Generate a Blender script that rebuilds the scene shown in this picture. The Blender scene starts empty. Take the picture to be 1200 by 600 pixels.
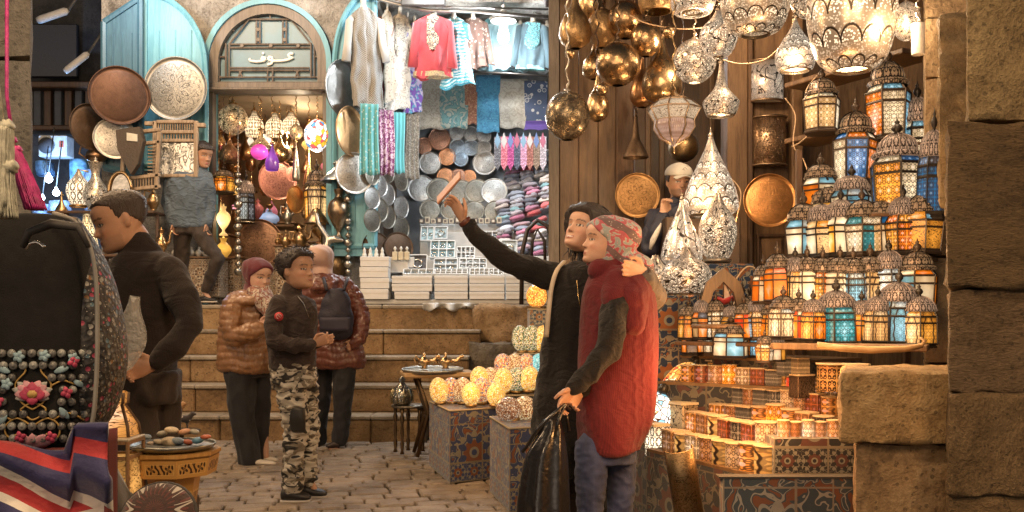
import bpy, math, random
from mathutils import Vector, Matrix, noise as mnoise
PI = math.pi; R = math.radians
random.seed(7)
F, HZ, CH = 1100.0, 370.0, 1.12          # lens length and horizon in pixels of the 1200 px photo, camera height
C = bpy.context.scene.collection
SC = bpy.context.scene
def P(x, y, Y): return Vector(((x-600)/F*Y, Y, CH+(HZ-y)/F*Y))
def PX(x, Y): return (x-600)/F*Y
def PZ(y, Y): return CH+(HZ-y)/F*Y
def S(px, Y): return px/F*Y
def lerp(a, b, t): return a+(b-a)*t

# ------------------------------------------------------------------ node graph helper
class V:
    def __init__(s, g, k): s.g = g; s.k = k
    def _b(a, op, b=None, c=None): return a.g.m(op, a, b, c)
    def __add__(a, b): return a._b('ADD', b)
    __radd__ = __add__
    def __sub__(a, b): return a._b('SUBTRACT', b)
    def __rsub__(a, b): return a.g.m('SUBTRACT', b, a)
    def __mul__(a, b): return a._b('MULTIPLY', b)
    __rmul__ = __mul__
    def __truediv__(a, b): return a._b('DIVIDE', b)
    def __rtruediv__(a, b): return a.g.m('DIVIDE', b, a)
    def __neg__(a): return a._b('MULTIPLY', -1.0)
    def fract(a): return a._b('FRACT')
    def floor(a): return a._b('FLOOR')
    def abs(a): return a._b('ABSOLUTE')
    def cos(a): return a._b('COSINE')
    def sin(a): return a._b('SINE')
    def sqrt(a): return a._b('SQRT')
    def mod(a, b): return a._b('FLOORED_MODULO', b)
    def min(a, b): return a._b('MINIMUM', b)
    def max(a, b): return a._b('MAXIMUM', b)
    def gt(a, b): return a._b('GREATER_THAN', b)
    def lt(a, b): return a._b('LESS_THAN', b)
    def pow(a, b): return a._b('POWER', b)
    def ss(a, lo, hi):
        n = a.g.node('ShaderNodeMapRange', {0: a, 1: lo, 2: hi}, interpolation_type='SMOOTHSTEP', clamp=True); return V(a.g, n.outputs[0])
class G:
    def __init__(s, name):
        s.mat = bpy.data.materials.new(name); s.mat.use_nodes = True
        s.t = s.mat.node_tree; s.t.nodes.clear()
        s.out = s.node('ShaderNodeOutputMaterial')
    def node(s, ty, ins={}, **kw):
        n = s.t.nodes.new(ty)
        for k, v in kw.items(): setattr(n, k, v)
        for k, v in ins.items():
            if v is None: continue
            so = n.inputs[k]
            if isinstance(v, V): s.t.links.new(v.k, so)
            elif isinstance(v, bpy.types.NodeSocket): s.t.links.new(v, so)
            else:
                if so.type == 'RGBA' and len(v) == 3: v = (*v, 1)
                so.default_value = v
        return n
    def m(s, op, a, b=None, c=None):
        return V(s, s.node('ShaderNodeMath', {0: a, 1: b, 2: c}, operation=op).outputs[0])
    def coord(s, which='UV'):
        tc = s.node('ShaderNodeTexCoord'); return tc.outputs[which]
    def sep(s, vec):
        n = s.node('ShaderNodeSeparateXYZ', {0: vec}); return [V(s, o) for o in n.outputs]
    def comb(s, x, y, z=0.0): return s.node('ShaderNodeCombineXYZ', {0: x, 1: y, 2: z}).outputs[0]
    def scale(s, vec, sx, sy=None, sz=None, loc=(0, 0, 0)):
        if sy is None: sy = sz = sx
        return s.node('ShaderNodeMapping', {0: vec, 1: loc, 3: (sx, sy, sz)}).outputs[0]
    def noise(s, vec=None, sc=5, det=3, rough=.55, dist=0, out=0):
        return V(s, s.node('ShaderNodeTexNoise', {'Vector': vec, 'Scale': sc, 'Detail': det, 'Roughness': rough, 'Distortion': dist}).outputs[out])
    def voro(s, vec=None, sc=5, feature='F1', out='Distance', rnd=1.0):
        return V(s, s.node('ShaderNodeTexVoronoi', {'Vector': vec, 'Scale': sc, 'Randomness': rnd}, feature=feature).outputs[out])
    def mix(s, f, a, b, blend='MIX'):
        n = s.t.nodes.new('ShaderNodeMix'); n.data_type = 'RGBA'; n.blend_type = blend
        for i, v in ((0, f), (6, a), (7, b)):
            if isinstance(v, V): s.t.links.new(v.k, n.inputs[i])
            elif isinstance(v, bpy.types.NodeSocket): s.t.links.new(v, n.inputs[i])
            else: n.inputs[i].default_value = v if i == 0 else (*v[:3], 1)
        return V(s, n.outputs[2])
    def ramp(s, f, stops, mode='LINEAR'):
        n = s.node('ShaderNodeValToRGB', {0: f}); cr = n.color_ramp; cr.interpolation = mode
        while len(cr.elements) < len(stops): cr.elements.new(.5)
        for e, (p, c) in zip(cr.elements, stops): e.position = p; e.color = (*c, 1)
        return V(s, n.outputs[0])
    def rand(s): return V(s, s.node('ShaderNodeObjectInfo').outputs['Random'])
    def bump(s, h, strength=.5, dist=.01):
        return s.node('ShaderNodeBump', {'Height': h, 'Strength': strength, 'Distance': dist}).outputs[0]
    def pbr(s, col, rough=.6, metal=0.0, normal=None, emit=None, est=0.0, coat=0.0, trans=0.0, sheen=0.0, spec=.5):
        return s.node('ShaderNodeBsdfPrincipled', {'Base Color': col, 'Roughness': rough, 'Metallic': metal, 'Normal': normal,
            'Emission Color': emit, 'Emission Strength': est, 'Coat Weight': coat, 'Transmission Weight': trans, 'Sheen Weight': sheen,
            'Specular IOR Level': spec}).outputs[0]
    def done(s, sh, sample=False):
        s.t.links.new(sh, s.out.inputs[0])
        if not sample: s.mat.cycles.emission_sampling = 'NONE'
        return s.mat
_M = {}
def memo(f):
    def w(*a, **k):
        key = (f.__name__, a, tuple(sorted(k.items())))
        if key not in _M: _M[key] = f(*a, **k)
        return _M[key]
    return w

# ------------------------------------------------------------------ mesh builder
class MB:
    def __init__(s): s.v = []; s.f = []; s.uv = []; s.mi = []; s.sm = []
    def add(s, vs, fs, uvs=None, mi=0, smooth=False, M=None):
        o = len(s.v)
        s.v += [tuple(M @ Vector(v)) for v in vs] if M is not None else [tuple(v) for v in vs]
        for i, f in enumerate(fs):
            s.f.append(tuple(o+k for k in f))
            s.uv.append(uvs[i] if uvs else [(0, 0)]*len(f)); s.mi.append(mi); s.sm.append(smooth)
        return s
    def box(s, c, d, M=None, mi=0, bev=0.0, rot=0.0, uvs=1.0):
        x, y, z = [k/2 for k in d]; T = Matrix.Translation(Vector(c)) @ Matrix.Rotation(rot, 4, 'Z')
        if M is not None: T = M @ T
        if bev <= 0:
            vs = [(-x, -y, -z), (x, -y, -z), (x, y, -z), (-x, y, -z), (-x, -y, z), (x, -y, z), (x, y, z), (-x, y, z)]
            fs = [(0, 1, 5, 4), (1, 2, 6, 5), (2, 3, 7, 6), (3, 0, 4, 7), (4, 5, 6, 7), (3, 2, 1, 0)]
        else:
            b = min(bev, x*.49, y*.49, z*.49); vs = []
            for sz in (-1, 1):
                for sx, sy in ((-1, -1), (1, -1), (1, 1), (-1, 1)):
                    vs += [(sx*(x-b), sy*(y-b), sz*z), (sx*x, sy*(y-b), sz*(z-b)), (sx*(x-b), sy*y, sz*(z-b))]
            fs = [(12, 15, 18, 21), (9, 6, 3, 0), (2, 5, 17, 14), (4, 7, 19, 16), (8, 11, 23, 20), (10, 1, 13, 22),
                  (0, 3, 5, 2), (3, 6, 7, 4), (6, 9, 11, 8), (9, 0, 1, 10), (14, 17, 15, 12), (16, 19, 18, 15), (20, 23, 21, 18), (22, 13, 12, 21),
                  (1, 2, 14, 13), (5, 4, 16, 17), (7, 8, 20, 19), (11, 10, 22, 23),
                  (0, 2, 1), (3, 4, 5), (6, 8, 7), (9, 10, 11), (12, 13, 14), (15, 17, 16), (18, 19, 20), (21, 23, 22)]
        uv = []
        for f in fs:
            pts = [Vector(vs[i]) for i in f]; n = (pts[1]-pts[0]).cross(pts[2]-pts[0]); a = max(range(3), key=lambda k: abs(n[k]))
            if a == 2: uv.append([((p.x+x)*uvs, (p.y+y)*uvs) for p in pts])
            elif a == 1: uv.append([((p.x+x)*uvs, (p.z+z)*uvs) for p in pts])
            else: uv.append([((p.y+y)*uvs, (p.z+z)*uvs) for p in pts])
        return s.add(vs, fs, uv, mi, False, T)
    def grid(s, fn, nu, nv, closeu=False, mi=0, smooth=True, capu=False, us=1.0, vs_=1.0):
        """fn(u,v)->point ; u,v in 0..1"""
        o = []; W = nu if closeu else nu+1
        for j in range(nv+1):
            for i in range(W): o.append(fn(i/nu, j/nv))
        fs = []; uv = []
        for j in range(nv):
            for i in range(nu):
                a, b = j*W+i, j*W+(i+1) % W if closeu else j*W+i+1
                fs.append((a, b, b+W, a+W))
                uv.append([(i/nu*us, j/nv*vs_), ((i+1)/nu*us, j/nv*vs_), ((i+1)/nu*us, (j+1)/nv*vs_), (i/nu*us, (j+1)/nv*vs_)])
        if capu:
            fs.append(tuple(range(W))[::-1]); uv.append([(0, 0)]*W)
            fs.append(tuple(range(nv*W, nv*W+W))); uv.append([(0, 0)]*W)
        return s.add(o, fs, uv, mi, smooth)
    def lathe(s, prof, n=24, c=(0, 0, 0), M=None, mi=0, smooth=True, us=1.0, vs_=1.0, cap=True, a0=0.0):
        """prof [(r,z)..]"""
        L = [0]
        for (r0, z0), (r1, z1) in zip(prof, prof[1:]): L.append(L[-1]+math.hypot(r1-r0, z1-z0))
        T = L[-1] or 1; c = Vector(c); vs = []; fs = []; uv = []
        for r, z in prof:
            for i in range(n):
                a = a0+2*PI*i/n; vs.append(Vector((r*math.cos(a), r*math.sin(a), z))+c)
        for j in range(len(prof)-1):
            for i in range(n):
                k = (i+1) % n
                if prof[j][0] < 1e-6: 
                    fs.append((j*n, (j+1)*n+k, (j+1)*n+i)); uv.append([((i+.5)/n*us, L[j]/T*vs_), ((i+1)/n*us, L[j+1]/T*vs_), (i/n*us, L[j+1]/T*vs_)])
                elif prof[j+1][0] < 1e-6:
                    fs.append((j*n+i, j*n+k, (j+1)*n)); uv.append([(i/n*us, L[j]/T*vs_), ((i+1)/n*us, L[j]/T*vs_), ((i+.5)/n*us, L[j+1]/T*vs_)])
                else:
                    fs.append((j*n+i, j*n+k, (j+1)*n+k, (j+1)*n+i))
                    uv.append([(i/n*us, L[j]/T*vs_), ((i+1)/n*us, L[j]/T*vs_), ((i+1)/n*us, L[j+1]/T*vs_), (i/n*us, L[j+1]/T*vs_)])
        if cap and prof[0][0] > 1e-6: fs.append(tuple(range(n))[::-1]); uv.append([(0, 0)]*n)
        if cap and prof[-1][0] > 1e-6: q = (len(prof)-1)*n; fs.append(tuple(range(q, q+n))); uv.append([(0, 0)]*n)
        return s.add(vs, fs, uv, mi, smooth, M)
    def tube(s, pts, r, n=8, mi=0, M=None, smooth=True):
        pts = [Vector(p) for p in pts]; rs = r if isinstance(r, (list, tuple)) else [r]*len(pts)
        vs = []; fs = []; up = Vector((0, 0, 1)); T0 = None
        for i, p in enumerate(pts):
            t = (pts[min(i+1, len(pts)-1)]-pts[max(i-1, 0)]).normalized()
            if T0 is None: a = t.cross(up if abs(t.z) < .95 else Vector((1, 0, 0))).normalized()
            else: a = (a-t*a.dot(t)).normalized()
            T0 = t; b = t.cross(a)
            for k in range(n):
                q = 2*PI*k/n; vs.append(p+(a*math.cos(q)+b*math.sin(q))*rs[i])
        for j in range(len(pts)-1):
            for k in range(n):
                l = (k+1) % n; fs.append((j*n+k, j*n+l, (j+1)*n+l, (j+1)*n+k))
        fs.append(tuple(range(n))[::-1]); fs.append(tuple(range((len(pts)-1)*n, len(pts)*n)))
        return s.add(vs, fs, None, mi, smooth, M)
    def prism(s, poly, y0, y1, mi=0, M=None, uvs=1.0, flip=False):
        """poly in x,z ; thickness along y"""
        n = len(poly); vs = [(x, y0, z) for x, z in poly]+[(x, y1, z) for x, z in poly]
        fs = [tuple(range(n)), tuple(range(n, 2*n))[::-1]]+[(i, i+n, (i+1) % n+n, (i+1) % n) for i in range(n)]
        uv = [[(x*uvs, z*uvs) for x, z in poly], [(x*uvs, z*uvs) for x, z in poly][::-1]]+[[(0, 0), (0, 1), (1, 1), (1, 0)]]*n
        return s.add(vs, fs, uv, mi, False, M)
    def hprism(s, poly, z0, z1, mi=0, uvs=1.0):
        """poly in x,y counter-clockwise; uv on sides in metres"""
        n = len(poly); vs = [(x, y, z0) for x, y in poly]+[(x, y, z1) for x, y in poly]
        fs = [tuple(range(n))[::-1], tuple(range(n, 2*n))]; uv = [[(x*uvs, y*uvs) for x, y in poly][::-1], [(x*uvs, y*uvs) for x, y in poly]]
        acc = 0
        for i in range(n):
            j = (i+1) % n; L = math.hypot(poly[j][0]-poly[i][0], poly[j][1]-poly[i][1])
            fs.append((i, j, j+n, i+n)); uv.append([(acc*uvs, 0), ((acc+L)*uvs, 0), ((acc+L)*uvs, (z1-z0)*uvs), (acc*uvs, (z1-z0)*uvs)]); acc += L
        return s.add(vs, fs, uv, mi)
    def mesh(s, name):
        me = bpy.data.meshes.new(name); me.from_pydata(s.v, [], s.f)
        ul = me.uv_layers.new(name='UVMap'); flat = [c for f in s.uv for p in f for c in p]
        ul.data.foreach_set('uv', flat)
        me.polygons.foreach_set('use_smooth', s.sm); me.polygons.foreach_set('material_index', s.mi); me.update()
        return me
    def build(s, name, mats, parent=None, loc=None, rz=0.0, sharp=None):
        me = s.mesh(name)
        if not isinstance(mats, (list, tuple)): mats = [mats]
        for m in mats: me.materials.append(m)
        if sharp: me.set_sharp_from_angle(angle=R(sharp))
        return link(me, name, parent, loc, rz)
def link(me, name, parent=None, loc=None, rz=0.0):
    o = bpy.data.objects.new(name, me); C.objects.link(o)
    if parent: o.parent = parent
    if loc is not None: o.location = loc
    if rz: o.rotation_euler.z = rz
    return o
_labels = {}
def tag(o, label=None, cat=None, group=None, kind=None):
    if label: 
        o['label'] = label; _labels[label] = _labels.get(label, 0)+1
    if cat: o['category'] = cat
    if group: o['group'] = group
    if kind: o['kind'] = kind
    return o
def thing(name, label, cat, loc=(0, 0, 0), rz=0.0, group=None):
    o = bpy.data.objects.new(name, None); C.objects.link(o); o.location = loc; o.rotation_euler.z = rz; o.empty_display_size = .05
    return tag(o, label, cat, group)
def inst(me, name, parent, mats=None, loc=None, scale=None, rot=None):
    """another object on shared mesh data, with its own material(s)"""
    o = bpy.data.objects.new(name, me); C.objects.link(o); o.parent = parent
    if loc is not None: o.location = loc
    if scale is not None: o.scale = scale if hasattr(scale, '__len__') else (scale,)*3
    if rot is not None: o.rotation_euler = rot
    if mats is not None:
        if not isinstance(mats, (list, tuple)): mats = [mats]
        while len(me.materials) < len(mats): me.materials.append(None)
        for i, m in enumerate(mats): o.material_slots[i].link = 'OBJECT'; o.material_slots[i].material = m
    return o
ORD = ['first', 'second', 'third', 'fourth', 'fifth', 'sixth', 'seventh', 'eighth', 'ninth', 'tenth', 'eleventh', 'twelfth', 'thirteenth', 'fourteenth', 'fifteenth', 'sixteenth']
def remesh(mb, voxel, smooth=4, name='m', sf=.5):
    me = mb.mesh('tmp') if isinstance(mb, MB) else mb
    o = bpy.data.objects.new('tmp', me); C.objects.link(o)
    m = o.modifiers.new('r', 'REMESH'); m.mode = 'VOXEL'; m.voxel_size = voxel; m.use_smooth_shade = True
    if smooth:
        k = o.modifiers.new('s', 'SMOOTH'); k.iterations = smooth; k.factor = sf
    dg = bpy.context.evaluated_depsgraph_get(); out = bpy.data.meshes.new_from_object(o.evaluated_get(dg), depsgraph=dg)
    bpy.data.objects.remove(o); out.name = name; out.materials.clear()
    return out

# ------------------------------------------------------------------ materials
@memo
def plain(col, rough=.6, metal=0.0, var=.15, sc=8, bump=.0, coat=0.0, bsc=60):
    g = G('plain'); o = g.coord('Object')
    n = g.noise(o, sc, 4, .6)
    d = tuple(c*(1-var) for c in col); l = tuple(min(1, c*(1+var)) for c in col)
    c = g.mix(n.ss(.3, .7), d, l)
    r = n*.25+(rough-.12)
    nm = g.bump(g.noise(o, bsc, 3), bump, .01) if bump else None
    return g.done(g.pbr(c, r, metal, nm, coat=coat))
@memo
def stone(c1, c2, c3, sc=2.0, bump=.7, rough=.8, joint=None, bd=.02, streak=1.0, grain=1.0):
    g = G('stone'); o = g.coord('Object'); v = g.scale(o, 1, 1, streak)
    a = g.noise(v, sc, 8, .65); b = g.noise(v, sc*5, 6, .7, .6); p = g.noise(v, sc*26, 4, .75)
    f = a*.5+b*.3+p*.2*grain
    c = g.ramp(f, [(.39, c1), (.49, c2), (.60, c3)])
    c = g.mix(b.ss(.58, .72)*.45, c, tuple(k*.45 for k in c1))
    c = g.mix(p.ss(.6, .8)*.3, c, tuple(min(1, k*1.5) for k in c3))
    tint = g.rand(); c = g.mix(tint*.55, c, g.mix(.5, c, (c3[0]*.7, c3[1]*.6, c3[2]*.42)))
    ck = (g.noise(g.scale(o, 1, 1, 1, (7, 3, 5)), sc*.5, 5, .6, .3)-.5).abs(); cr_ = (1-ck.ss(.0, .007))*a.gt(.5); c = g.mix(cr_*.3, c, tuple(k*.3 for k in c1))
    pit = g.voro(o, sc*14).lt(.24)*p.gt(.5); c = g.mix(pit*.55, c, tuple(k*.4 for k in c1))
    h = a*1.0+b*.6+p*.35*grain-cr_*.12-pit*.15
    return g.done(g.pbr(c, f*.3+(rough-.15), 0, g.bump(h, bump, bd)))
@memo
def wood(c1, c2, sc=1.0, rough=.5, axis='z', bump=.25):
    g = G('wood'); o = g.coord('Object')
    s = {'z': (6*sc, 6*sc, .45*sc), 'x': (.45*sc, 6*sc, 6*sc), 'y': (6*sc, .45*sc, 6*sc)}[axis]
    v = g.scale(o, *s); a = g.noise(v, 3, 6, .6, 1.2); b = g.noise(g.scale(v, 4), 6, 4, .7)
    w = g.noise(o, 1.5*sc, 5, .6)
    c = g.mix((a*.6+b*.4).ss(.35, .65), c1, c2); c = g.mix(w.ss(.5, .75)*.5, c, tuple(k*.35 for k in c1))
    return g.done(g.pbr(c, a*.3+(rough-.15), 0, g.bump(a*.6+b*.4, bump, .006)))
@memo
def metal(col, rough=.25, engr=0.0, tarn=.35, esc=40, dist=2.0):
    """brass/silver with tarnish and engraving"""
    g = G('metal'); o = g.coord('Object')
    n = g.noise(o, 9, 5, .7); t = n.ss(.42, .7)*tarn
    c = g.mix(t, col, tuple(k*.25 for k in col)); nm = None
    if engr:
        e = g.noise(o, esc, 2, .5, dist); k = (e-.5).abs().ss(.0, .06)
        c = g.mix((1-k)*.75, c, tuple(q*.12 for q in col)); nm = g.bump(k, engr, .004)
    else: nm = g.bump(g.noise(o, 14, 2), .12, .02)
    return g.done(g.pbr(c, n*.3+rough-.1, 1.0, nm))
def polar(g, u, v, cx=0.0, cy=0.0):
    x = u-cx; y = v-cy; return (x*x+y*y).sqrt(), g.m('ARCTAN2', y, x)
@memo
def tray_mat(col, dark, n=12, rough=.3, line=1.0):
    """engraved round tray: generated coordinates, rosettes and rings"""
    g = G('tray'); o = g.coord('Object'); x, y, z = g.sep(o)
    r, th = polar(g, x, y)   # trays are modelled with radius 1
    pet = (r*14+(th*n).cos()*1.2).sin().abs().ss(.12, .35)
    fil = (g.noise(o, 13, 2, .5, 1.5)-.5).abs().ss(.0, .045)
    star = ((r-.33).abs()-(th*8).cos()*.12).abs().ss(.01, .03)
    k = pet*.5+fil*.5
    k = g.m('MINIMUM', k, star)
    zone = r.lt(.83); k = 1-(1-k)*zone*line
    nn = g.noise(o, 3, 6, .7)
    c = g.mix(nn.ss(.4, .7)*.5, col, tuple(q*.45 for q in col)); c = g.mix(k, dark, c)
    return g.done(g.pbr(c, rough+.1, .85, g.bump(k, .3, .01)))
def tileco(g, u, v, nu, nv):
    return (u*nu).fract()-.5, (v*nv).fract()-.5
def lacemask(g, u, v, nu, nv):
    """fine geometric fretwork: 1 = hole that shows light, 0 = metal"""
    a, b = tileco(g, u, v, nu, nv); r, th = polar(g, a, b)
    ring = (r-.36+(th*6).cos()*.05).abs().ss(.03, .07); dot = r.lt(.16)
    a2, b2 = tileco(g, u*2+.5, v*2+.5, nu, nv); r2 = (a2*a2+b2*b2).sqrt()
    ring2 = (r2-.3).abs().ss(.05, .12)
    return (ring*ring2).max(dot), dot
@memo
def pane(col, pat='lace', e=1.6, nu=3.0, nv=5.0, fg=(.03, .02, .015)):
    """lit coloured glass behind metal fretwork"""
    g = G('lit_pane'); uv = g.coord('UV'); u, v, _ = g.sep(uv); o = g.coord('Object')
    rnd = g.rand(); rel = (v-.45).abs()
    hot = (1-((u-.5).abs()*1.3+rel*1.2).ss(.0, 1.0))*.9+.35     # the flame behind the glass
    n = g.noise(g.scale(uv, 1, 1, 1), 2.5, 3, .6, 0)
    hot = hot*(n*.9+.5)*(rnd*.8+.5)
    white = tuple(lerp(c, 1, .42) for c in col)
    gl = g.mix(hot.ss(.75, 1.5)*.7, col, white)
    if pat == 'lace': m, d = lacemask(g, u, v, nu, nv); gl = g.mix(d*.6, gl, tuple(lerp(c, 1, .6) for c in col)); f = m*.85+.15
    elif pat == 'scroll':
        q = (g.noise(g.scale(uv, 1, 1.8, 1), 4.5, 1, .4, 1.6)-.5).abs(); f = q.ss(.015, .05)
    elif pat == 'arch':
        a = (u-.5).abs(); w = (a+(v-.75).max(0.0)*.8-.3+(v*18).sin()*.02).abs().ss(.02, .05)
        m, d = lacemask(g, u, v, nu, nv); f = w*(m.max(.45))
    elif pat == 'mosaic':
        ce = g.voro(uv, 9, 'DISTANCE_TO_EDGE'); f = ce.ss(.03, .09)
    else: f = g.m('ADD', n*.3, .75)
    em = g.node('ShaderNodeEmission', {0: gl, 1: hot*e*f})
    return g.done(g.node('ShaderNodeAddShader', {0: em.outputs[0], 1: g.pbr(g.mix(f, fg, tuple(c*.35 for c in col)), .3)}).outputs[0])
@memo
def pierced(met=(.75, .68, .6), glow=(1, .86, .68), pat='scroll', e=2.2, nu=8.0, nv=5.0, rough=.3, dens=.5):
    """pierced metal lamp shade with light coming through"""
    g = G('pierced_shade'); uv = g.coord('UV'); u, v, _ = g.sep(uv); o = g.coord('Object')
    if pat == 'scales':
        row = (v*nv).floor(); off = row.mod(2.0)*.5
        best = None
        a = (u*nu+off).fract()-.5; b = (v*nv).fract()
        d0 = (a*a+b*b*.8).sqrt()
        line = (d0-.5).abs().ss(.02, .06)
        in0 = d0.lt(.5); per = g.voro(g.scale(uv, 60, 40, 1), 1.6, out='Distance').lt(.38)
        hole = per*line*(in0*.6+.4); dark = 1-line
    elif pat == 'scroll':
        q = (g.noise(g.scale(uv, nu*1.5, nv*1.5, 1), .8, 1, .4, 2.4)-.5).abs(); dark = 1-q.ss(.02, .045)
        per = g.voro(g.scale(uv, 90, 60, 1), 1.0).lt(.28); hole = per*(1-dark)
    elif pat == 'lace':
        m, d = lacemask(g, u, v, nu, nv); hole = m; dark = 1-m
    elif pat == 'callig':
        q = g.noise(g.scale(uv, nu*1.5, nv*1.2, 1), .75, 1, .3, 1.2); w = (q.ss(.48, .5)-q.ss(.54, .56)); bands = ((v-.5).abs()).lt(.36); w = w.max(1-((v-.5).abs()-.37).abs().ss(.008, .016))
        dark = w*bands; per = g.voro(g.scale(uv, 80, 50, 1), 1.0).lt(.26); hole = per*(1-dark)
    else:
        per = g.voro(g.scale(uv, 40, 30, 1), 1.0).lt(.3); hole = per; dark = hole*0.0
    ba = 1-((v-.4).abs()).ss(.0, .75)
    nz = g.noise(o, 6, 3, .6)
    base = g.mix(dark, met, tuple(k*.13 for k in met))
    est = (hole*e*1.1+(1-dark)*.16*e*dens)*(ba*.85+.12)*(nz*.9+.45)
    sh = g.pbr(base, rough, .8, g.bump(1-dark, .3, .003), glow, est)
    return g.done(sh)
@memo
def mosaic(cols, e=1.3, sc=26.0, lineb=.09):
    """mosaic glass: small pieces in grout, lit from within"""
    g = G('mosaic_glass'); uv = g.coord('Object')
    n = g.node('ShaderNodeTexVoronoi', {'Vector': uv, 'Scale': sc}); cr, _, _ = g.sep(n.outputs['Color'])
    ed = g.voro(uv, sc, 'DISTANCE_TO_EDGE'); f = ed.ss(lineb*.4, lineb)
    st = [(i/len(cols), c) for i, c in enumerate(cols)]
    c = g.ramp(cr, st, 'CONSTANT'); _, _, z = g.sep(uv)
    hot = g.noise(uv, 5, 2)*1.4+.2
    return g.done(g.pbr(g.mix(f, (.1, .06, .03), c), .25, 0, g.bump(f, .4, .004), c, f*e*hot, coat=.5))
@memo
def khay(c0=(.02, .03, .09), c1=(.45, .13, .03), c2=(.5, .4, .27), sc=3.0, mute=1.0):
    """printed tent cloth: nested star rosettes, bands and corner pieces (uv in metres)"""
    g = G('tent_cloth'); uv = g.coord('UV'); u, v, _ = g.sep(uv)
    c0, c1, c2 = [tuple(k*mute for k in c) for c in (c0, c1, c2)]
    def ros(su, sv, n, col, ox=0.0, oy=0.0, k=1.0):
        a = (u*su+ox).fract()-.5; b = (v*sv+oy).fract()-.5; r, th = polar(g, a, b)
        star = r-.30*k-(th*n).cos().abs()*.07*k
        ou = star.lt(.0); inn = (r-.2*k-(th*n).cos()*.03).lt(0.0); core = r.lt(.1*k)
        line = star.abs().lt(.02)
        pet = ((th*n).cos()).gt(.35)*ou*(1-inn)*(r-.26*k).abs().gt(.012)
        col = g.mix(ou, col, c0); col = g.mix(pet, col, c2); col = g.mix(inn, col, c1); col = g.mix(core, col, c2)
        col = g.mix((r-.055*k).lt(0.0), col, c0); return g.mix(line, col, c2)
    n1 = g.noise(g.scale(uv, 1, 1, 1), sc*5.5, 1, .4, 1.2); vine = (n1-.5).abs().lt(.025)
    fl = n1.gt(.58)
    base = g.mix(fl, c0, c1); base = g.mix(vine, base, tuple(k*1.1 for k in c2))
    big = ros(sc, sc, 8, base)
    bb = (v*sc).fract(); bw = (u*sc).fract()
    small = ros(sc*3.0, sc*3.0, 8, g.mix((g.noise(uv, sc*22, 1, .5, 1)-.5).abs().lt(.03), c0, c2), k=1.25)
    band = (bb.lt(.333)*(v*sc*.5).fract().lt(.5)).max(bw.gt(.667)*(u*sc*.5).fract().gt(.5))
    c = g.mix(band, big, small)
    edge = ((bb*3).fract().min(1-(bb*3).fract()).lt(.05)*(bb.gt(.28)*bb.lt(.4)).max(bb.lt(.03))).max((bw-.667).abs().lt(.012)).max(bw.lt(.015))
    c = g.mix(edge, c, (c2[0]*.9, c2[1]*.8, c2[2]*.7))
    w = g.noise(uv, 6, 5, .7); c = g.mix(w.ss(.4, .75)*.35, c, (.06, .05, .05))
    return g.done(g.pbr(c, .85, 0, g.bump(g.noise(uv, 9, 4), .25, .01), sheen=.2))
@memo
def cloth(c1, c2=None, c3=None, pat='plain', sc=1.0, rough=.85, sheen=.3):
    g = G('cloth'); o = g.coord('Object'); uv = g.coord('UV'); u, v, _ = g.sep(uv)
    c2 = c2 or tuple(k*.6 for k in c1); c3 = c3 or c2
    if pat == 'plain': c = g.mix(g.noise(o, 12*sc, 4), c1, c2)
    elif pat == 'paisley':
        n = g.noise(o, 14*sc, 1, .4, 2.0); c = g.mix(n.gt(.52), c1, c2); c = g.mix((n-.5).abs().lt(.03), c, c3)
    elif pat == 'dots':
        d = g.voro(o, 22*sc); c = g.mix(d.lt(.28), c1, c2); c = g.mix(d.lt(.12), c, c3)
    elif pat == 'rings':
        d = g.voro(o, 12*sc); c = g.mix((d-.3).abs().lt(.06), c1, c2); c = g.mix(d.lt(.12), c, c3)
    elif pat == 'stripe':
        w = (u*24*sc).fract(); c = g.mix(w.lt(.4), c1, c2); c = g.mix((w-.7).abs().lt(.08), c, c3)
    elif pat == 'bands':
        w = (v*14*sc).fract(); n = g.noise(o, 40*sc, 1, .5, 1); c = g.mix(w.lt(.5), c1, c2); c = g.mix(n.gt(.55), c, c3)
    elif pat == 'check':
        w = ((u*40*sc).fract().lt(.5)-(v*60*sc).fract().lt(.5)).abs(); c = g.mix(w, c1, c2); c = g.mix(((u*3).fract()-.5).abs().lt(.04), c, c3)
    elif pat == 'emb':
        n = (g.noise(o, 22*sc, 1, .4, 1.5)-.5).abs().lt(.045); c = g.mix(n, c1, c2); c = g.mix(g.voro(o, 30*sc).lt(.14), c, c3)
    nm = g.bump(g.noise(o, 7, 4)*1.0+g.noise(o, 160, 2)*.12, .35, .02)
    return g.done(g.pbr(c, rough, 0, nm, sheen=sheen))
@memo
def glow(col, e, samp=False):
    g = G('lit_bulb'); return g.done(g.node('ShaderNodeEmission', {0: col, 1: e}).outputs[0], samp)
BRASS = (.62, .40, .16); SILV = (.62, .60, .56); COPP = (.55, .24, .10); OLDM = (.16, .11, .075); DARKM = (.07, .05, .04)
import bmesh
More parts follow.
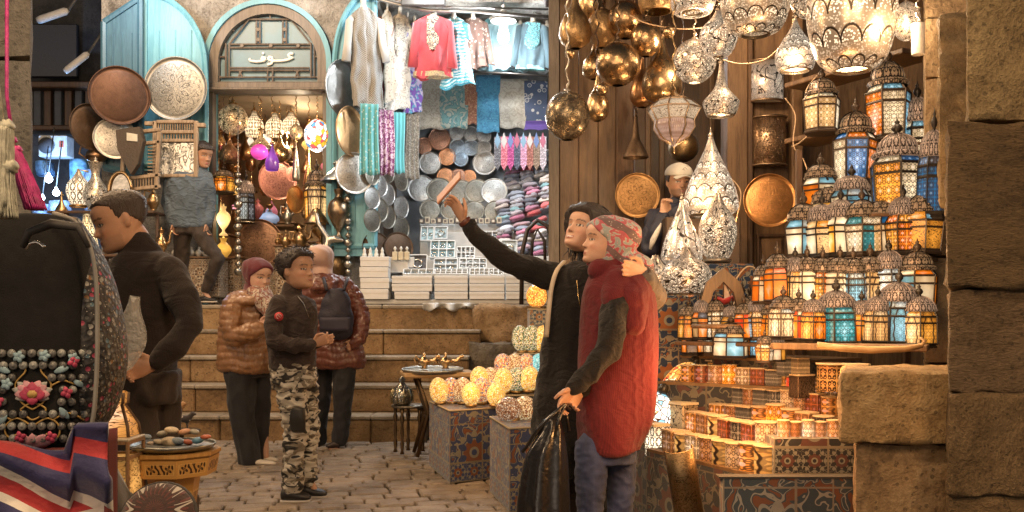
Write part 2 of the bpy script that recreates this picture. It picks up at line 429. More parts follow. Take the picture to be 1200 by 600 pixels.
# ------------------------------------------------------------------ setting
SAND = stone((.10, .06, .028), (.27, .165, .078), (.44, .30, .16), 2.2, 1.0)
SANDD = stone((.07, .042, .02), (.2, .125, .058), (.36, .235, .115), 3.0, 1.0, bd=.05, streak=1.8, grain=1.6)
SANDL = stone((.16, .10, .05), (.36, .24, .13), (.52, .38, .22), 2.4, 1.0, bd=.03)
GREYST = stone((.05, .048, .045), (.13, .125, .115), (.22, .21, .19), 2.5, .8)
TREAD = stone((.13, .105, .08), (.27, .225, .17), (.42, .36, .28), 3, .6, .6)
PAVE = stone((.06, .048, .038), (.2, .16, .125), (.38, .31, .24), 4, .8, .38, grain=1.3)
WHITER = stone((.12, .11, .1), (.38, .36, .33), (.6, .58, .55), 4.0, 1.0, .8, bd=.05)
DWOOD = wood((.055, .028, .014), (.13, .07, .036), 1.0)
MWOOD = wood((.10, .052, .024), (.22, .125, .06), 1.0)
GREYWOOD = wood((.085, .07, .058), (.2, .165, .135), 1.0)
BLUE = wood((.10, .29, .38), (.17, .42, .52), .8, .5, bump=.15)
DBLUE = wood((.035, .09, .14), (.06, .15, .21), .8, .5, bump=.15)
WOODX = wood((.16, .09, .04), (.34, .21, .1), 1.2, .5, 'x')

def rock(name, lo, hi, mat, parent=None, sub=14, amp=.02, fr=4.0, seed=0, ray=0.0, off=(0, 0, 0)):
    """block with worn, uneven faces; ray: its left face recedes along the given x/y slope"""
    lo = Vector(lo); hi = Vector(hi); d = hi-lo; mb = MB()
    nx, ny, nz = [max(2, min(sub, int(k/max(d)*sub)+2)) for k in d]
    idx = {}; vs = []; fs = []; uv = []
    def vid(i, j, k):
        if (i, j, k) in idx: return idx[i, j, k]
        p = Vector((lo.x+d.x*i/nx, lo.y+d.y*j/ny, lo.z+d.z*k/nz)); n = Vector(((i == nx)-(i == 0), (j == ny)-(j == 0), (k == nz)-(k == 0)))
        if ray: p.x += ray*(p.y-lo.y)
        e = sum(abs(c) for c in n); q = p*fr+Vector((seed*7.3, seed*3.1, seed))
        a = mnoise.fractal(q, 1.0, 2.0, 4)*amp
        p = p+n.normalized()*(a-(.0 if e < 2 else amp*.45*(e-1)*(.3+abs(a)/amp*2))) if n.length else p
        idx[i, j, k] = len(vs); vs.append(p-Vector(off)); return len(vs)-1
    def face(a, b, c_, e): fs.append((vid(*a), vid(*b), vid(*c_), vid(*e)))
    for i in range(nx):
        for k in range(nz):
            face((i, 0, k), (i+1, 0, k), (i+1, 0, k+1), (i, 0, k+1)); face((i, ny, k), (i, ny, k+1), (i+1, ny, k+1), (i+1, ny, k))
        for j in range(ny):
            face((i, j, 0), (i, j+1, 0), (i+1, j+1, 0), (i+1, j, 0)); face((i, j, nz), (i+1, j, nz), (i+1, j+1, nz), (i, j+1, nz))
    for j in range(ny):
        for k in range(nz):
            face((0, j, k), (0, j, k+1), (0, j+1, k+1), (0, j+1, k)); face((nx, j, k), (nx, j+1, k), (nx, j+1, k+1), (nx, j, k+1))
    mb.add(vs, fs, None, 0, True)
    return mb.build(name, mat, parent, sharp=50)

# ground and paving
mb = MB(); mb.box((0, 20, -.05), (120, 100, .1)); tag(mb.build('ground', stone((.03, .027, .025), (.06, .055, .05), (.1, .09, .08), 3)), kind='structure')
mb = MB(); rr = random.Random(3); ca, sa = math.cos(R(12)), math.sin(R(12))
for j in range(-30, 80):
    off = rr.uniform(0, .2); i = -6.0
    while i < 6:
        wd = rr.uniform(.15, .27); cx = i+wd/2+off; cy = j*.125+rr.uniform(-.006, .006); X = cx*ca-cy*sa-1.2; Y = cx*sa+cy*ca+2.5; i += wd+.012
        if not (-4.6 < X < 2.6 and 3.3 < Y < 8.12): continue
        hh = .035+rr.uniform(-.007, .008)
        M = Matrix.Translation((X, Y, hh/2)) @ Matrix.Rotation(R(12)+rr.uniform(-.03, .03), 4, 'Z') @ Matrix.Rotation(rr.uniform(-.03, .03), 4, 'X') @ Matrix.Rotation(rr.uniform(-.025, .025), 4, 'Y')
        mb.box((0, 0, 0), (wd, .117, hh), M, bev=.012)
tag(mb.build('pavement', PAVE), kind='structure')

# steps and terrace
YS = [8.2, 8.52, 8.84, 9.16, 9.48]; HS = .246
st = thing('stone_steps', 'worn sandstone steps with pale treads climbing to the shops', 'steps', (-2.3, 8.2, 0))
rr = random.Random(5)
for k, y in enumerate(YS[:4]):
    mb = MB(); x = -2.6
    xe = [1.55, 1.75, 1.9, 2.0][k]
    while x < xe:
        wd = min(rr.uniform(.8, 1.35), xe-x); 
        if xe-x-wd < .3: wd = xe-x
        mb.box((x+wd/2-.004, (y+9.5)/2-8.2+rr.uniform(-.006, .006), (k+.5)*HS-.018), (wd-.008, 9.5-y, HS-.036), bev=.012, mi=0)
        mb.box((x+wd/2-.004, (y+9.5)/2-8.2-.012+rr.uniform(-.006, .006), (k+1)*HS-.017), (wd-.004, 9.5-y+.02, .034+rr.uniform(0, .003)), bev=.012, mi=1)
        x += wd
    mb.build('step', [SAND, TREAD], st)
mb = MB(); mb.box((-2.6, 13.5, HS*2.5-.02), (8, 8.04, HS*5-.04), bev=0); x = -6.4
while x < 1.1:
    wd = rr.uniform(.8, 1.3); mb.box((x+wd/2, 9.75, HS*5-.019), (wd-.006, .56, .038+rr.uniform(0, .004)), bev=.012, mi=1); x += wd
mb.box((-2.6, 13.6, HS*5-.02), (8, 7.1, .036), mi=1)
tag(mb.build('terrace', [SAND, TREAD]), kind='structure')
rb = thing('rubble_buttress', 'rough boulders piled against the end of the steps', 'rubble wall', P(600, 520, 8.9)*1)
rb.location = (0, 9.0, 0)
BST = stone((.05, .042, .032), (.16, .13, .095), (.3, .25, .18), 2.5, 1.0, bd=.04)
for i, (x0, y0, x1, y1, Y) in enumerate([(548, 400, 612, 450, 9.1), (556, 358, 640, 402, 9.35), (600, 395, 660, 470, 9.15), (520, 445, 610, 530, 8.95), (600, 460, 670, 530, 9.05)]):
    rock('boulder', (PX(x0, Y), Y, PZ(y1, Y)), (PX(x1, Y), Y+.5, PZ(y0, Y)), BST if i != 1 else SAND, rb, 16, .045, 3.0, i, off=(0, 9.0, 0))

# left stone pillar
pl = thing('stone_pillar', 'grey dressed stone pillar behind the hanging tassels', 'pillar', (PX(0, 2.6), 2.6, 0))
k = PX(43, 2.6)/2.6
for i, (z0, z1) in enumerate([(0, .62), (.62, 1.25), (1.25, PZ(69, 2.6)-.004), (PZ(68, 2.6)+.004, 2.6)]):
    rock('stone_block', (-2.4, 2.6, z0), (PX(36, 2.6), 2.95, z1), GREYST, pl, 18, .008, 6, i, ray=k*1.0, off=pl.location)
# right foreground wall
rw = thing('stone_wall', 'massive dark sandstone block wall at the shop corner', 'wall', (1.4, 3.0, 0))
for i, (x0, x1, y0, y1, dy) in enumerate([(1112, 1330, 583, 800, .01), (1110, 1330, 462, 582, -.01), (1112, 1330, 338, 461, 0), (1110, 1330, 140, 337, -.03), (1134, 1330, -60, 142, .02)]):
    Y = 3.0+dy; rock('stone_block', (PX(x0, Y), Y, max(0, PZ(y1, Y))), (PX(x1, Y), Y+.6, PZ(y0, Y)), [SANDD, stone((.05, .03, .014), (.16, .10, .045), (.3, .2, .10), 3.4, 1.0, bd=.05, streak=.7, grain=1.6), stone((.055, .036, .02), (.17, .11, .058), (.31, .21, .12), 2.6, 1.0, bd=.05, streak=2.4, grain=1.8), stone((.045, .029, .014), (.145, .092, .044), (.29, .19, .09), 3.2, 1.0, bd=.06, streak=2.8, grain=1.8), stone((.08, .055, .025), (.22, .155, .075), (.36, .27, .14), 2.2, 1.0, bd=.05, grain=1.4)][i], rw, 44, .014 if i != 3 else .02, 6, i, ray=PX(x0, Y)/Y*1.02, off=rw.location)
lb = thing('stone_ledge', 'low sandstone ledge beside the candle lamp shelves', 'ledge', (1.2, 3.2, 0))
GOLDST = stone((.15, .085, .035), (.38, .235, .10), (.6, .42, .21), 2.6, 1.0, bd=.04)
rock('ledge_slab', (PX(985, 3.2), 3.2, PZ(520, 3.2)), (PX(1113, 3.2)+.3, 3.75, PZ(438, 3.2)), GOLDST, lb, 44, .016, 7, 3, ray=.36, off=lb.location)
rock('ledge_base', (PX(1003, 3.25), 3.25, 0), (PX(1120, 3.25)+.3, 3.75, PZ(521, 3.25)), SAND, lb, 40, .012, 6, 4, ray=.36, off=lb.location)
pw = thing('stone_pilaster', 'pale lit sandstone pilaster behind the tall lanterns', 'pilaster', (2.05, 4.7, 0))
z = 0
for i, yb in enumerate([425, 300, 90, 20, -100]):
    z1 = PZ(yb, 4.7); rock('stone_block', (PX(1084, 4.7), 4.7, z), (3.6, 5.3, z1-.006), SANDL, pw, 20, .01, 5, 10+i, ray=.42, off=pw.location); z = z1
rock('rough_patch', (PX(1101, 4.3), 4.3, PZ(240, 4.3)), (PX(1160, 4.3), 4.5, PZ(14, 4.3)), stone((.14, .09, .045), (.36, .25, .13), (.56, .42, .25), 9, 1.0, bd=.06), pw, 30, .02, 12, 20, ray=.46, off=pw.location)

# ---------------- middle shop
def arc(cx, cy, r, a0, a1, n, ry=None): return [(cx+r*math.cos(R(a0+(a1-a0)*i/n)), cy+(ry or r)*math.sin(R(a0+(a1-a0)*i/n))) for i in range(n+1)]
YM = 10.0; AX = PX(314.5, YM); AZ = PZ(75, YM); s1 = S(1, YM)
facade = thing('facade_wall', 'rough whitewashed stone wall round the blue arched doorway', 'wall', (AX, YM, 1.23))
def prism_at(name, poly, y0, y1, mats, parent, L, **k):
    mb = MB(); mb.prism([(x-L[0], z-L[2]) for x, z in poly], y0-L[1], y1-L[1], **k); return mb.build(name, mats, parent)
L = facade.location
XL, XR = PX(118, YM), PX(444, YM); ZT = 6.2
r0 = 76*s1
poly = [(XL, 1.24), (AX-r0, 1.24)]+arc(AX, AZ, r0, 180, 0, 24)+[(AX+r0, 1.24), (XR, 1.24), (XR, ZT), (XL, ZT)]
prism_at('wall_face', poly, YM+.02, YM+.35, WHITER, facade, L)
ds = thing('arched_doorway', 'blue arched doorway with dark wooden lattice fanlight and white lettering', 'doorway', (AX, YM, 1.23)); L = ds.location
ring = lambda ra, rb_, z0: [(AX-ra, z0)]+arc(AX, AZ, ra, 180, 0, 28)+[(AX+ra, z0), (AX+rb_, z0)]+arc(AX, AZ, rb_, 0, 180, 28)+[(AX-rb_, z0)]
prism_at('arch_surround', ring(75*s1, 69*s1, 1.24), YM-.06, YM+.3, BLUE, ds, L)
prism_at('arch_frame', ring(69*s1-.002, 58*s1, PZ(97, YM)), YM-.03, YM+.12, GREYWOOD, ds, L)
for sg in (-1, 1):
    mb = MB(); mb.box((sg*(66.5*s1), .03, (PZ(108, YM)-1.23)/2), (5*s1, .12, PZ(108, YM)-1.24), bev=.006); mb.build('door_post', GREYWOOD, ds)
mb = MB(); mb.box((0, .03, PZ(102, YM)-1.23), (139*s1, .16, 10*s1), bev=.01); mb.box((0, -.02, PZ(107, YM)-1.23), (141*s1, .22, 3*s1), bev=.006); mb.build('lintel', GREYWOOD, ds)
PANE = plain((.11, .22, .29), .4, 0, .2, 3)
prism_at('fanlight_panel', [(AX-57.5*s1, PZ(98, YM))]+arc(AX, AZ, 57.5*s1, 180, 0, 20)+[(AX+57.5*s1, PZ(98, YM))], YM+.05, YM+.08, PANE, ds, L)
mb = MB()
def bar(x0, y0, x1, y1, w=3.0, dy=0.0):
    a = P(x0, y0, YM)-L; b = P(x1, y1, YM)-L; a.y = b.y = .02+dy; mb.tube([a, b], w*s1*.46, 6, smooth=False)
for y in (96, 90): bar(250, y, 380, y, 2.5)
for y in (82, 79): bar(268, y, 362, y, 2.6)
for y in (55, 51): bar(268, y, 364, y, 2.6, .01)
bar(290, 22, 340, 22, 2.6)
for x in (264, 268): bar(x, 50, x, 90, 2.6)
for x in (364, 368): bar(x, 50, x, 90, 2.6)
for x in (300, 304, 331, 335): bar(x, 24, x, 50, 2.6)
for x in (256, 376, 313, 319): bar(x, 80 if x in (313, 319) else 60, x, 97, 2.2)
for x0, y0, x1, y1 in ((268, 51, 280, 36), (280, 36, 291, 22), (364, 51, 352, 36), (352, 36, 340, 22), (250, 66, 264, 66), (368, 66, 382, 66), (274, 36, 266, 27), (356, 36, 364, 27), (316, 22, 316, 12), (283, 81, 279, 89), (346, 81, 350, 89), (279, 81, 283, 89), (350, 81, 346, 89)): bar(x0, y0, x1, y1, 2.4)
for x, y in ((302, 34), (333, 34), (302, 46), (333, 46), (317, 53), (283, 53), (349, 53)):
    c = P(x, y, YM)-L; c.y = .02; mb.lathe([(0, -.012), (.02, -.012), (.02, .012), (0, .012)], 8, (0, 0, 0), Matrix.Translation(c) @ Matrix.Rotation(R(90), 4, 'X'), smooth=False)
mb.build('lattice_bars', GREYWOOD, ds)
mb = MB(); WH = plain((.85, .85, .82), .5, 0, .05)
def pen(pts, w=.016):
    q = []; pp = [P(x, y, YM)-L for x, y in pts]
    for i in range(len(pp)-1):
        for t in (0, .5): q.append(pp[i].lerp(pp[i+1], t))
    q.append(pp[-1]); 
    for v in q: v.y = .035
    mb.tube(q, w, 6)
# ayn (initial), long kashida, waw, fa with its dot: written right to left
pen([(343, 62.5), (340, 61.5), (337, 63.5), (338.5, 66), (342.5, 66.5), (337, 69), (330, 70.3), (322, 70.6), (318.5, 70)])
pen([(318.5, 70), (318, 66.5), (314.5, 65.8), (313.3, 68.3), (316, 70), (319, 69.8), (317.5, 73.5), (312.5, 75.2)])
pen([(309.5, 70.5), (309.8, 66.8), (306.8, 66), (305.6, 68.2), (308, 69.8), (309.5, 70.3), (300, 71.4), (292.5, 70.5), (291, 67.8)])
mb.box(P(307.5, 61.5, YM)-L+Vector((0, .035, 0)), (.022, .02, .022))
mb.build('lettering', WH, ds)
# door leaves
def leaf(name, label, pts, Y, yaw, pivot, mat, deco=None, planks=True):
    o = thing(name, label, 'door leaf', P(pivot[0], pivot[1], Y), R(yaw)); px0 = P(pivot[0], pivot[1], Y); k = 1/math.cos(R(yaw))
    poly = [((x-pivot[0])*S(1, Y)*k, (pivot[1]-y)*S(1, Y)) for x, y in pts]
    m = MB(); m.prism(poly, 0, .05); m.build('panel', mat, o)
    m = MB(); n = len(poly); c = Vector((sum(p[0] for p in poly)/n, 0, sum(p[1] for p in poly)/n))
    for i in range(n):
        a = Vector((poly[i][0], -.01, poly[i][1])); b = Vector((poly[(i+1) % n][0], -.01, poly[(i+1) % n][1]))
        m.tube([a.lerp(c, .05), b.lerp(c, .05)], .03, 6, smooth=False)
    m.build('leaf_frame', mat, o)
    if planks:
        m = MB(); x0 = min(p[0] for p in poly); x1 = max(p[0] for p in poly)
        for i in range(1, 4):
            x = lerp(x0, x1, i/4); zs = [p[1] for p in poly]; m.box((x, -.004, (min(zs)+max(zs))/2-.12), (.012, .016, (max(zs)-min(zs))*.7), bev=.003)
        m.build('plank_battens', mat, o)
    return o
leaf('door_leaf', 'sky blue arched door leaf behind the big pale engraved tray', [(168, 200), (243, 200), (243, 96)]+[(168+74*math.sin(R(a)), 80-90*math.cos(R(a))) for a in range(80, -1, -10)], 9.75, 0, (168, 200), BLUE)
leaf('door_leaf', 'dark blue folded shutter leaf behind the big brown tray', [(121, 200), (166, 210), (166, -8), (121, 22)], 9.6, 0, (166, 200), DBLUE)
leaf('door_leaf', 'sky blue arched door leaf beside the hanging striped robe', [(441, 300), (391, 300), (391, 80)]+[(441-50*math.sin(R(a)), 80-95*math.cos(R(a))) for a in range(80, -1, -10)], 9.8, 0, (441, 300), BLUE)

def room(name, label, x0, x1, y0, y1, z0, z1, mats, t=.08, sides='lrbc', cat='room'):
    o = thing(name, label, cat, ((x0+x1)/2, y0, z0)); w_, d, h = x1-x0, y1-y0, z1-z0
    if 'b' in sides: m = MB(); m.box((0, d+t/2, h/2), (w_+2*t, t, h+.1), uvs=1); m.build('rear_wall', mats[0], o)
    if 'l' in sides: m = MB(); m.box((-w_/2-t/2, d/2, h/2), (t, d-.004, h+.1)); m.build('side_wall', mats[1], o)
    if 'r' in sides: m = MB(); m.box((w_/2+t/2, d/2, h/2), (t, d-.004, h+.1)); m.build('side_wall', mats[1], o)
    if 'c' in sides: m = MB(); m.box((0, d/2, h+t/2), (w_-.004, d-.004, t)); m.build('ceiling', mats[2], o)
    return o
PLAST = plain((.5, .34, .2), .8, 0, .25, 3, .3)
CREAM = plain((.55, .42, .28), .7, 0, .2, 2, .2)
room('brass_shop_interior', 'small warm lit shop interior crammed with brass ware', -3.6, -1.58, 10.36, 12.4, 1.235, PZ(108, 10.2), (PLAST, MWOOD, CREAM))
GWALL = plain((.28, .30, .32), .85, 0, .3, 3, .4)
room('textile_shop_interior', 'brightly lit open textile and jewellery shop', -1.5, 1.3, 10.05, 12.2, 1.235, 4.75, (GWALL, GWALL, WHITER), sides='lrb')
# rock ledge over the textile shop, dark sign edge and pipe
o = rock('upper_stonework', (PX(440, 10), 10.0, PZ(12, 10)+.08), (1.6, 12.2, 6.2), WHITER, None, 26, .06, 2.5, 31); tag(o, 'rough pale stonework above the hanging dresses', 'stonework')
mb = MB(); mb.tube([P(x, y, 9.7) for x, y in ((385, -12), (430, -4), (470, 6), (500, 12), (560, 14), (642, 20))], .018, 8); mb.tube([P(x, y, 9.75) for x, y in ((440, -6), (470, 1), (520, 8), (642, 11))], .012, 8)
tag(mb.build('hanging_rail', metal((.4, .38, .36), .4)), 'curved grey metal rail carrying the hung dresses', 'rail')
mb = MB(); mb.box(P(496, 0, 9.6), (S(52, 9.6), .06, S(14, 9.6)), bev=.01); tag(mb.build('shutter_box', plain((.04, .035, .03), .5)), 'dark shutter box over the red embroidered tunic', 'shutter box')

# ---------------- wooden lamp shop front
YW = 7.2
ws = thing('wooden_shopfront', 'tall brown timber shopfront behind the hanging lamps', 'shopfront', (1.2, YW, 0)); L = ws.location
def wb(name, x0, x1, y0, y1, Y, dep, mat, bev=.01, ray=False, z0=None):
    m = MB(); a, b = PX(x0, Y), PX(x1, Y); zz0 = PZ(y1, Y) if z0 is None else z0; zz1 = PZ(y0, Y)
    if ray: m.hprism([(a-L.x, Y-L.y), (b-L.x, Y-L.y), (b-L.x, Y+dep-L.y), (a*(Y+dep)/Y+.01-L.x, Y+dep-L.y)], zz0, zz1)
    else: m.box(((a+b)/2-L.x, Y+dep/2-L.y, (zz0+zz1)/2), (b-a, dep, zz1-zz0), bev=bev)
    return m.build(name, mat, ws)
wb('corner_post', 643, 655, -60, 0, 7.15, .3, GREYWOOD, ray=True, z0=0)
PLK = wood((.085, .05, .027), (.22, .14, .08), .7, .45)
for x0, x1 in ((655.5, 678), (678.5, 701), (701.5, 722)): wb('plank', x0, x1, -60, 0, 7.2, .06, PLK, .006, z0=0)
wb('door_post', 722.5, 743, -60, 0, 7.12, .2, DWOOD, z0=0)
wb('door_panel', 743.5, 858, -60, 0, 8.0, .05, DWOOD, z0=0)
for x in (757, 773, 832): wb('door_rail', x, x+6, -60, 0, 7.96, .04, MWOOD, .008, z0=0)
wb('door_post', 853, 877, -60, 0, 7.0, .25, MWOOD, z0=0)
wb('door_post', 877.5, 883, -60, 0, 6.96, .2, DWOOD, z0=0)
wb('carved_panel', 883.5, 928, -60, 0, 7.02, .1, MWOOD, z0=0)
wb('raised_panel', 893, 917, 280, 335, 6.98, .04, MWOOD, .02)
for y0, y1, x0, x1 in ((274, 278, 889, 921), (337, 341, 889, 921), (274, 341, 887, 890.5), (274, 341, 919.5, 923)): wb('panel_moulding', x0, x1, y0, y1, 6.985, .035, DWOOD, .006)
wb('door_post', 928.5, 942, -60, 0, 6.9, .3, MWOOD, z0=0)
wb('alcove_back', 930, 1180, -60, 0, 7.3, .06, wood((.1, .055, .025), (.25, .15, .075), 1), z0=0)
for y0, x0, x1, ye in ((92, 945, 1090, 60), (155, 945, 1090, 140)):
    m = MB(); a = P(x0, y0, 6.6)-L; b = P(x1, ye, 5.7)-L; d = (b-a); c = (a+b)/2
    m.box((c.x, c.y+.15, c.z), (d.length, .3, .035), bev=.006, rot=math.atan2(d.y, d.x)); m.build('shelf', MWOOD, ws)
wb('canopy_board', 643, 1240, -90, -40, 6.6, .9, DWOOD)

# ---------------- dark alley on the far left
al = thing('alley_building', 'dark old building down the unlit alley', 'building', (-8, 18, 0)); L = al.location
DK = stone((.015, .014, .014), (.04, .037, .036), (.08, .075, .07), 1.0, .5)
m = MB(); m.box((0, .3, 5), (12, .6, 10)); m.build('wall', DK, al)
for i in range(7):
    m = MB(); c = P(45+i*12, 128, 17.7)-L; m.box(c, (.13, .1, .9), bev=.01); m.build('balcony_slat', DWOOD if i % 2 else plain((.08, .09, .11), .6), al)
m = MB(); m.box(P(80, 102, 17.6)-L, (1.5, .4, .12), bev=.02); m.box(P(80, 152, 17.6)-L, (1.5, .4, .1), bev=.02); m.build('balcony_beam', DWOOD, al)
m = MB(); m.box(P(64, 60, 17.6)-L, (.9, .1, 1.0), bev=.02); m.build('window', plain((.012, .013, .018), .3), al)
ac = thing('air_conditioner', 'white wall mounted air conditioner unit in the dark alley', 'air conditioner', P(66, 185, 16.5)); q = S(1, 16.5)
m = MB(); m.box((0, 0, 12.5*q), (33*q, .3, 25*q), bev=.02); m.build('casing', plain((.6, .6, .58), .5), ac)
m = MB(); m.lathe([(0, 0), (9*q, 0), (9.5*q, .01), (9.5*q, .03)], 20, M=Matrix.Translation((-6*q, -.155, 12.5*q)) @ Matrix.Rotation(R(90), 4, 'X')); m.build('fan_grille', plain((.08, .08, .085), .5), ac)
m = MB(); m.box((11*q, -.158, 14*q), (5*q, .01, 7*q)); m.build('sticker', plain((.6, .12, .08), .5), ac)
for i, (x0, y0, x1, y1, w_) in enumerate(((44, 24, 80, 12, 9), (76, 84, 104, 62, 8))):
    o = thing('floodlight', ['grey tubular floodlight pointing down at the top of the alley', 'grey tubular floodlight hanging lower beside the dark shutter'][i], 'floodlight', P((x0+x1)/2, (y0+y1)/2, 12), group='unlit floodlights in the alley')
    a = P(x0, y0, 12)-o.location; b = P(x1, y1, 12)-o.location; q = S(w_/2, 12)
    m = MB(); m.tube([a, a.lerp(b, .12), a.lerp(b, .9), b], [q*.8, q, q, q*.5], 10); m.build('housing', plain((.42, .42, .42), .5), o)
    m = MB(); m.tube([b, b+Vector((.2, .2, .5))], .02, 6); m.build('bracket', plain((.05, .05, .05), .5), o)
for i, (x0, x1, y0, y1, c) in enumerate(((44, 62, 190, 206, (.1, .25, .5)), (84, 104, 188, 232, (.12, .3, .5)), (60, 84, 236, 262, (.3, .4, .55)), (40, 60, 240, 262, (.2, .3, .45)), (100, 118, 200, 250, (.15, .2, .3)))):  # blue lamplight is put into the bundles' own colours
    o = thing('stall_bundle', f'{["small upper", "tall hanging", "wide low", "low pillar side", "dim narrow"][i]} blue lit bundle of goods down the alley', 'bundle', P((x0+x1)/2, y1, 13.2), 0, 'blue lit goods down the alley'); q = S(1, 13.2)
    m = MB(); m.grid(lambda u, v: ((x1-x0)/2*q*math.cos(2*PI*u)*(1+.15*math.sin(6*PI*u+v*4)), .15*math.sin(2*PI*u), (y1-y0)*q*v), 24, 8, True, capu=True); m.build('folds', plain(c, .7, 0, .6, 9, .5), o)
for i, (x, y, r) in enumerate(((57, 210, .05), (66, 226, .045), (50, 232, .03))):
    o = thing('alley_lamp', ['upper glaring blue white lamp bulb down the alley', 'lower glaring blue white lamp bulb down the alley', 'faint small blue white lamp bulb by the pillar'][i], 'lamp', P(x, y, 12.5), group='glaring bulbs down the alley')
    m = MB(); m.lathe([(0, -r), (r*.7, -r*.7), (r, 0), (r*.7, r*.7), (r*.35, r*1.2), (r*.3, r*1.6), (0, r*1.7)], 14); m.build('bulb', glow((.6, .8, 1), 30), o)
    m = MB(); m.tube([(0, 0, r*1.5), (.05, .05, .7)], .008, 5); m.build('cord', plain((.03, .03, .03)), o)
# ------------------------------------------------------------------ lathe shapes (r up to .5, z 0..1)
def ball(z0=0, z1=1, n=14, r=.5, cut0=.08, cut1=.05):
    return [(r*math.sin(PI*t), z0+(z1-z0)*(1-math.cos(PI*t))/2) for t in [cut0+(1-cut0-cut1)*i/n for i in range(n+1)]]
def smoothprof(pts, n=5):
    out = []
    for i in range(len(pts)-1):
        p0 = pts[max(i-1, 0)]; p1 = pts[i]; p2 = pts[i+1]; p3 = pts[min(i+2, len(pts)-1)]
        for k in range(n):
            t = k/n; out.append(tuple(max(0, .5*((2*p1[j])+(-p0[j]+p2[j])*t+(2*p0[j]-5*p1[j]+4*p2[j]-p3[j])*t*t+(-p0[j]+3*p1[j]-3*p2[j]+p3[j])*t*t*t)) for j in (0, 1)))
    out.append(pts[-1]); return out
PROF = {
 'globe': ball(),
 'pear': smoothprof([(.16, 0), (.42, .1), (.5, .28), (.4, .5), (.17, .7), (.08, .88), (.05, 1)]),
 'bell': smoothprof([(.5, 0), (.47, .08), (.3, .3), (.16, .5), (.11, .75), (.06, 1)]),
 'onion': smoothprof([(.17, 0), (.34, .08), (.5, .38), (.44, .62), (.2, .82), (.06, 1)]),
 'cone': smoothprof([(.36, 0), (.48, .06), (.5, .16), (.41, .38), (.24, .62), (.09, .84), (.03, 1)]),
 'drop': smoothprof([(.38, 0), (.46, .06), (.5, .3), (.36, .52), (.18, .72), (.06, .9), (.04, 1)]),
 'flare': smoothprof([(.36, 0), (.4, .02), (.5, .22), (.47, .3), (.2, .52), (.1, .75), (.05, 1)]),
 'scalebowl': smoothprof([(.22, 0), (.38, .1), (.48, .35), (.5, .6), (.44, .63), (.32, .8), (.14, .95), (.06, 1)]),
 'squat': smoothprof([(.34, 0), (.42, .04), (.5, .34), (.42, .6), (.2, .78), (.08, 1)]),
 'urn': smoothprof([(.3, 0), (.28, .04), (.12, .12), (.1, .2), (.3, .34), (.5, .56), (.42, .74), (.16, .86), (.2, .96), (.22, 1)]),
 'teapot': smoothprof([(.3, 0), (.24, .06), (.42, .2), (.5, .42), (.34, .66), (.16, .74), (.2, .8), (.06, .9), (.03, 1)]),
 'jug': smoothprof([(.34, 0), (.3, .04), (.5, .25), (.44, .45), (.2, .66), (.18, .8), (.28, .96), (.3, 1)]),
 'shade': smoothprof([(.5, 0), (.46, .1), (.34, .5), (.2, .8), (.16, 1)]),
 'vase': smoothprof([(.26, 0), (.24, .05), (.5, .35), (.4, .6), (.17, .8), (.25, 1)]),
 'egg': ball(0, 1, 12, .5, .16, .0),
 'drum': [(.5, 0), (.5, 1)],
}
_pm = {}
def lmesh(kind, n=28, us=1.0):
    if (kind, n) not in _pm:
        m = MB(); m.lathe(PROF[kind], n, cap=kind in ('urn', 'teapot', 'jug', 'vase', 'egg')); me = m.mesh(kind); me.materials.append(None); _pm[kind, n] = me
    return _pm[kind, n]
def simple(name, fn):
    if name not in _pm: m = MB(); fn(m); me = m.mesh(name); me.materials.append(None); _pm[name] = me
    return _pm[name]
capm = lambda: simple('cap', lambda m: m.lathe([(.5, 0), (.42, .25), (.2, .35), (.14, .6), (.2, .75), (.06, .9), (.04, 1)], 14))
chainm = lambda: simple('chain', lambda m: [m.tube([(0.012*math.cos(i*PI/2), .012*math.sin(i*PI/2), i/24-.004) for i in range(25)], .006, 5) and None])
bulbm = lambda: simple('bulb', lambda m: m.lathe(ball(cut0=0, cut1=.0), 12))
ringm = lambda: simple('ring', lambda m: m.lathe([(.44, 0), (.5, .2), (.5, .8), (.44, 1)], 28, cap=False))
def hang(name, label, cat, kind, x, y0, y1, wpx, Y, mat, group, cap=.3, chain=True, lit=0.0, cmat=None, ring=False, rod=False):
    """lamp hung from above: y0 top of shade, y1 bottom"""
    q = S(1, Y); h = (y1-y0)*q; o = thing(name, label, cat, P(x, y1, Y), random.uniform(0, 6), group); cm = cmat or metal(OLDM, .4)
    inst(lmesh(kind), 'shade', o, mat, scale=(wpx*q, wpx*q, h))
    inst(capm(), 'cap', o, cm, (0, 0, h-.004), (wpx*q*cap*.6, wpx*q*cap*.6, h*.12+.02))
    if ring: inst(ringm(), 'rim', o, cm, (0, 0, -.004), (wpx*q*ring, wpx*q*ring, .02))
    if lit: inst(bulbm(), 'bulb', o, glow((1, .85, .65), lit), (0, 0, h*.3), (.05, .05, .07))
    if chain:
        L = PZ(-45, Y)-PZ(y0, Y)
        if L > .02: inst(chainm(), 'chain', o, cm, (0, 0, h*1.1), (.5 if rod else 1, .5 if rod else 1, L))
    return o
BR1 = metal((.58, .40, .22), .24, tarn=.6); BR2 = metal((.46, .30, .16), .24, tarn=.7); BR3 = metal((.55, .36, .18), .28, .5, .5, 18)
GG = 'polished brass globe lamps hung in a cluster'
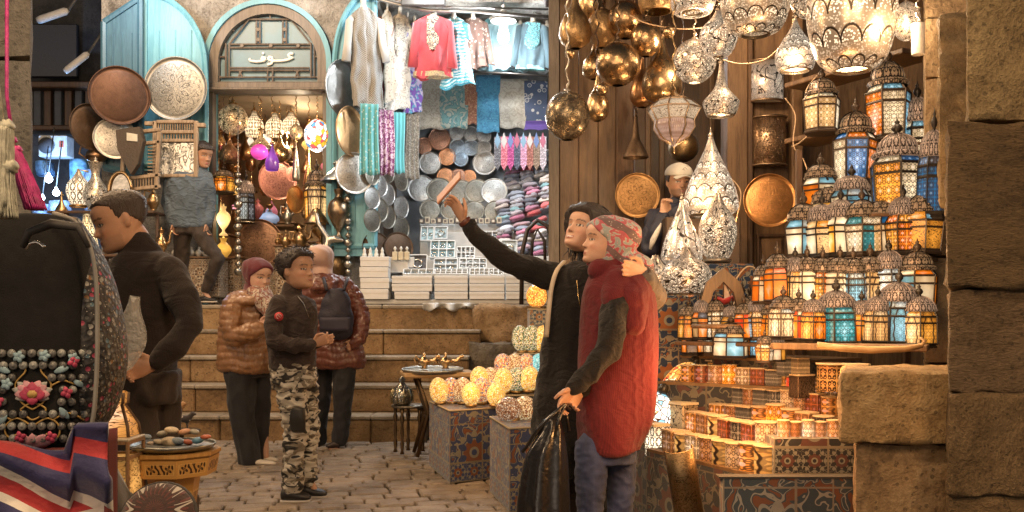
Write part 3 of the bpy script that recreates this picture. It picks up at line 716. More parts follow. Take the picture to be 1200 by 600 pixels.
for kind, x, y0, y1, w_, Y, mt, lb in [
 ('pear', 674, -12, 57, 38, 6.5, BR3, 'dull brass pear lamp at the left edge of the hanging cluster'),
 ('globe', 693, -18, 28, 34, 6.7, BR1, 'brass globe cut by the top of the picture, left of the cluster'),
 ('globe', 706, 10, 57, 36, 6.6, BR3, 'matt brass oval globe between the pear lamp and the darker ball'),
 ('globe', 733, 1, 46, 42, 6.5, BR2, 'dark shiny brass ball above the biggest unlit globe'),
 ('globe', 757, 25, 67, 36, 6.3, BR2, 'shiny brass ball at the right edge of the unlit cluster'),
 ('globe', 724, 50, 101, 52, 6.2, BR2, 'biggest polished brass globe in the middle of the cluster'),
 ('pear', 697, 48, 93, 30, 6.6, BR1, 'small brass pear lamp half behind the biggest brass globe'),
 ('pear', 700, 88, 142, 27, 6.5, BR1, 'small banded brass pear lamp low on the left'),
 ('pear', 776, 42, 121, 48, 6.5, BR1, 'broad brass lamp with long neck above the octagonal lamp'),
 ('pear', 753, 68, 126, 30, 6.8, COPP and metal((.5, .27, .13), .3), 'copper toned pear lamp behind the long necked lamp'),
 ('squat', 770, -34, 14, 46, 6.3, BR3, 'brass bowl lamp cut by the top edge beside the globes'),
 ('bell', 745, 138, 185, 30, 6.9, metal(OLDM, .5), 'dark old bell shaped lamp over the round brass tray'),
 ('globe', 801, 155, 190, 36, 7.2, metal((.3, .2, .1), .35), 'dim brass globe in shadow under the octagonal lamp')]:
    hang('brass_lamp', lb, 'brass lamp', kind, x, y0, y1, w_, Y, mt, GG)
hang('brass_lamp', 'large pierced dark brass globe hanging lowest by the shop corner', 'brass lamp', 'globe', 665, 107, 165, 52, 6.0, metal((.42, .33, .22), .22, .7, .75, 22, 2.5), GG, cmat=metal((.5, .45, .38), .3))
for x, y, r, lb in ((668, 63, 6, 'small mirror disc pendant under the left pear lamp'), (706, 104, 7, 'small round brass pendant under the biggest globe'), (784, 38, 7, 'small brass drop pendant beside the hanging chain')):
    hang('pendant', lb, 'pendant', 'globe', x, y-r, y+r, 2*r, 6.1, BR1, 'little pendants among the globes', chain=False)
    o = thing('pendant_cord', lb.replace('pendant', 'pendant cord').replace('small', 'thin cord of the'), 'cord', P(x, y-r, 6.1)) if 0 else None
SC1 = pierced((.62, .52, .42), (1, .84, .64), 'scales', 1.8, 11, 7); SC2 = pierced((.5, .38, .27), (1, .76, .5), 'scales', 1.3, 12, 5)
SR1 = pierced((.52, .42, .33), (1, .80, .56), 'scroll', 1.9, 9, 6); SR2 = pierced((.48, .38, .3), (1, .8, .56), 'scroll', 1.8, 7, 4)
CAL = pierced((.52, .42, .33), (1, .82, .6), 'callig', 2.4, 10, 5); PER = pierced((.6, .5, .4), (1, .84, .62), 'dots', 1.4, 8, 5)
LG = 'lit pierced silver lamps hung over the shop'
SM = metal((.45, .38, .3), .3)
for kind, x, y0, y1, w_, Y, mt, lt, ring, lb in [
 ('globe', 814, 46, 98, 50, 6.1, SR1, 30, 0, 'lit swirl pierced silver globe left of the calligraphy onion lamp'),
 ('onion', 842, 12, 67, 44, 5.9, CAL, 30, .3, 'lit onion lamp with dark calligraphy strokes'),
 ('flare', 845, 74, 136, 42, 5.9, SR1, 25, .76, 'lit silver lamp with tall flared neck and white bottom opening'),
 ('squat', 812, -22, 16, 52, 6.0, CAL, 20, .5, 'lit calligraphy bowl lamp cut by the top edge'),
 ('scalebowl', 885, -34, 41, 80, 5.6, SC2, 0, .44, 'broad lit lamp of overlapping scales left of the teardrop lamp'),
 ('drop', 932, 20, 83, 46, 5.3, SC1, 30, .78, 'lit teardrop lamp with scale pattern and flat bright bottom'),
 ('scalebowl', 998, -52, 83, 102, 4.9, SC2, 40, .45, 'huge lit bowl lamp of pierced scales over the lantern shelves'),
 ('globe', 1062, 2, 48, 32, 4.8, SR1, 30, 0, 'small lit silver globe beside the stone pilaster'),
 ('globe', 948, -26, 22, 44, 5.6, SR2, 25, 0, 'lit scroll globe cut by the top, beside the huge bowl lamp'),
 ('onion', 1036, -22, 44, 30, 5.2, SR2, 20, 0, 'slim lit scrollwork lamp between the huge bowl and small globe')]:
    hang('hanging_lamp', lb, 'hanging lamp', kind, x, y0, y1, w_, Y, mt, LG, lit=lt, ring=ring, cmat=SM)
o = hang('hanging_lamp', 'short white glass tube lamp hanging against the pilaster', 'hanging lamp', 'drum', 1076, 28, 64, 15, 4.6, plain((.8, .72, .62), .3), LG, cmat=SM)
# octagonal hanging lamp
Y = 5.8; q = S(1, Y); o = thing('octagonal_lamp', 'octagonal hanging lamp with white glass collar and medallion bowl', 'hanging lamp', P(790, 172, Y), 0, LG)
def oct_(m, prof, n=8): m.lathe([(r*q, z*q) for r, z in prof], n, smooth=False, a0=PI/8, us=8)
m = MB(); oct_(m, [(20, 53), (31, 44), (31, 43), (23, 30)]); m.build('glass_collar', pane((1, .86, .66), 'scroll', 1.0, 1, 1, (.1, .06, .03)), o)
m = MB(); m.lathe([(23*q, 30*q), (24*q, 22*q), (17*q, 11*q), (5*q, 4*q), (2*q, 0)], 24, us=8); m.build('bowl', pane((.85, .6, .5), 'lace', 1.1, 8, 1.6, (.16, .09, .06)), o)
m = MB()
for i in range(8):
    a = PI/8+i*PI/4; m.tube([(r*q*math.cos(a), r*q*math.sin(a), z*q) for r, z in ((20.5, 53.5), (31.5, 44), (23.5, 30), (24.5, 22), (17.5, 11), (3, 3))], .006, 5)
for r, z in ((31.5, 43.7), (23.5, 30), (20.5, 53.5)): m.lathe([((r-1)*q, (z-.8)*q), ((r+.6)*q, (z-.8)*q), ((r+.6)*q, (z+.8)*q), ((r-1)*q, (z+.8)*q), ((r-1)*q, (z-.8)*q)], 8, smooth=False, a0=PI/8, cap=False)
m.build('frame', metal((.35, .25, .17), .4), o)
m = MB(); m.lathe([(20*q, 53*q), (15*q, 57*q), (6*q, 60*q), (2*q, 66*q)], 16); m.build('cap', BR1, o)
inst(chainm(), 'chain', o, BR1, (0, 0, 66*q), (1, 1, 150*q)); m = MB(); m.lathe([(0, -8*q), (2*q, -5*q), (1*q, -2*q), (3*q, 2*q)], 10); m.build('finial', BR1, o)
# loose electric cables
CAB = plain((.62, .42, .25), .5)
for pts, Y, lb in ((((738, 18), (760, 28), (800, 34), (842, 30)), 6.1, 'pale cable looping behind the hanging globes'), (((846, 70), (870, 75), (900, 68), (925, 40), (930, 20)), 6.0, 'pale cable running to the teardrop lamp'),
                   (((920, 115), (932, 135), (930, 170), (943, 190), (952, 225)), 6.3, 'pale cable trailing down beside the carved panel'), (((958, 88), (944, 110), (950, 150), (940, 165), (928, 172)), 6.2, 'pale cable hooked behind the hanging lantern'),
                   (((852, 205), (868, 225), (862, 262), (856, 300)), 6.3, 'pale cable hanging beside the tall cone lamp'), (((848, 352), (872, 315), (888, 318), (895, 345), (884, 368)), 5.5, 'pale cable looped over the pointed wooden frame')):
    m = MB(); pp = [P(x, y, Y) for x, y in pts]; sp = []
    for i in range(len(pp)-1):
        p0, p1, p2, p3 = pp[max(i-1, 0)], pp[i], pp[i+1], pp[min(i+2, len(pp)-1)]
        for k in range(6): t = k/6; sp.append(.5*((2*p1)+(p2-p0)*t+(2*p0-5*p1+4*p2-p3)*t*t+(3*p1-p0-3*p2+p3)*t**3))
    sp.append(pp[-1]); m.tube(sp, .0045, 5); tag(m.build('cable', CAB), lb, 'cable', 'loose lamp cables')

# standing pierced lamps behind the women
DARKBOX = plain((.05, .03, .02), .7)
def plinth(x0, x1, y0, Y, dep, mat, lb, name='display_box', cat='display box', z0=0, bev=.008, uvs=1.0):
    a, b = PX(x0, Y), PX(x1, Y); z1 = PZ(y0, Y); o = thing(name, lb, cat, ((a+b)/2, Y, z0), 0, None)
    m = MB(); m.box((0, dep/2, (z1-z0)/2), (b-a, dep, z1-z0), bev=bev, uvs=uvs); m.build('box', mat, o)
    return o
KH1 = khay(sc=2.6, mute=.75); KHB = khay((.012, .03, .075), (.26, .09, .025), (.26, .23, .17), 3.2)
plinth(780, 868, 254, 6.5, .45, DARKBOX, 'dark tall stand under the tall cone lamp')
plinth(818, 884, 309, 5.75, .35, KHB, 'blue cloth covered box under the pointed onion lamp', uvs=1.3)
plinth(752, 855, 346, 5.3, .38, KHB, 'blue tent cloth covered box under the squat silver lamp', uvs=1.0)
def stand(name, lb, cat, kind, x, y0, y1, w_, Y, mt, group=None, lit=0, tip=True, base=True, cm=SM):
    q = S(1, Y); h = (y1-y0)*q; o = thing(name, lb, cat, P(x, y1, Y), random.uniform(0, 6), group)
    inst(lmesh(kind), 'shade', o, mt, (0, 0, .01), (w_*q, w_*q, h*.93))
    if base: inst(ringm(), 'base_ring', o, cm, (0, 0, 0), (w_*q*.75, w_*q*.75, .025))
    if tip: inst(capm(), 'finial', o, cm, (0, 0, h*.9), (w_*q*.12, w_*q*.12, h*.1))
    if lit: inst(bulbm(), 'bulb', o, glow((1, .85, .65), lit), (0, 0, h*.25), (.05, .05, .07))
    return o
SG = 'lit silver table lamps beside the man in the cap'
stand('table_lamp', 'tall lit cone lamp covered in scales beside the man in the cap', 'table lamp', 'cone', 833, 150, 254, 64, 6.35, SC1, SG, 20)
stand('table_lamp', 'lit pointed lamp with bold dark calligraphy in front of the man', 'table lamp', 'cone', 799, 226, 312, 48, 5.9, pierced((.66, .56, .46), (1, .86, .68), 'callig', 2.0, 8, 4), SG, 20)
stand('table_lamp', 'lit onion lamp of dense silver scrollwork on the blue box', 'table lamp', 'onion', 841, 222, 308, 44, 5.85, SR1, SG, 20)
stand('table_lamp', 'squat lit silver lamp with loose scroll pattern', 'table lamp', 'squat', 804, 288, 346, 60, 5.4, SR2, SG, 25)
stand('table_lamp', 'silver scroll lamp half hidden behind the grey sleeve', 'table lamp', 'squat', 768, 298, 345, 44, 5.5, SR2, SG, 15)
# wall sconces, trays
def sconce(lb, x, y0, y1, w_, Y, mt):
    q = S(1, Y); h = (y1-y0)*q; r = w_*q/2; o = thing('wall_sconce', lb, 'sconce', P(x, y1, Y), 0, 'curved sconces on the carved panel')
    m = MB(); m.grid(lambda u, v: (-r*math.cos(PI*u), -r*.75*math.sin(PI*u), v*h), 18, 2, us=1, vs_=1); ob = m.build('shade', mt, o)
    mo = ob.modifiers.new('s', 'SOLIDIFY'); mo.thickness = .006
    m = MB()
    for z in (0, h): m.tube([(-r*1.01*math.cos(PI*i/14), -r*.77*math.sin(PI*i/14), z) for i in range(15)], .008, 6)
    m.build('rim', metal((.4, .28, .18), .4), o)
    m = MB(); m.box((0, .015, h/2), (2*r, .02, h*1.02)); m.build('back_plate', metal((.4, .28, .18), .4), o)
sconce('lit curved sconce with dark calligraphy letters', 899, 72, 119, 37, 6.95, pierced((.52, .42, .34), (1, .84, .66), 'callig', 1.8, 4, 3))
sconce('unlit engraved copper sconce under the calligraphy sconce', 902, 138, 194, 38, 6.95, metal((.55, .36, .22), .3, .8, .6, 30, 1.5))
traym = lambda: simple('traymesh', lambda m: m.lathe([(0, .03), (.8, .03), (.86, .0), (.93, -.02), (.97, .03), (1.0, .07), (1.02, .05), (.97, -.02), (.93, -.06), (.8, -.01), (0, -.01)], 40))
def tray(lb, x, y, r, Y, mat, ry=None, yaw=0, tilt=0, group='round metal trays hung on show', name='round_tray', cat='tray', dy=0):
    q = S(1, Y); o = tag(bpy.data.objects.new(name, traym()), lb, cat, group); C.objects.link(o)
    o.material_slots[0].link = 'OBJECT'; o.material_slots[0].material = mat
    sq = 1.0 if ry is None else 1.0; R0 = max(r, ry or r)*q
    if ry and ry > r and not yaw: yaw = math.degrees(math.acos(min(1, r/ry)))
    if ry and ry < r and not tilt: tilt = math.degrees(math.acos(min(1, ry/r)))
    o.location = P(x, y, Y); o.scale = (R0, R0, R0)
    o.rotation_euler = (Matrix.Rotation(R(yaw), 4, 'Z') @ Matrix.Rotation(R(90-tilt), 4, 'X') @ Matrix.Rotation(random.uniform(0, 6), 4, 'Z')).to_euler()
    return o
TB = tray_mat(BRASS, (.12, .07, .03)); TS = tray_mat((.62, .6, .55), (.14, .13, .12), 16, .35); TC = tray_mat((.75, .36, .13), (.35, .14, .04), 10, .22, .35)
TD = tray_mat((.12, .08, .055), (.04, .025, .02), 12, .5, .3); TK = tray_mat((.30, .30, .29), (.1, .1, .1), 10, .3, .15); TG = tray_mat((.42, .4, .34), (.08, .08, .07), 12, .4); TP = tray_mat((.6, .28, .22), (.2, .06, .05), 12, .4)
tray('shining plain copper tray leaning on the carved wooden panel', 902, 235, 31, 6.7, TC)
tray('engraved dark brass tray on the wall left of the man in the cap', 747, 229, 26, 7.0, tray_mat((.42, .24, .10), (.1, .05, .02), 12, .35))

# ------------------------------------------------------------------ glass lanterns
N6 = 6
def hexr(a, r): return (r*math.cos(a), r*math.sin(a))
def mk_pane(m, r0, z0, r1, z1, inset=.0):
    a0, a1 = R(-120), R(-60); vs = [hexr(a0, r0)+(z0,), hexr(a1, r0)+(z0,), hexr(a1, r1)+(z1,), hexr(a0, r1)+(z1,)]
    m.add(vs, [(0, 1, 2, 3)], [[(0, 0), (1, 0), (1, 1), (0, 1)]])
LV = {  # base top, body r0, body top z, r1, slope top z, r2, cornice z, dome profile
 'tall': dict(b=.05, r0=.42, bt=.50, r1=.47, st=.57, r2=.36, dm=[(.40, .57), (.44, .60), (.40, .625), (.34, .635), (.345, .68), (.30, .745), (.2, .79), (.08, .82)], fin=.82),
 'squat': dict(b=.05, r0=.48, bt=.47, r1=.46, st=.55, r2=.40, dm=[(.42, .55), (.46, .57), (.43, .595), (.42, .64), (.36, .70), (.22, .76), (.06, .79)], fin=.79),
 'cham': dict(b=.05, r0=.42, bt=.43, r1=.50, st=.54, r2=.38, dm=[(.41, .54), (.45, .56), (.42, .59), (.41, .64), (.34, .71), (.19, .765), (.06, .79)], fin=.79),
}
DOMEM = pierced((.085, .055, .04), (1, .55, .25), 'lace', .2, 13, 2.4, .4, .03); DOMED = pierced((.12, .085, .07), (1, .6, .36), 'lace', .3, 18, 3, .45, .02); FRM = plain((.018, .013, .01), .45, .3); FRL = plain((.045, .028, .018), .45, .3)
def lantern_meshes(kind):
    if ('L', kind) in _pm: return _pm['L', kind]
    d = LV[kind]; out = {}
    m = MB(); mk_pane(m, d['r0'], d['b'], d['r1'], d['bt']); out['pane'] = m
    m = MB(); mk_pane(m, d['r1'], d['bt']+.004, d['r2'], d['st']); out['slope_pane'] = m
    m = MB(); m.lathe([(.40, 0), (.48, .0), (.49, .02), (.45, .03), (.44, d['b']), (.0, d['b'])], 6, smooth=False, a0=0, us=6); out['base'] = m
    m = MB()
    for i in range(6):
        a = R(60*i); m.tube([hexr(a, d['r0']+.012)+(d['b'],), hexr(a, d['r1']+.014)+(d['bt'],), hexr(a, d['r2']+.012)+(d['st'],)], .021, 4, smooth=False)
    for r, z in ((d['r0'], d['b']+.008), (d['r1'], d['bt']), (lerp(d['r0'], d['r1'], .77), lerp(d['b'], d['bt'], .77))):
        m.tube([hexr(R(60*i), r+.013)+(z,) for i in range(7)], .014, 4, smooth=False)
    out['frame'] = m
    m = MB(); m.lathe(smoothprof(d['dm'][:1])+d['dm'], 24, us=1)
    for i in range(6):
        a = R(60*i); m.tube([(hexr(a, r+.01)+(z,)) for r, z in d['dm'][3:]], .012, 4)
    out['dome'] = m
    f = d['fin']; k = 1-f
    m = MB(); m.lathe([(.08, f-.03), (.05, f+.1*k), (.09, f+.22*k), (.10, f+.36*k), (.07, f+.5*k), (.03, f+.6*k), (.05, f+.68*k), (.02, f+.8*k), (0, 1.0)], 12); out['finial'] = m
    r = {}
    for k2, mm in out.items(): me = mm.mesh('lantern_'+k2); me.materials.append(None); r[k2] = me
    _pm['L', kind] = r; return r
COL = dict(o=(1, .24, .01), a=(1, .42, .05), w=(1, .80, .50), c=(1, .62, .25), b=(.015, .16, .42), l=(.22, .52, .68), t=(.03, .34, .40), r=(.95, .09, .02), s=(.62, .72, .74), k=(.10, .10, .12))
def lantern(lb, x, yb, yt, w_, Y, cols, pat='lace', kind='tall', group='stained glass lanterns on the shelves', rz=0, dark=False, e=1.5, hanging=False, name='lantern'):
    q = S(1, Y); h = (yb-yt)*q; ms = lantern_meshes(kind); o = thing(name, lb, 'lantern', P(x, yb, Y), R(rz), group); w_ *= 1.16 if w_ < 46 else 1.0; sc = (w_*q*1.04, w_*q*1.04, h)
    pats = pat if isinstance(pat, (list, tuple)) else [pat]*3
    fr = FRM if dark else FRL
    inst(ms['base'], 'base', o, fr, scale=sc); inst(ms['frame'], 'frame', o, fr, scale=sc); inst(ms['dome'], 'dome', o, DOMED if dark else DOMEM, scale=sc); inst(ms['finial'], 'finial', o, fr, scale=sc)
    asp = max(1.0, h*.42/(w_*q*.5)); big = w_ > 40
    for k in range(6):
        # index of the colour: left, middle, right as seen; the far side repeats them
        ci = {0: 1, 1: 2, 5: 0, 2: 0, 3: 1, 4: 2}[k]; c = COL[cols[ci % len(cols)]]; pt = pats[ci % len(pats)]
        mt = pane(c, pt, e, 3.0 if big else 2.0, round((3.0 if big else 2.0)*asp))
        inst(ms['pane'], 'pane', o, mt, scale=sc, rot=(0, 0, R(60*k)))
        if k in (0, 1, 5): inst(ms['slope_pane'], 'slope_pane', o, pane(COL[cols[(ci+1) % len(cols)]], pt, e*.8, 3.0 if big else 2.0, 1.0), scale=sc, rot=(0, 0, R(60*k)))
    if hanging: inst(chainm(), 'chain', o, fr, (0, 0, h), (.6, .6, hanging*q))
    return o
LAN = [
 # label, x, base, top, width, Y, colours left/middle/right, pattern, kind, dark
 ('tallest lantern at the top with orange, white and pale blue panes', 1041, 168, 54, 52, 5.3, 'owl', 'lace', 'tall', 0),
 ('big lantern with white, blue and orange panes left of the tallest one', 1001, 218, 114, 52, 5.2, 'wbo', 'lace', 'tall', 0),
 ('tall pale blue lantern squeezed against the pilaster below the top', 1077, 212, 92, 40, 5.25, 'lwl', 'lace', 'tall', 1),
 ('wide lantern with amber, cream and deep blue panes in the middle of the rack', 1052, 250, 138, 62, 4.75, 'awb', 'lace', 'tall', 0),
 ('dark domed lantern with tall leaf finial overlapping the pilaster', 1092, 258, 126, 30, 4.55, 'bbk', 'lace', 'squat', 1),
 ('small lantern with orange and white panes at the upper end of the rack', 962, 248, 178, 36, 5.2, 'owl', 'plain', 'cham', 0),
 ('small lantern with milky blue panes below the big white and blue one', 998, 262, 192, 40, 5.0, 'wls', 'scroll', 'cham', 0),
 ('amber lantern half hidden behind the row of chamfered lanterns', 970, 285, 202, 36, 5.1, 'aca', 'plain', 'cham', 0),
]
a6 = ['white and milky blue', 'warm white and cream', 'amber with glowing white', 'teal and cream', 'peach and inky blue', 'gold with honey', 'amber scrollwork and sky blue']
for i, (x, w_, c, p) in enumerate([(941, 34, 'wls', 'plain'), (964, 30, 'wca', ['plain', 'scroll', 'lace']), (985, 32, 'aww', 'plain'), (1010, 34, 'wtw', 'lace'), (1036, 32, 'cwb', ['lace', 'plain', 'scroll']), (1058, 32, 'aoa', 'lace'), (1081, 36, 'aal', ['scroll', 'scroll', 'lace'])]):
    LAN.append((f'{a6[i]} lantern, {ORD[i]} in the upper row of seven chamfered lanterns', x, 304-i*.9, 222-i*2.0, w_+3, 4.95-i*.06, c, p, 'cham', 0))
b9 = ['flaming orange', 'honey and bronze', 'bright white', 'orange medallion', 'large white', 'ice blue', 'cream with pointed arch', 'black fretwork', 'big milky white blue sided']
for i, (x, w_, c, p, yt, yb, dk) in enumerate([(912, 25, 'oor', 'plain', 298, 356, 0), (931, 24, 'aca', 'arch', 304, 358, 0), (947, 24, 'www', 'plain', 302, 359, 0), (964, 26, 'aoo', 'lace', 303, 361, 0), (984, 30, 'www', ['plain', 'lace', 'plain'], 300, 362, 0), (1001, 26, 'lls', 'lace', 302, 363, 0), (1019, 32, 'wcc', 'arch', 300, 364, 0), (1043, 32, 'sss', 'lace', 292, 366, 1), (1075, 44, 'lwo', ['plain', 'plain', 'plain'], 298, 368, 0)]):
    LAN.append((f'{b9[i]} lantern, {ORD[i]} from the left in the middle lantern row', x, yb, yt-17, w_+4, 4.7-i*.03, c, p, 'tall' if dk or i == 8 else 'squat', dk))
c8 = ['frosted white oval', 'red and white flamed', 'amber marbled', 'pair of turquoise', 'glowing orange round bellied', 'amber pointed arch', 'large icy blue']
for i, (x, w_, c, p, yt, yb, kd, dk) in enumerate([(918, 26, 'wws', 'arch', 346, 398, 'squat', 0), (936, 24, 'orw', 'plain', 352, 400, 'squat', 0), (952, 26, 'aoa', 'arch', 350, 401, 'squat', 0), (981, 38, 'ttt', 'lace', 340, 405, 'squat', 1), (1010, 28, 'oao', 'plain', 352, 404, 'cham', 0), (1028, 24, 'ccw', 'arch', 344, 404, 'squat', 0), (1052, 44, 'lls', 'arch', 326, 406, 'squat', 1)]):
    LAN.append((f'{c8[i]} lantern, {ORD[i]} from the left in the row on the pale board', x, yb, yt-14, w_+4, 4.5-i*.03, c, p, kd, dk))
LAN.append(('large cream gold lantern at the end of the row on the pale board', 1077, 407, 330, 36, 4.28, 'caa', 'arch', 'squat', 1))
d_ = [('tiny lantern with a smoky orange pane beside the blue cloth box', 811, 408, 352, 22, 'oko'), ('tiny dark framed lantern with one blue pane beside the orange one', 836, 412, 360, 22, 'rto'), ('tiny pale lantern with square cream panes', 829, 396, 352, 18, 'cwc'), ('small lantern with milk blue and triangle lit panes in the front cluster', 856, 420, 366, 34, 'wlc'),
      ('tall little lantern with pale blue top panes behind the cluster', 868, 400, 328, 30, 'law'), ('tiny lantern with orange and grey blue panes at the cluster edge', 883, 419, 372, 24, 'ola'), ('slim lantern with a flame orange pane before the copper dome', 893, 402, 338, 20, 'owo'),
      ('tiny golden candle lantern with yellow panes', 896, 425, 384, 18, 'aaw'), ('small white lantern at the left start of the middle row', 879, 384, 330, 22, 'wwa'), ('tiny silver lantern catching a star of light', 910, 424, 386, 18, 'swa'),
      ('small red amber lantern below the flaming orange one', 900, 378, 334, 20, 'roa'), ('small brown lantern tucked behind the turquoise pair', 962, 402, 366, 20, 'arw')]
for i, (lb, x, yb, yt, w_, c) in enumerate(d_):
    if x < 950: yb = max(yb, 417)
    LAN.append((lb, x, yb, yt, w_, 4.5 if x > 950 else (CH-.90)*F/(yb-HZ), c, ['plain', 'lace', 'arch'][i % 3], ['squat', 'cham', 'tall'][i % 3], i % 4 == 1))
e_ = ['amber scroll', 'cream and rust', 'milky white', 'honey gold', 'rust red', 'pale blue and gold', 'orange marbled', 'white and honey']
for i, (x, w_, c, p) in enumerate([(806, 20, 'aoa', 'arch'), (822, 20, 'cok', 'plain'), (840, 20, 'wcw', 'lace'), (856, 20, 'aac', 'scroll'), (872, 22, 'ror', 'plain'), (888, 22, 'lac', 'lace'), (902, 20, 'oao', 'scroll'), (916, 20, 'wca', 'lace')]):
    LAN.append((f'{e_[i]} little lantern, {ORD[i]} from the left in the raised back row', x, 399, 345-4*(i % 3), w_, 5.05-.05*i, c, p, ['squat', 'cham'][i % 2], 0))
LAN.append(('narrow flame orange lantern hung at the left end of the middle row', 893, 357, 296, 20, 4.75, 'owo', 'plain', 'squat', 0))
for i, (lb, x, yb, yt, w_, Y, c, p, kd, dk) in enumerate(LAN):
    o = lantern(lb, x, yb, yt+random.uniform(-3, 3), w_*random.uniform(.93, 1.05), Y+random.uniform(-.03, .03), c, p, kd, rz=random.uniform(-16, 16), dark=dk or random.random() < .3, e=random.choice([.65, .75, .85, 1.0])); o.rotation_euler.y = R(random.uniform(-1.5, 1.5))
lantern('warm white glass lantern hanging on its own before the wooden shelf', 963, 157, 78, 37, 5.3, 'ccw', ['lace', 'lace', 'lace'], 'tall', hanging=130, e=1.1)
# rack under the lanterns
rk = thing('lantern_rack', 'stepped dark wooden rack carrying the rows of lanterns', 'rack', (1.7, 4.9, 0)); L = rk.location
def board(par, x0, y0, Y0, x1, y1, Y1, dep, th, mat, L, name='shelf', over=.0):
    a = P(x0, y0, Y0); b = P(x1, y1, Y1); b.z = a.z; d = b-a; nrm = Vector((-d.y, d.x, 0)).normalized()
    if nrm.y < 0: nrm = -nrm
    c = (a+b)/2+nrm*(dep/2-over)-L; m = MB(); m.box((c.x, c.y, a.z-th/2-.002), (d.length, dep, th), bev=.004, rot=math.atan2(d.y, d.x)); return m.build(name, mat, par)
for x0, y0, Y0, x1, y1, Y1, dep in ((1010, 168, 5.25, 1085, 168, 5.25, .25), (975, 218, 5.12, 1030, 218, 5.12, .3), (1055, 212, 5.2, 1092, 212, 5.2, .25), (1018, 250, 4.68, 1084, 250, 4.66, .3), (945, 248, 5.14, 985, 248, 5.12, .3), (975, 262, 4.95, 1020, 262, 4.95, .2), (925, 304, 4.87, 1090, 300, 4.5, .3), (898, 357, 4.62, 1097, 366, 4.35, .26)):
    board(rk, x0, y0, Y0, x1, y1, Y1, dep, .018, DWOOD, L, over=.06)
board(rk, 795, 399.5, 5.0, 925, 399.5, 4.65, .2, .02, DWOOD, L, over=.05)
board(rk, 905, 401, 4.42, 1088, 407, 4.12, .3, .03, MWOOD, L, over=.07)
m = MB()
for x, Y in ((952, 5.3), (1086, 5.0)): m.box((PX(x, Y)-L.x, Y+.25-L.y, 1.05), (.035, .035, 2.1), bev=.004)
m.build('upright', DWOOD, rk)
m = MB(); pts = [P(x, y, 4.02) for x, y in ((958, 404), (985, 408), (1020, 410), (1060, 409), (1080, 405), (1084, 399), (1078, 396))]; m.tube(pts, [.013, .015, .016, .014, .011, .008, .005], 8)
tag(m.build('wooden_stick', wood((.3, .18, .08), (.5, .33, .17), 2, .5, 'x')), 'pale curved wooden stick lying before the lantern row', 'stick')
# ------------------------------------------------------------------ tiers of candle lamps at lower right
def zrow(Y0, y): return CH-(y-HZ)/F*Y0
tiers = thing('display_tiers', 'stepped display table draped in dark tent cloth under the candle lamps', 'display table', (1.0, 4.2, 0)); TL = tiers.location
KHF = khay((.025, .03, .032), (.10, .035, .02), (.16, .14, .10), 2.4); KHD = khay((.02, .02, .022), (.08, .03, .02), (.12, .105, .075), 2.4)
TAN = plain((.17, .10, .045), .7, 0, .25, 12, .2); BLK = plain((.02, .018, .016), .8)
rowdef = {  # left x,y  right x,y, z
 'f': (784, 528, 905, 557, .46), 'e': (812, 505, 905, 527, .55), 'd': (838, 494, 974, 513, .584), 'c': (833, 471.6, 980, 487, .663), 'b': (850, 455, 988, 464, .735), 'a': (800, 447, 915, 452, .77), 'g': (796, 415, 935, 421, .90)}
rows = {}
for k, (x0, y0, x1, y1, z) in rowdef.items():
    Y0 = (CH-z)*F/(y0-HZ); Y1 = (CH-z)*F/(y1-HZ); rows[k] = (Vector((PX(x0, Y0), Y0, z)), Vector((PX(x1, Y1), Y1, z)))
for n_, (k, (a, b)) in enumerate(rows.items()):
    d = (b-a).normalized(); a2 = a-d*.12; b2 = b+d*.08; nn = Vector((-d.y, d.x, 0)); nn = nn if nn.y > 0 else -nn
    f0 = a2-nn*.055; f1 = b2-nn*.055; dep = .5
    z0 = 0 if k == 'f' else rows['f'][0].z-.1+n_*.001
    m = MB(); poly = [(f0.x-TL.x, f0.y-TL.y), (f1.x-TL.x, f1.y-TL.y), (f1.x+nn.x*dep-TL.x, f1.y+nn.y*dep-TL.y), (f0.x+nn.x*dep-TL.x, f0.y+nn.y*dep-TL.y)]
    m.hprism(poly, z0+.001*n_, a.z-.016); m.build('cloth_tier', KHD if k != 'f' else KHF, tiers)
    m = MB(); m.hprism(poly, a.z-.0155, a.z-.001); m.build('tier_top', TAN, tiers)
# front counter facing the viewer, and dark draped side
def counter(name, x0, x1, y0, y1, Y, dep, mat, par, L, z0=None, name2='panel'):
    a, b = PX(x0, Y), PX(x1, Y); zz0 = PZ(y1, Y) if z0 is None else z0; zz1 = PZ(y0, Y)
    m = MB(); m.box(((a+b)/2-L.x, Y+dep/2-L.y, (zz0+zz1)/2), (b-a, dep, zz1-zz0), uvs=1); return m.build(name, mat, par)
counter('front_cloth', 847, 1003, 561, 900, 3.72, .06, khay((.05, .07, .085), (.20, .07, .03), (.30, .28, .24), 2.3, .8), tiers, TL, 0)
counter('front_top', 843, 1005, 558.8, 560.8, 3.715, .07, plain((.05, .045, .04), .9), tiers, TL)
counter('dark_cloth', 907, 1003, 514, 556, 3.85, .3, khay((.012, .012, .014), (.09, .03, .02), (.2, .19, .15), 3.0), tiers, TL)
counter('tall_cloth', 940, 1015, 430, 513, 4.75, .3, KHD, tiers, TL, .2)
m = MB(); m.lathe([(0, 0), (.042, 0), (.042, .09), (.038, .094), (0, .09)], 20); o = m.build('grey_canister', plain((.12, .13, .135), .6), None, Vector((PX(906, 3.98), 3.98, .461))); tag(o, 'plain grey cylinder standing at the corner of the dark counter', 'canister')
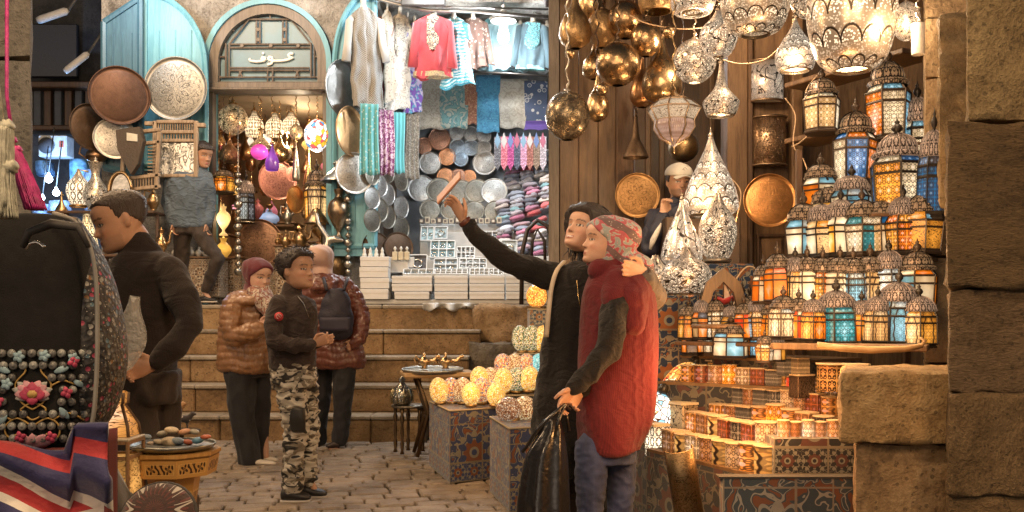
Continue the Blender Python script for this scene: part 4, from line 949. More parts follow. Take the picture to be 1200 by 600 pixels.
CL = [pierced((.17, .07, .03), (1, .36, .06), 'lace', .55, 10, 2.2, .5, .12), pierced((.11, .055, .028), (1, .42, .12), 'lace', .5, 9, 2, .5, .08), pierced((.26, .17, .08), (1, .5, .13), 'lace', .5, 10, 2.4, .5, .1), pierced((.09, .05, .03), (1, .45, .15), 'scroll', .5, 6, 2, .5, .1)]
HOT = pierced((.4, .15, .04), (1, .30, .03), 'lace', 2.4, 9, 2, .4, .5); REDL = pierced((.5, .08, .06), (1, .08, .03), 'dots', 2.6, 8, 3, .4, .6); CRM = pierced((.4, .3, .18), (1, .75, .42), 'scroll', .8, 5, 2, .6, .3); DKB = pierced((.08, .07, .07), (1, .5, .2), 'lace', .3, 8, 2, .5, .1)
boxm = lambda: simple('blockmesh', lambda m: m.box((0, 0, .5), (1, 1, 1), bev=.04, uvs=1.0))
def candle(lb, p, w_, h, kind, mt, rz=0, lid=None, group='small pierced candle lamps on the display tiers'):
    o = thing('candle_lamp', lb, 'candle lamp', p, rz, group); lid = lid or LIDC
    if kind == 'drum':
        inst(lmesh('drum', 20), 'shade', o, mt, scale=(w_, w_, h*.94)); inst(simple('lid', lambda m: m.lathe([(.5, 0), (.54, .1), (.54, .9), (.46, 1), (.4, .6), (0, .5)], 20)), 'rim', o, lid, (0, 0, h*.92), (w_, w_, h*.08))
    else:
        inst(boxm(), 'shade', o, mt, scale=(w_, w_*.8, h*.93)); inst(simple('sqlid', lambda m: m.box((0, 0, .5), (1, 1, 1), bev=.1)), 'rim', o, lid, (0, 0, h*.92), (w_*1.04, w_*.84, h*.08))
    return o
cn = dict(f='front row at the lowest tier', e='second tier above the front row', d='third tier with the glowing lamp', c='fourth tier behind the glowing lamp', b='fifth tier with the red light', a='highest tier below the stained glass lanterns')
spec = {'f': [('block', 1, 26), ('drum', 10, 25), ('block', 2, 27), ('block', 1, 28), ('drum', 10, 28), ('drum', 2, 29), ('drum', 8, 33), ('drum', 10, 34)],
 'e': [('block', 8, 24), ('block', 1, 25), ('drum', 10, 26), ('block', 9, 25), ('drum', 7, 26), ('block', 9, 27), ('drum', 2, 32)],
 'd': [('block', 8, 22), ('block', 3, 23), ('block', 7, 24), ('block', 8, 26), ('drum', 4, 31), ('block', 8, 28), ('block', 1, 27), ('block', 7, 25)],
 'c': [('block', 9, 20), ('block', 8, 21), ('block', 7, 22), ('block', 3, 22), ('block', 7, 23), ('block', 7, 23), ('drum', 2, 25), ('drum', 1, 24), ('block', 9, 24), ('block', 8, 22)],
 'b': [('block', 1, 18), ('drum', 3, 19), ('block', 7, 19), ('block', 8, 19), ('block', 5, 20), ('drum', 8, 20), ('block', 1, 20)],
 'a': [('drum', 8, 20), ('drum', 9, 21), ('drum', 1, 21), ('drum', 4, 23), ('block', 2, 20), ('block', 9, 20), ('block', 7, 19)]}
MTS = [CL[0], CL[1], CL[2], CL[3], HOT, REDL, CRM, DKB, pane((1, .34, .05), 'lace', .75, 2.0, 2.0), pane((.6, .14, .04), 'lace', .28, 2.0, 2.0), pane((1, .55, .15), 'arch', .7, 1.0, 1.5)]; 
DM = [pane(c, 'lace', e, 7.0, 2.0, (.05, .02, .01)) for c, e in (((1, .42, .12), .55), ((.8, .36, .12), .35), ((1, .62, .28), .6), ((.6, .25, .08), .22), ((1, .28, .02), 1.7))]; BM = [pane(c, 'lace', e, 2.0, 2.0, (.05, .02, .01)) for c, e in (((1, .42, .12), .55), ((.8, .36, .12), .35), ((1, .62, .28), .6), ((.6, .25, .08), .22), ((1, .28, .02), 1.7))]
LIDC = plain((.46, .33, .19), .6, 0, .25, 12, .2)
MN = ['copper lit', 'brown lattice', 'honey lattice', 'dark scrollwork', 'glowing orange', 'red lit', 'cream scrollwork', 'black', 'amber glass', 'deep red glass', 'golden arched']
for k, L_ in spec.items():
    a, b = rows[k]; n = len(L_); d = (b-a); ang = math.atan2(d.y, d.x)
    for i, (kd, mi, hp) in enumerate(L_):
        p = a.lerp(b, (i+.35)/(n-.2)); w_ = d.length/(n-.2)*.93; w_ = min(w_, .15)
        if i % 2 and k in 'fdc': kd = 'drum'
        candle(f'{MN[mi]} candle {"drum" if kd == "drum" else "box"}, {ORD[i]} from the left, {cn[k]}', p, w_, S(hp, p.y), kd, (DM if kd == 'drum' else BM)[mi] if mi < 5 else MTS[mi], ang+random.uniform(-.06, .06))
for x, y, w_, h_, Y, kd, mt, lb in ((975, 458, 34, 33, 4.25, 'drum', CL[0], 'large copper lit candle drum beside the stone ledge'), (1003, 452, 30, 26, 4.1, 'drum', CL[1], 'large brown candle drum touching the ledge with pale lid'), (940, 466, 24, 28, 4.42, 'block', CL[3], 'dark pierced candle box left of the two large drums'),
        (938, 441, 17, 22, 4.55, 'block', CL[1], 'small brown candle box above the red light'), (921, 440, 17, 22, 4.6, 'block', DKB, 'small black candle box behind the highest tier')):
    candle(lb, P(x, y, Y), S(w_, Y), S(h_, Y), kd, mt, .3, group=None)
for i in range(6):
    candle(f'{["copper lit", "dark brown", "honey", "amber", "copper lit", "brown"][i]} candle drum, {ORD[i]} from the left on the dark cloth counter by the ledge', P(918+i*14.5, 515.5, 3.93), S(13.5, 3.93), S(24-i % 2*2, 3.93), 'drum', DM[[0, 3, 2, 1, 0, 3][i]], .2*i)
# cream paper lamps and mosaic table lamps behind the red jumper
PAP = pierced((.5, .36, .2), (1, .66, .34), 'scroll', .7, 3, 2, .6, .45); PAPW = pierced((.72, .62, .46), (1, .82, .58), 'lace', 1.4, 2, 3, .6, .5)
pb = thing('side_counter', 'long low counter draped in dark tent cloth behind the jeans', 'counter', (PX(790, 4.5), 4.5, 0)); L = pb.location
za = CH-(523-HZ)/F*4.6; A = (PX(735, 5.0), 5.0); B = (PX(790, 4.45), 4.45)
m = MB(); p0 = Vector((PX(728, 5.15), 5.15)); p1 = rows['f'][0]; 
m.hprism([(p0.x-L.x, p0.y-L.y), (p1.x-L.x+.01, p1.y-L.y-.065), (p1.x-L.x+.4, p1.y-L.y+.35), (p0.x-L.x+.5, p0.y-L.y+.45)], 0, .449); m.build('cloth', KHD, pb)
m = MB(); m.hprism([(p0.x-L.x, p0.y-L.y), (p1.x-L.x+.01, p1.y-L.y-.067), (p1.x-L.x+.4, p1.y-L.y+.35), (p0.x-L.x+.5, p0.y-L.y+.45)], .45, .462); m.build('top_board', TAN, pb)
def zup(y, Y): return P(0, y, Y).z
for x, y, w_, h_, Y, kd, mt, lb in ((771, 534, 24, 38, 4.75, 'block', PAPW, 'small white fretwork box lamp, nearest the jeans'), (795, 540, 26, 36, 4.6, 'block', PAPW, 'small white box lamp with a round dark emblem'), (806, 512, 40, 42, 4.95, 'block', PAP, 'large cream box lamp with cutout scrolls'),
    (832, 480, 34, 34, 5.0, 'block', PAP, 'cream box lamp with a black knot emblem'), (768, 464, 28, 26, 5.5, 'block', PAP, 'cream cutout box lamp under the orange mosaic dome'), (772, 430, 30, 34, 5.7, 'block', PAP, 'cream cutout box lamp above the orange mosaic dome'),
    (838, 445, 32, 24, 5.2, 'block', CL[0], 'amber lattice box lamp right of the orange mosaic dome')):
    candle(lb, P(x, y, Y), S(w_, Y), S(h_, Y), kd, mt, .5, plain((.6, .48, .3), .6), group=None)
stm = thing('lamp_stand', 'stepped cream stand under the cutout box lamps', 'stand', (PX(790, 5.6), 5.2, 0)); L = stm.location
for x0, x1, y0, Y in ((752, 900, 400, 5.75), (752, 860, 431, 5.55), (755, 858, 481, 5.1), (758, 850, 512, 4.98)): 
    a, b = PX(x0, Y), PX(x1, Y); m = MB(); m.box(((a+b)/2-L.x, Y-L.y+.1, (PZ(y0, Y)-.002+.46)/2), (b-a, .24, PZ(y0, Y)-.002-.465), bev=.006); m.build('step', plain((.42, .31, .18), .7, 0, .2), stm)
MOSO = mosaic(((.9, .28, .05), (.95, .5, .12), (1, .75, .4), (.6, .08, .03), (.9, .4, .1)), 1.3, 36); MOSB = mosaic(((.5, .75, .85), (.75, .88, .92), (.2, .5, .7), (.85, .9, .9)), 1.2, 30)
def dome(lb, x, y, w_, h_, Y, mt, tilt, grp=None):
    q = S(1, Y); o = thing('mosaic_lamp', lb, 'mosaic lamp', P(x, y, Y), 0, grp); o.rotation_euler = (0, R(tilt), R(random.uniform(-20, 20)))
    m = MB(); m.lathe([(w_/2*q*math.cos(t*PI/16), h_*q*math.sin(t*PI/16)) for t in range(0, 9)], 28); m.build('glass_dome', mt, o)
    m = MB(); m.lathe([(w_/2*q, 0), (w_/2*q+.006, -.004), (w_/2*q+.006, .012), (w_/2*q, .016)], 28, cap=False); m.build('rim', metal(OLDM, .4), o)
    m = MB(); m.lathe([(.02, 0), (.03, .02), (.022, .05), (0, .06)], 12, (0, 0, h_*q*.96)); m.build('fitting', plain((.03, .025, .02), .4), o)
dome('large orange mosaic dome lamp tilted on its side', 797, 462, 50, 40, 5.2, MOSO, 25); dome('blue and white mosaic dome lamp glowing near the red jumper', 764, 492, 46, 34, 5.0, MOSB, 20)
# ------------------------------------------------------------------ mosaic egg lamps
MY = mosaic(((.9, .45, .06), (.95, .66, .18), (.6, .2, .03), (1, .6, .12), (.9, .8, .5)), .75, 30); MR = mosaic(((.7, .08, .03), (.85, .6, .3), (.06, .14, .25), (.9, .4, .08), (.8, .7, .5)), .55, 28); MW = mosaic(((.8, .6, .32), (.25, .07, .03), (.85, .7, .42), (.4, .2, .06)), .6, 28)
MBb = mosaic(((.1, .5, .6), (.15, .6, .75), (.05, .35, .5), (.4, .75, .8)), .8, 30); MOr = mosaic(((1, .4, .05), (.95, .3, .03), (.5, .1, .02), (1, .6, .15)), 1.3, 26); MG = mosaic(((.9, .85, .7), (.05, .2, .08), (.1, .08, .05), (.8, .65, .3)), .5, 30); MBr = mosaic(((.35, .17, .09), (.8, .7, .55), (.25, .1, .05), (.6, .35, .2)), .35, 22)
EG = 'mosaic glass egg lamps heaped on the cloth covered boxes'
def egg(lb, x, y, w_, h_, Y, mt, lean=0, rz=0, lit=None):
    q = S(1, Y); o = thing('mosaic_egg_lamp', lb, 'mosaic lamp', P(x, y, Y), 0, EG); o.rotation_euler = (0, R(lean), rz)
    w_ *= 1.12; inst(lmesh('egg', 22), 'glass_globe', o, mt, (0, 0, 0), (w_*q, w_*q, h_*q))
    inst(ringm(), 'base_ring', o, metal((.4, .26, .12), .35), (0, 0, -.006), (w_*q*.62, w_*q*.62, .022))
ec = [(MY, 'golden'), (MR, 'red and cream flecked'), (MW, 'cream and brown'), (MY, 'yellow spotted'), (MR, 'red star patterned'), (MR, 'pink flecked'), (MY, 'bright gold')]
for i, (x, dY) in enumerate(((516, .1), (530, .2), (543, .1), (552, -.15), (564, .05), (574, .15), (580, -.12))):
    egg(f'{ec[i][1]} mosaic egg lamp, {ORD[i]} from the left on the low left box', x, 473+(3 if dY < 0 else 0), 20, 31 if dY > 0 else 28, 6.35+dY, ec[i][0], (i-3)*2)
e2 = [(MY, 'amber'), (MW, 'ivory and rust'), (MY, 'gold crackled'), (MG, 'black and white'), (MY, 'pale gold')]
for i, x in enumerate((564, 576, 590, 605, 619)): egg(f'{e2[i][1]} mosaic egg lamp, {ORD[i]} from the left in the second heap', x, 461-abs(i-2), 21, 30, 6.5+.03*(i % 2), e2[i][0], (i-2)*3)
e3 = [(MR, 'maroon spotted'), (MW, 'cream patterned'), (MR, 'rusty flowered'), (MBb, 'turquoise')]
for i, x in enumerate((591, 604, 617, 631)): egg(f'{e3[i][1]} mosaic egg lamp, {ORD[i]} from the left in the third heap', x, 441, 19, 27, 6.65, e3[i][0], (i-2)*3)
e4 = [(MG, 'green flecked'), (MG, 'olive and cream'), (MY, 'yellow with red stars')]
for i, x in enumerate((612, 623, 634)): egg(f'{e4[i][1]} mosaic egg lamp, {ORD[i]} from the left just above the turquoise one', x, 413, 19, 32, 6.8, e4[i][0], (i-1)*6)
egg('single fiery orange mosaic egg lamp on top of the tall blue box', 629, 361, 22, 28, 7.0, MOr)
for i, (x, lb) in enumerate(((601, 'brown zigzag'), (617, 'white and brown swirl'), (634, 'brown net patterned'))): egg(f'{lb} mosaic egg lamp lying on the front corner box', x, 494, 27, 30, 5.55+.05*i, MBr if i != 1 else MW, -20+i*12)
# cloth covered cubes
KC = khay((.04, .06, .16), (.24, .08, .03), (.30, .27, .20), 2.7, .7)
def cube(lb, pts, z1, mat):
    o = thing('cloth_covered_box', lb, 'display box', (pts[0][0], pts[0][1], 0), 0, 'tent cloth covered display boxes'); m = MB(); m.hprism([(x-pts[0][0], y-pts[0][1]) for x, y in pts], .04, z1, uvs=1.0); ob = m.build('box', mat, o)
    m = MB(); n = len(pts); q = [Vector((x-pts[0][0], y-pts[0][1], z1-.003)) for x, y in pts]; m.tube(q+[q[0]], .006, 5); m.build('piping', plain((.35, .28, .18), .7), o)
def cubepx(lb, xl, Yl, xc, Yc, xr, Yr, z1, mat):
    a = Vector((PX(xl, Yl), Yl)); b = Vector((PX(xc, Yc), Yc)); c = Vector((PX(xr, Yr), Yr)); d = a+c-b
    cube(lb, [tuple(b), tuple(c), tuple(d), tuple(a)], z1, mat)
zc1 = CH-(482-HZ)/F*6.0; cubepx('blue and rust tent cloth box under the golden egg lamps', 503, 6.75, 527, 6.05, 596, 6.3, zc1, KC)
zc2 = CH-(498-HZ)/F*5.3; cubepx('nearer tent cloth box whose corner juts beside the black handbag', 574, 5.75, 597, 5.15, 700, 5.4, zc2, KC)
cubepx('tent cloth box raising the second heap of egg lamps', 552, 6.7, 562, 6.45, 650, 6.5, CH-(463-HZ)/F*6.45, KHD)
cubepx('tent cloth box raising the third heap of egg lamps', 580, 6.8, 585, 6.6, 660, 6.65, CH-(442-HZ)/F*6.6, KHD)
cubepx('tent cloth box raising the green flecked egg lamps', 602, 6.95, 605, 6.75, 665, 6.8, CH-(414-HZ)/F*6.75, KC)
cubepx('tall narrow blue tent cloth box behind the black dress', 618, 7.08, 621, 6.92, 650, 6.96, CH-(362-HZ)/F*6.92, khay((.05, .08, .12), (.3, .14, .06), (.36, .33, .27), 7))
# pointed wooden frame with the red model
o = thing('arched_frame', 'dark pointed wooden arch frame before the blue cloth', 'frame', P(848, 380, 5.0)); q = S(1, 5.0)
def pa(w_, h_): return [(-w_, 0), (-w_*1.0, h_*.45), (-w_*.75, h_*.75), (0, h_), (w_*.75, h_*.75), (w_*1.0, h_*.45), (w_, 0)]
m = MB(); outer = pa(26*q, 66*q); inner = pa(16*q, 50*q); m.prism(outer+inner[::-1], 0, .04); m.build('wood_surround', wood((.10, .06, .03), (.2, .12, .06), 1.5), o)
o = thing('model_boat', 'little red model boat inside the pointed wooden frame', 'model boat', P(848, 356, 5.1))
m = MB(); m.grid(lambda u, v: ((u-.5)*22*q, (abs(v-.5)*2-1)*.0+(v-.5)*6*q*math.sin(PI*u), abs(v-.5)*12*q+abs(u-.5)*8*q), 12, 6); ob = m.build('hull', plain((.5, .05, .05), .4), o); so = ob.modifiers.new('s', 'SOLIDIFY'); so.thickness = .008
m = MB(); m.prism([(0, 6*q), (8*q, 8*q), (1*q, 26*q)], 0, .006); m.build('sail', plain((.75, .6, .5), .6), o); m = MB(); m.tube([(0, 0, 0), (0, 0, 28*q)], .004, 5); m.build('mast', DWOOD, o)
o = thing('round_table', 'low round wooden table edge under the pointed frame', 'table', P(848, 405, 4.95)); 
m = MB(); m.lathe([(0, 20*q), (36*q, 20*q), (38*q, 22*q), (36*q, 25*q), (0, 25*q)], 32); m.build('table_top', MWOOD, o); m = MB(); m.lathe([(12*q, 0), (5*q, 4*q), (5*q, 18*q), (14*q, 20*q)], 16); m.build('pedestal', MWOOD, o)
# things leaning against the low counter

m = MB(); m.grid(lambda u, v: (.055*math.cos(PI*(u*1.1-.05)), -.05*math.sin(PI*(u*1.1-.05)), v*.4), 14, 3); ob = m.build('brass_sheet', metal((.22, .15, .08), .4, .2), None, P(812, 632, 3.9)); ob.rotation_euler = (R(8), R(-12), R(10)); so = ob.modifiers.new('s', 'SOLIDIFY'); so.thickness = .006
tag(ob, 'curved dull brass panel leaning against the counter', 'panel')

# ------------------------------------------------------------------ little tables by the steps
TW = wood((.10, .05, .02), (.25, .14, .06), 2); DKM = metal((.14, .09, .05), .4)
o = thing('side_table', 'small dark metal side table with turned legs beside the steps', 'side table', P(480, 530, 7.2), 0, 'little tables by the steps'); q = S(1, 7.2)
m = MB(); m.lathe([(0, 53*q), (21*q, 53*q), (22*q, 54.5*q), (21*q, 56*q), (0, 56*q)], 28); m.build('table_top', metal((.3, .26, .2), .35, .3), o)
for a in (30, 102, 174, 246, 318):
    m = MB(); c, s_ = math.cos(R(a))*17*q, math.sin(R(a))*17*q; m.lathe([(2.6*q, 0), (1.6*q, 4*q), (2.4*q, 12*q), (1.4*q, 16*q), (2.2*q, 26*q), (1.5*q, 34*q), (2.8*q, 42*q), (1.6*q, 46*q), (2.6*q, 53*q)], 8, (c, s_, 0)); m.build('leg', DKM, o)
o = thing('side_table', 'taller wooden side table with pale top holding the oil lamps', 'side table', P(513, 532, 7.0), .2, 'little tables by the steps'); q = S(1, 7.0)
m = MB(); m.box((0, 0, 94*q), (84*q, .38, 6*q), bev=.01); m.build('table_top', wood((.35, .22, .1), (.6, .4, .2), 2, .4, 'x'), o)
for sx in (-1, 1):
    for sy in (-1, 1): m = MB(); m.tube([(sx*26*q, sy*.13, 0), (sx*12*q, sy*.08, 50*q), (sx*26*q, sy*.13, 91*q)], [.014, .02, .014], 8); m.build('leg', DKM, o)
m = MB(); m.lathe([(0, 44*q), (18*q, 44*q), (18*q, 46*q), (0, 46*q)], 20); m.build('lower_shelf', DKM, o)
tray('shallow white metal dish on the taller side table', 507, 434, 36, 6.95, metal((.5, .48, .42), .3, .3), None, 0, 88, None, 'dish', 'dish')
o = thing('hookah_base', 'clear glass and silver ribbed jar on the small side table', 'jar', P(471, 474, 7.15)); q = S(1, 7.15)
m = MB(); m.lathe([(9*q, 0), (12*q, 3*q), (13*q, 11*q), (10*q, 19*q), (5*q, 23*q), (3*q, 26*q), (4*q, 30*q), (1*q, 33*q), (0, 34*q)], 20); m.build('body', metal((.5, .48, .42), .15, .6, .5, 30), o)
m = MB()
for k in range(10): a = k*PI/5; m.tube([(12.6*q*math.cos(a), 12.6*q*math.sin(a), 2*q), (13.6*q*math.cos(a), 13.6*q*math.sin(a), 11*q), (10.4*q*math.cos(a), 10.4*q*math.sin(a), 19*q)], .004, 4)
m.build('wire_cage', metal((.6, .5, .3), .25), o)
for i, (x, w_, lb) in enumerate(((497, 26, 'dull brass oil lamp with long spout on the white dish'), (522, 30, 'bright brass oil lamp pointing right at the table edge'))):
    o = thing('oil_lamp', lb, 'oil lamp', P(x, 432, 6.9), 0, 'brass oil lamps on the side table'); q = S(1, 6.9); k = w_/30; m = MB()
    m.lathe([(5*q*k, 0), (3*q*k, 2*q), (8*q*k, 7*q), (8*q*k, 10*q), (3*q, 13*q), (1.5*q, 15*q), (2.4*q, 17*q), (0, 19*q)], 14); m.build('bowl', BR1, o)
    m = MB(); m.tube([(6*q*k, 0, 8*q), (13*q*k, 0, 9*q), (18*q*k, 0, 14*q), (21*q*k, 0, 15*q)], [.02, .014, .011, .016], 8); m.build('spout', BR1, o)
    m = MB(); m.tube([(-6*q*k, 0, 10*q), (-11*q*k, 0, 15*q), (-14*q*k, 0, 11*q), (-9*q*k, 0, 6*q)], .007, 6); m.build('handle', BR1, o)
# ------------------------------------------------------------------ brass shop (middle) and old trays on the left
MIX = 'trays and metal dishes hung on the blue doors'
tray('very large brown copper tray on the dark blue shutter', 140, 112, 30, 9.35, tray_mat((.10, .058, .042), (.05, .03, .022), 12, .45, .2), ry=34)
tray('big dark tray turned nearly edge on at the far left', 106, 149, 15, 9.4, TD, ry=27)
tray('engraved silver tray half hidden under the brown copper tray', 135, 162, 22, 9.45, TS, ry=24)
tray('very large pale silver tray with a star rosette on the blue door', 206, 104, 37, 9.5, tray_mat((.33, .33, .315), (.08, .08, .075), 16, .4))
tray('plain grey steel tray on the right blue door', 403, 105, 17, 9.6, TK, ry=34)
tray('hammered brass gong shaped tray under the grey steel tray', 410, 154, 12, 9.55, tray_mat((.55, .33, .16), (.3, .16, .06), 12, .25, .3), ry=29)
tray('ornate silver tray with scalloped relief beside the grey lampshade', 415, 203, 20, 9.6, TS, ry=24)
tray('pink and red enamelled tray at the back of the brass shop', 325, 211, 19, 11.0, TP, ry=23)
tray('large round engraved copper tray low at the back of the brass shop', 303, 285, 28, 10.8, TP and tray_mat((.36, .22, .15), (.1, .06, .04), 12, .4))
tray('small copper dish turned sideways beside the hanging spoon', 346, 234, 7, 10.1, TC, ry=16)
tray('small dark red dish overlapping the pink tray', 343, 204, 7, 10.3, TP, ry=9)
BG = 'lit brass lamps inside the brass shop'
BW = metal((.66, .42, .2), .22, tarn=.4); BPG = pierced((.6, .4, .2), (1, .72, .4), 'scroll', 1.5, 7, 4); BPL = pierced((.6, .42, .22), (1, .75, .45), 'lace', 1.5, 10, 4)
Wt = lambda c, e=1.6: pane(c, 'plain', e, 2, 2)
def hshop(lb, kind, x, y0, y1, w_, Y, mt, lit=0, grp=BG, **k):
    q = S(1, Y); h = (y1-y0)*q; o = thing('hanging_lamp', lb, 'hanging lamp', P(x, y1, Y), random.uniform(0, 6), grp)
    inst(lmesh(kind), 'shade', o, mt, scale=(w_*q, w_*q, h)); inst(capm(), 'cap', o, BW, (0, 0, h-.004), (w_*q*.35, w_*q*.35, h*.18))
    L = PZ(110, Y)-PZ(y0, Y)-.02
    if L > .03: inst(chainm(), 'chain', o, BW, (0, 0, h), (.8, .8, L))
    return o
for a in [('large pierced gold globe hanging by the left door post', 'globe', 273, 122, 158, 34, 10.4, BPG), ('short brass drum lamp with white band, left of three', 'squat', 298, 130, 160, 22, 10.7, BPL), ('short brass drum lamp in the middle of three', 'squat', 322, 132, 160, 22, 10.8, BPL),
          ('short brass drum lamp, right of three', 'squat', 341, 131, 156, 20, 10.9, BPL), ('gold bell lamp glowing white above the magenta globe', 'bell', 306, 152, 172, 26, 10.5, BPG), ('plump copper lamp hanging under the pierced gold globe', 'pear', 269, 160, 192, 24, 10.35, COPP and metal((.55, .32, .18), .3, .5, .5)),
          ('glowing magenta glass globe', 'globe', 304, 169, 187, 20, 10.3, Wt((.95, .08, .45), 2.2)), ('deep purple glass drop beside the magenta globe', 'drop', 319, 168, 200, 16, 10.35, Wt((.25, .06, .45), 1.0)), ('gold pear lamp between the drum lamps and the mosaic ball', 'pear', 328, 158, 190, 22, 10.6, BW),
          ('small pierced silver globe on a bright column', 'globe', 347, 146, 164, 16, 10.15, BPG), ('slim hanging silver drop with red bead', 'cone', 347, 166, 212, 9, 10.1, metal((.6, .55, .5), .25)), ('dim brass lamp against the left side wall', 'onion', 256, 150, 180, 16, 10.6, BW),
          ('hanging brass scoop in the right of the brass shop', 'cone', 362, 175, 232, 14, 10.2, BW), ('small copper lamp high at the right door post', 'bell', 385, 118, 140, 18, 10.5, BW), ('tiny gold lamp behind the purple glass drop', 'onion', 336, 168, 186, 12, 10.9, BPG), ('brown glass lamp deep in the brass shop', 'pear', 288, 160, 188, 16, 11.2, metal((.4, .22, .1), .3))]: hshop(*a)
o = hshop('white glass ball lamp with red, blue and orange mosaic triangles', 'globe', 372, 140, 178, 31, 10.0, mosaic(((.9, .9, .95), (.85, .88, .95), (.9, .9, .9), (.9, .9, .9), (.7, .1, .12), (.1, .3, .6), (.95, .5, .05), (.92, .92, .95)), .9, 7, .05))
lantern('hexagonal lantern glowing orange by the left door post', 262, 227, 193, 24, 10.0, 'ooa', 'arch', 'tall', group=None, hanging=80, e=1.4)
lantern('brown fretwork lantern standing in the middle of the brass shop', 288, 262, 198, 18, 10.5, 'ksk', 'lace', 'squat', group=None, dark=True, e=.5)
lantern('tall gilded lantern behind the ribbed brass dome', 371, 262, 186, 26, 10.0, 'acc', 'arch', 'tall', group=None, e=1.3)
lantern('faceted copper lantern deep behind the grey figure of a bird', 386, 250, 205, 20, 10.6, 'aoa', 'lace', 'cham', group=None, e=.8)
GSV = metal((.5, .48, .44), .3, tarn=.5); GBR = metal((.5, .34, .18), .28, tarn=.5)
def ware(name, lb, cat, kind, x, y0, y1, w_, Y, mt, group=None, spout=False, handle=False, tip=True):
    q = S(1, Y); h = (y1-y0)*q; r = w_*q; o = thing(name, lb, cat, P(x, y1, Y), 0, group); inst(lmesh(kind), 'body', o, mt, scale=(r, r, h))
    if tip: inst(capm(), 'lid', o, mt, (0, 0, h*.97), (r*.35, r*.35, h*.14))
    if spout: m = MB(); m.tube([(r*.4, 0, h*.4), (r*.7, 0, h*.5), (r*.78, 0, h*.85), (r*.95, 0, h*.95)], [.018, .013, .009, .009], 8); m.build('spout', mt, o)
    if handle: m = MB(); m.tube([(-r*.3, 0, h*.8), (-r*.75, 0, h*.85), (-r*.85, 0, h*.5), (-r*.45, 0, h*.25)], .01, 7); m.build('handle', mt, o)
    return o
SHW = thing('shop_counter', 'inlaid wooden counter piled with brass ware in the shop doorway', 'counter', P(315, 345, 10.3)); L = SHW.location
INL = khay((.10, .055, .03), (.3, .2, .12), (.5, .45, .36), 6)
for x0, x1, y0, y1, Y, dep in ((243, 283, 303, 350, 10.05, .3), (285, 330, 316, 350, 10.5, .4), (322, 362, 289, 350, 10.15, .3), (362, 388, 285, 350, 10.25, .4), (248, 268, 276, 303, 10.3, .3), (275, 345, 262, 266, 11.2, .5)):
    a, b = PX(x0, Y), PX(x1, Y); m = MB(); z1 = PZ(y0, Y); z0 = 1.235 if y1 == 350 else PZ(y1, Y); m.box(((a+b)/2-L.x, Y+dep/2-L.y, (z0+z1)/2-L.z), (b-a, dep, z1-z0), bev=.01, uvs=1); m.build('inlaid_cabinet', INL if y1 == 350 else MWOOD, SHW)
    m = MB(); m.box(((a+b)/2-L.x, Y+dep/2-L.y, z1-L.z+.012), (b-a+.04, dep+.04, .02), bev=.006); m.build('cabinet_top', MWOOD, SHW)
W1 = 'brass ware crowded on the shop counter'
for a in [('oil_lamp', 'glass oil lamp glowing amber on the left cabinet', 'oil lamp', 'urn', 262, 242, 276, 16, 10.1, Wt((1, .6, .2), 1.8)), ('oil_lamp', 'low amber glass lamp glowing beside the silver bead chain', 'oil lamp', 'vase', 262, 279, 302, 18, 9.98, Wt((1, .5, .08), 1.9)),
          ('vase', 'silver lidded vase on the left cabinet edge', 'vase', 'urn', 249, 272, 303, 12, 10.1, GSV), ('vase', 'tall dark brass vase under the grey lampshade', 'vase', 'urn', 397, 222, 283, 26, 9.75, metal((.33, .25, .17), .3, tarn=.6)), ('coffee_pot', 'gilded coffee pot at the front of the counter', 'coffee pot', 'teapot', 352, 268, 290, 16, 10.1, GBR),
          ('coffee_pot', 'small shiny coffee pot left of the gilded one', 'coffee pot', 'teapot', 335, 271, 290, 12, 10.15, GBR), ('vase', 'tiny brass vase between the counter and the big tray', 'vase', 'vase', 326, 274, 289, 8, 10.2, BW), ('samovar', 'brass samovar behind the boy on the right cabinet', 'samovar', 'urn', 376, 256, 286, 22, 10.2, GBR),
          ('brass_dome', 'ribbed brass dome lid over the right cabinet', 'dome', 'shade', 371, 245, 262, 30, 9.85, GBR), ('ewer', 'slim silver ewer by the blue glass oval', 'ewer', 'jug', 337, 238, 262, 10, 10.4, GSV), ('vase', 'pink glass vase on the rear shelf', 'vase', 'urn', 302, 235, 262, 14, 10.9, plain((.6, .2, .22), .25)),
          ('vase', 'blue white glass bowl glowing on the rear shelf', 'vase', 'squat', 315, 246, 262, 24, 11.2, Wt((.55, .7, 1), 1.0)), ('vase', 'bronze urn at the foot of the right cabinet', 'vase', 'urn', 395, 288, 345, 26, 9.9, metal((.2, .14, .08), .35)), ('ewer', 'dark ewer standing on the left part of the rear shelf', 'ewer', 'jug', 281, 238, 262, 12, 11.3, GBR)]:  # the blue white bowl's glint is emission put into its glass
    ware(a[0], a[1], a[2], *a[3:9], mt=a[9], group=W1 if a[0] == 'vase' else None, spout=a[0] in ('coffee_pot', 'ewer'), handle=a[0] in ('coffee_pot', 'ewer', 'samovar'))
o = thing('lampshade_lamp', 'wide grey metal lampshade on the dark brass vase', 'lamp', P(397, 213, 9.75)); q = S(1, 9.75)
m = MB(); m.lathe([(21*q, 0), (20*q, 3*q), (10*q, 12*q), (6*q, 15*q), (5*q, 19*q), (7*q, 21*q), (4*q, 25*q), (0, 26*q)], 28, cap=False); m.build('shade', metal((.42, .42, .40), .3, tarn=.4), o); m = MB(); m.tube([(0, 0, -9*q), (0, 0, 12*q)], .014, 6); m.build('stem', GBR, o)
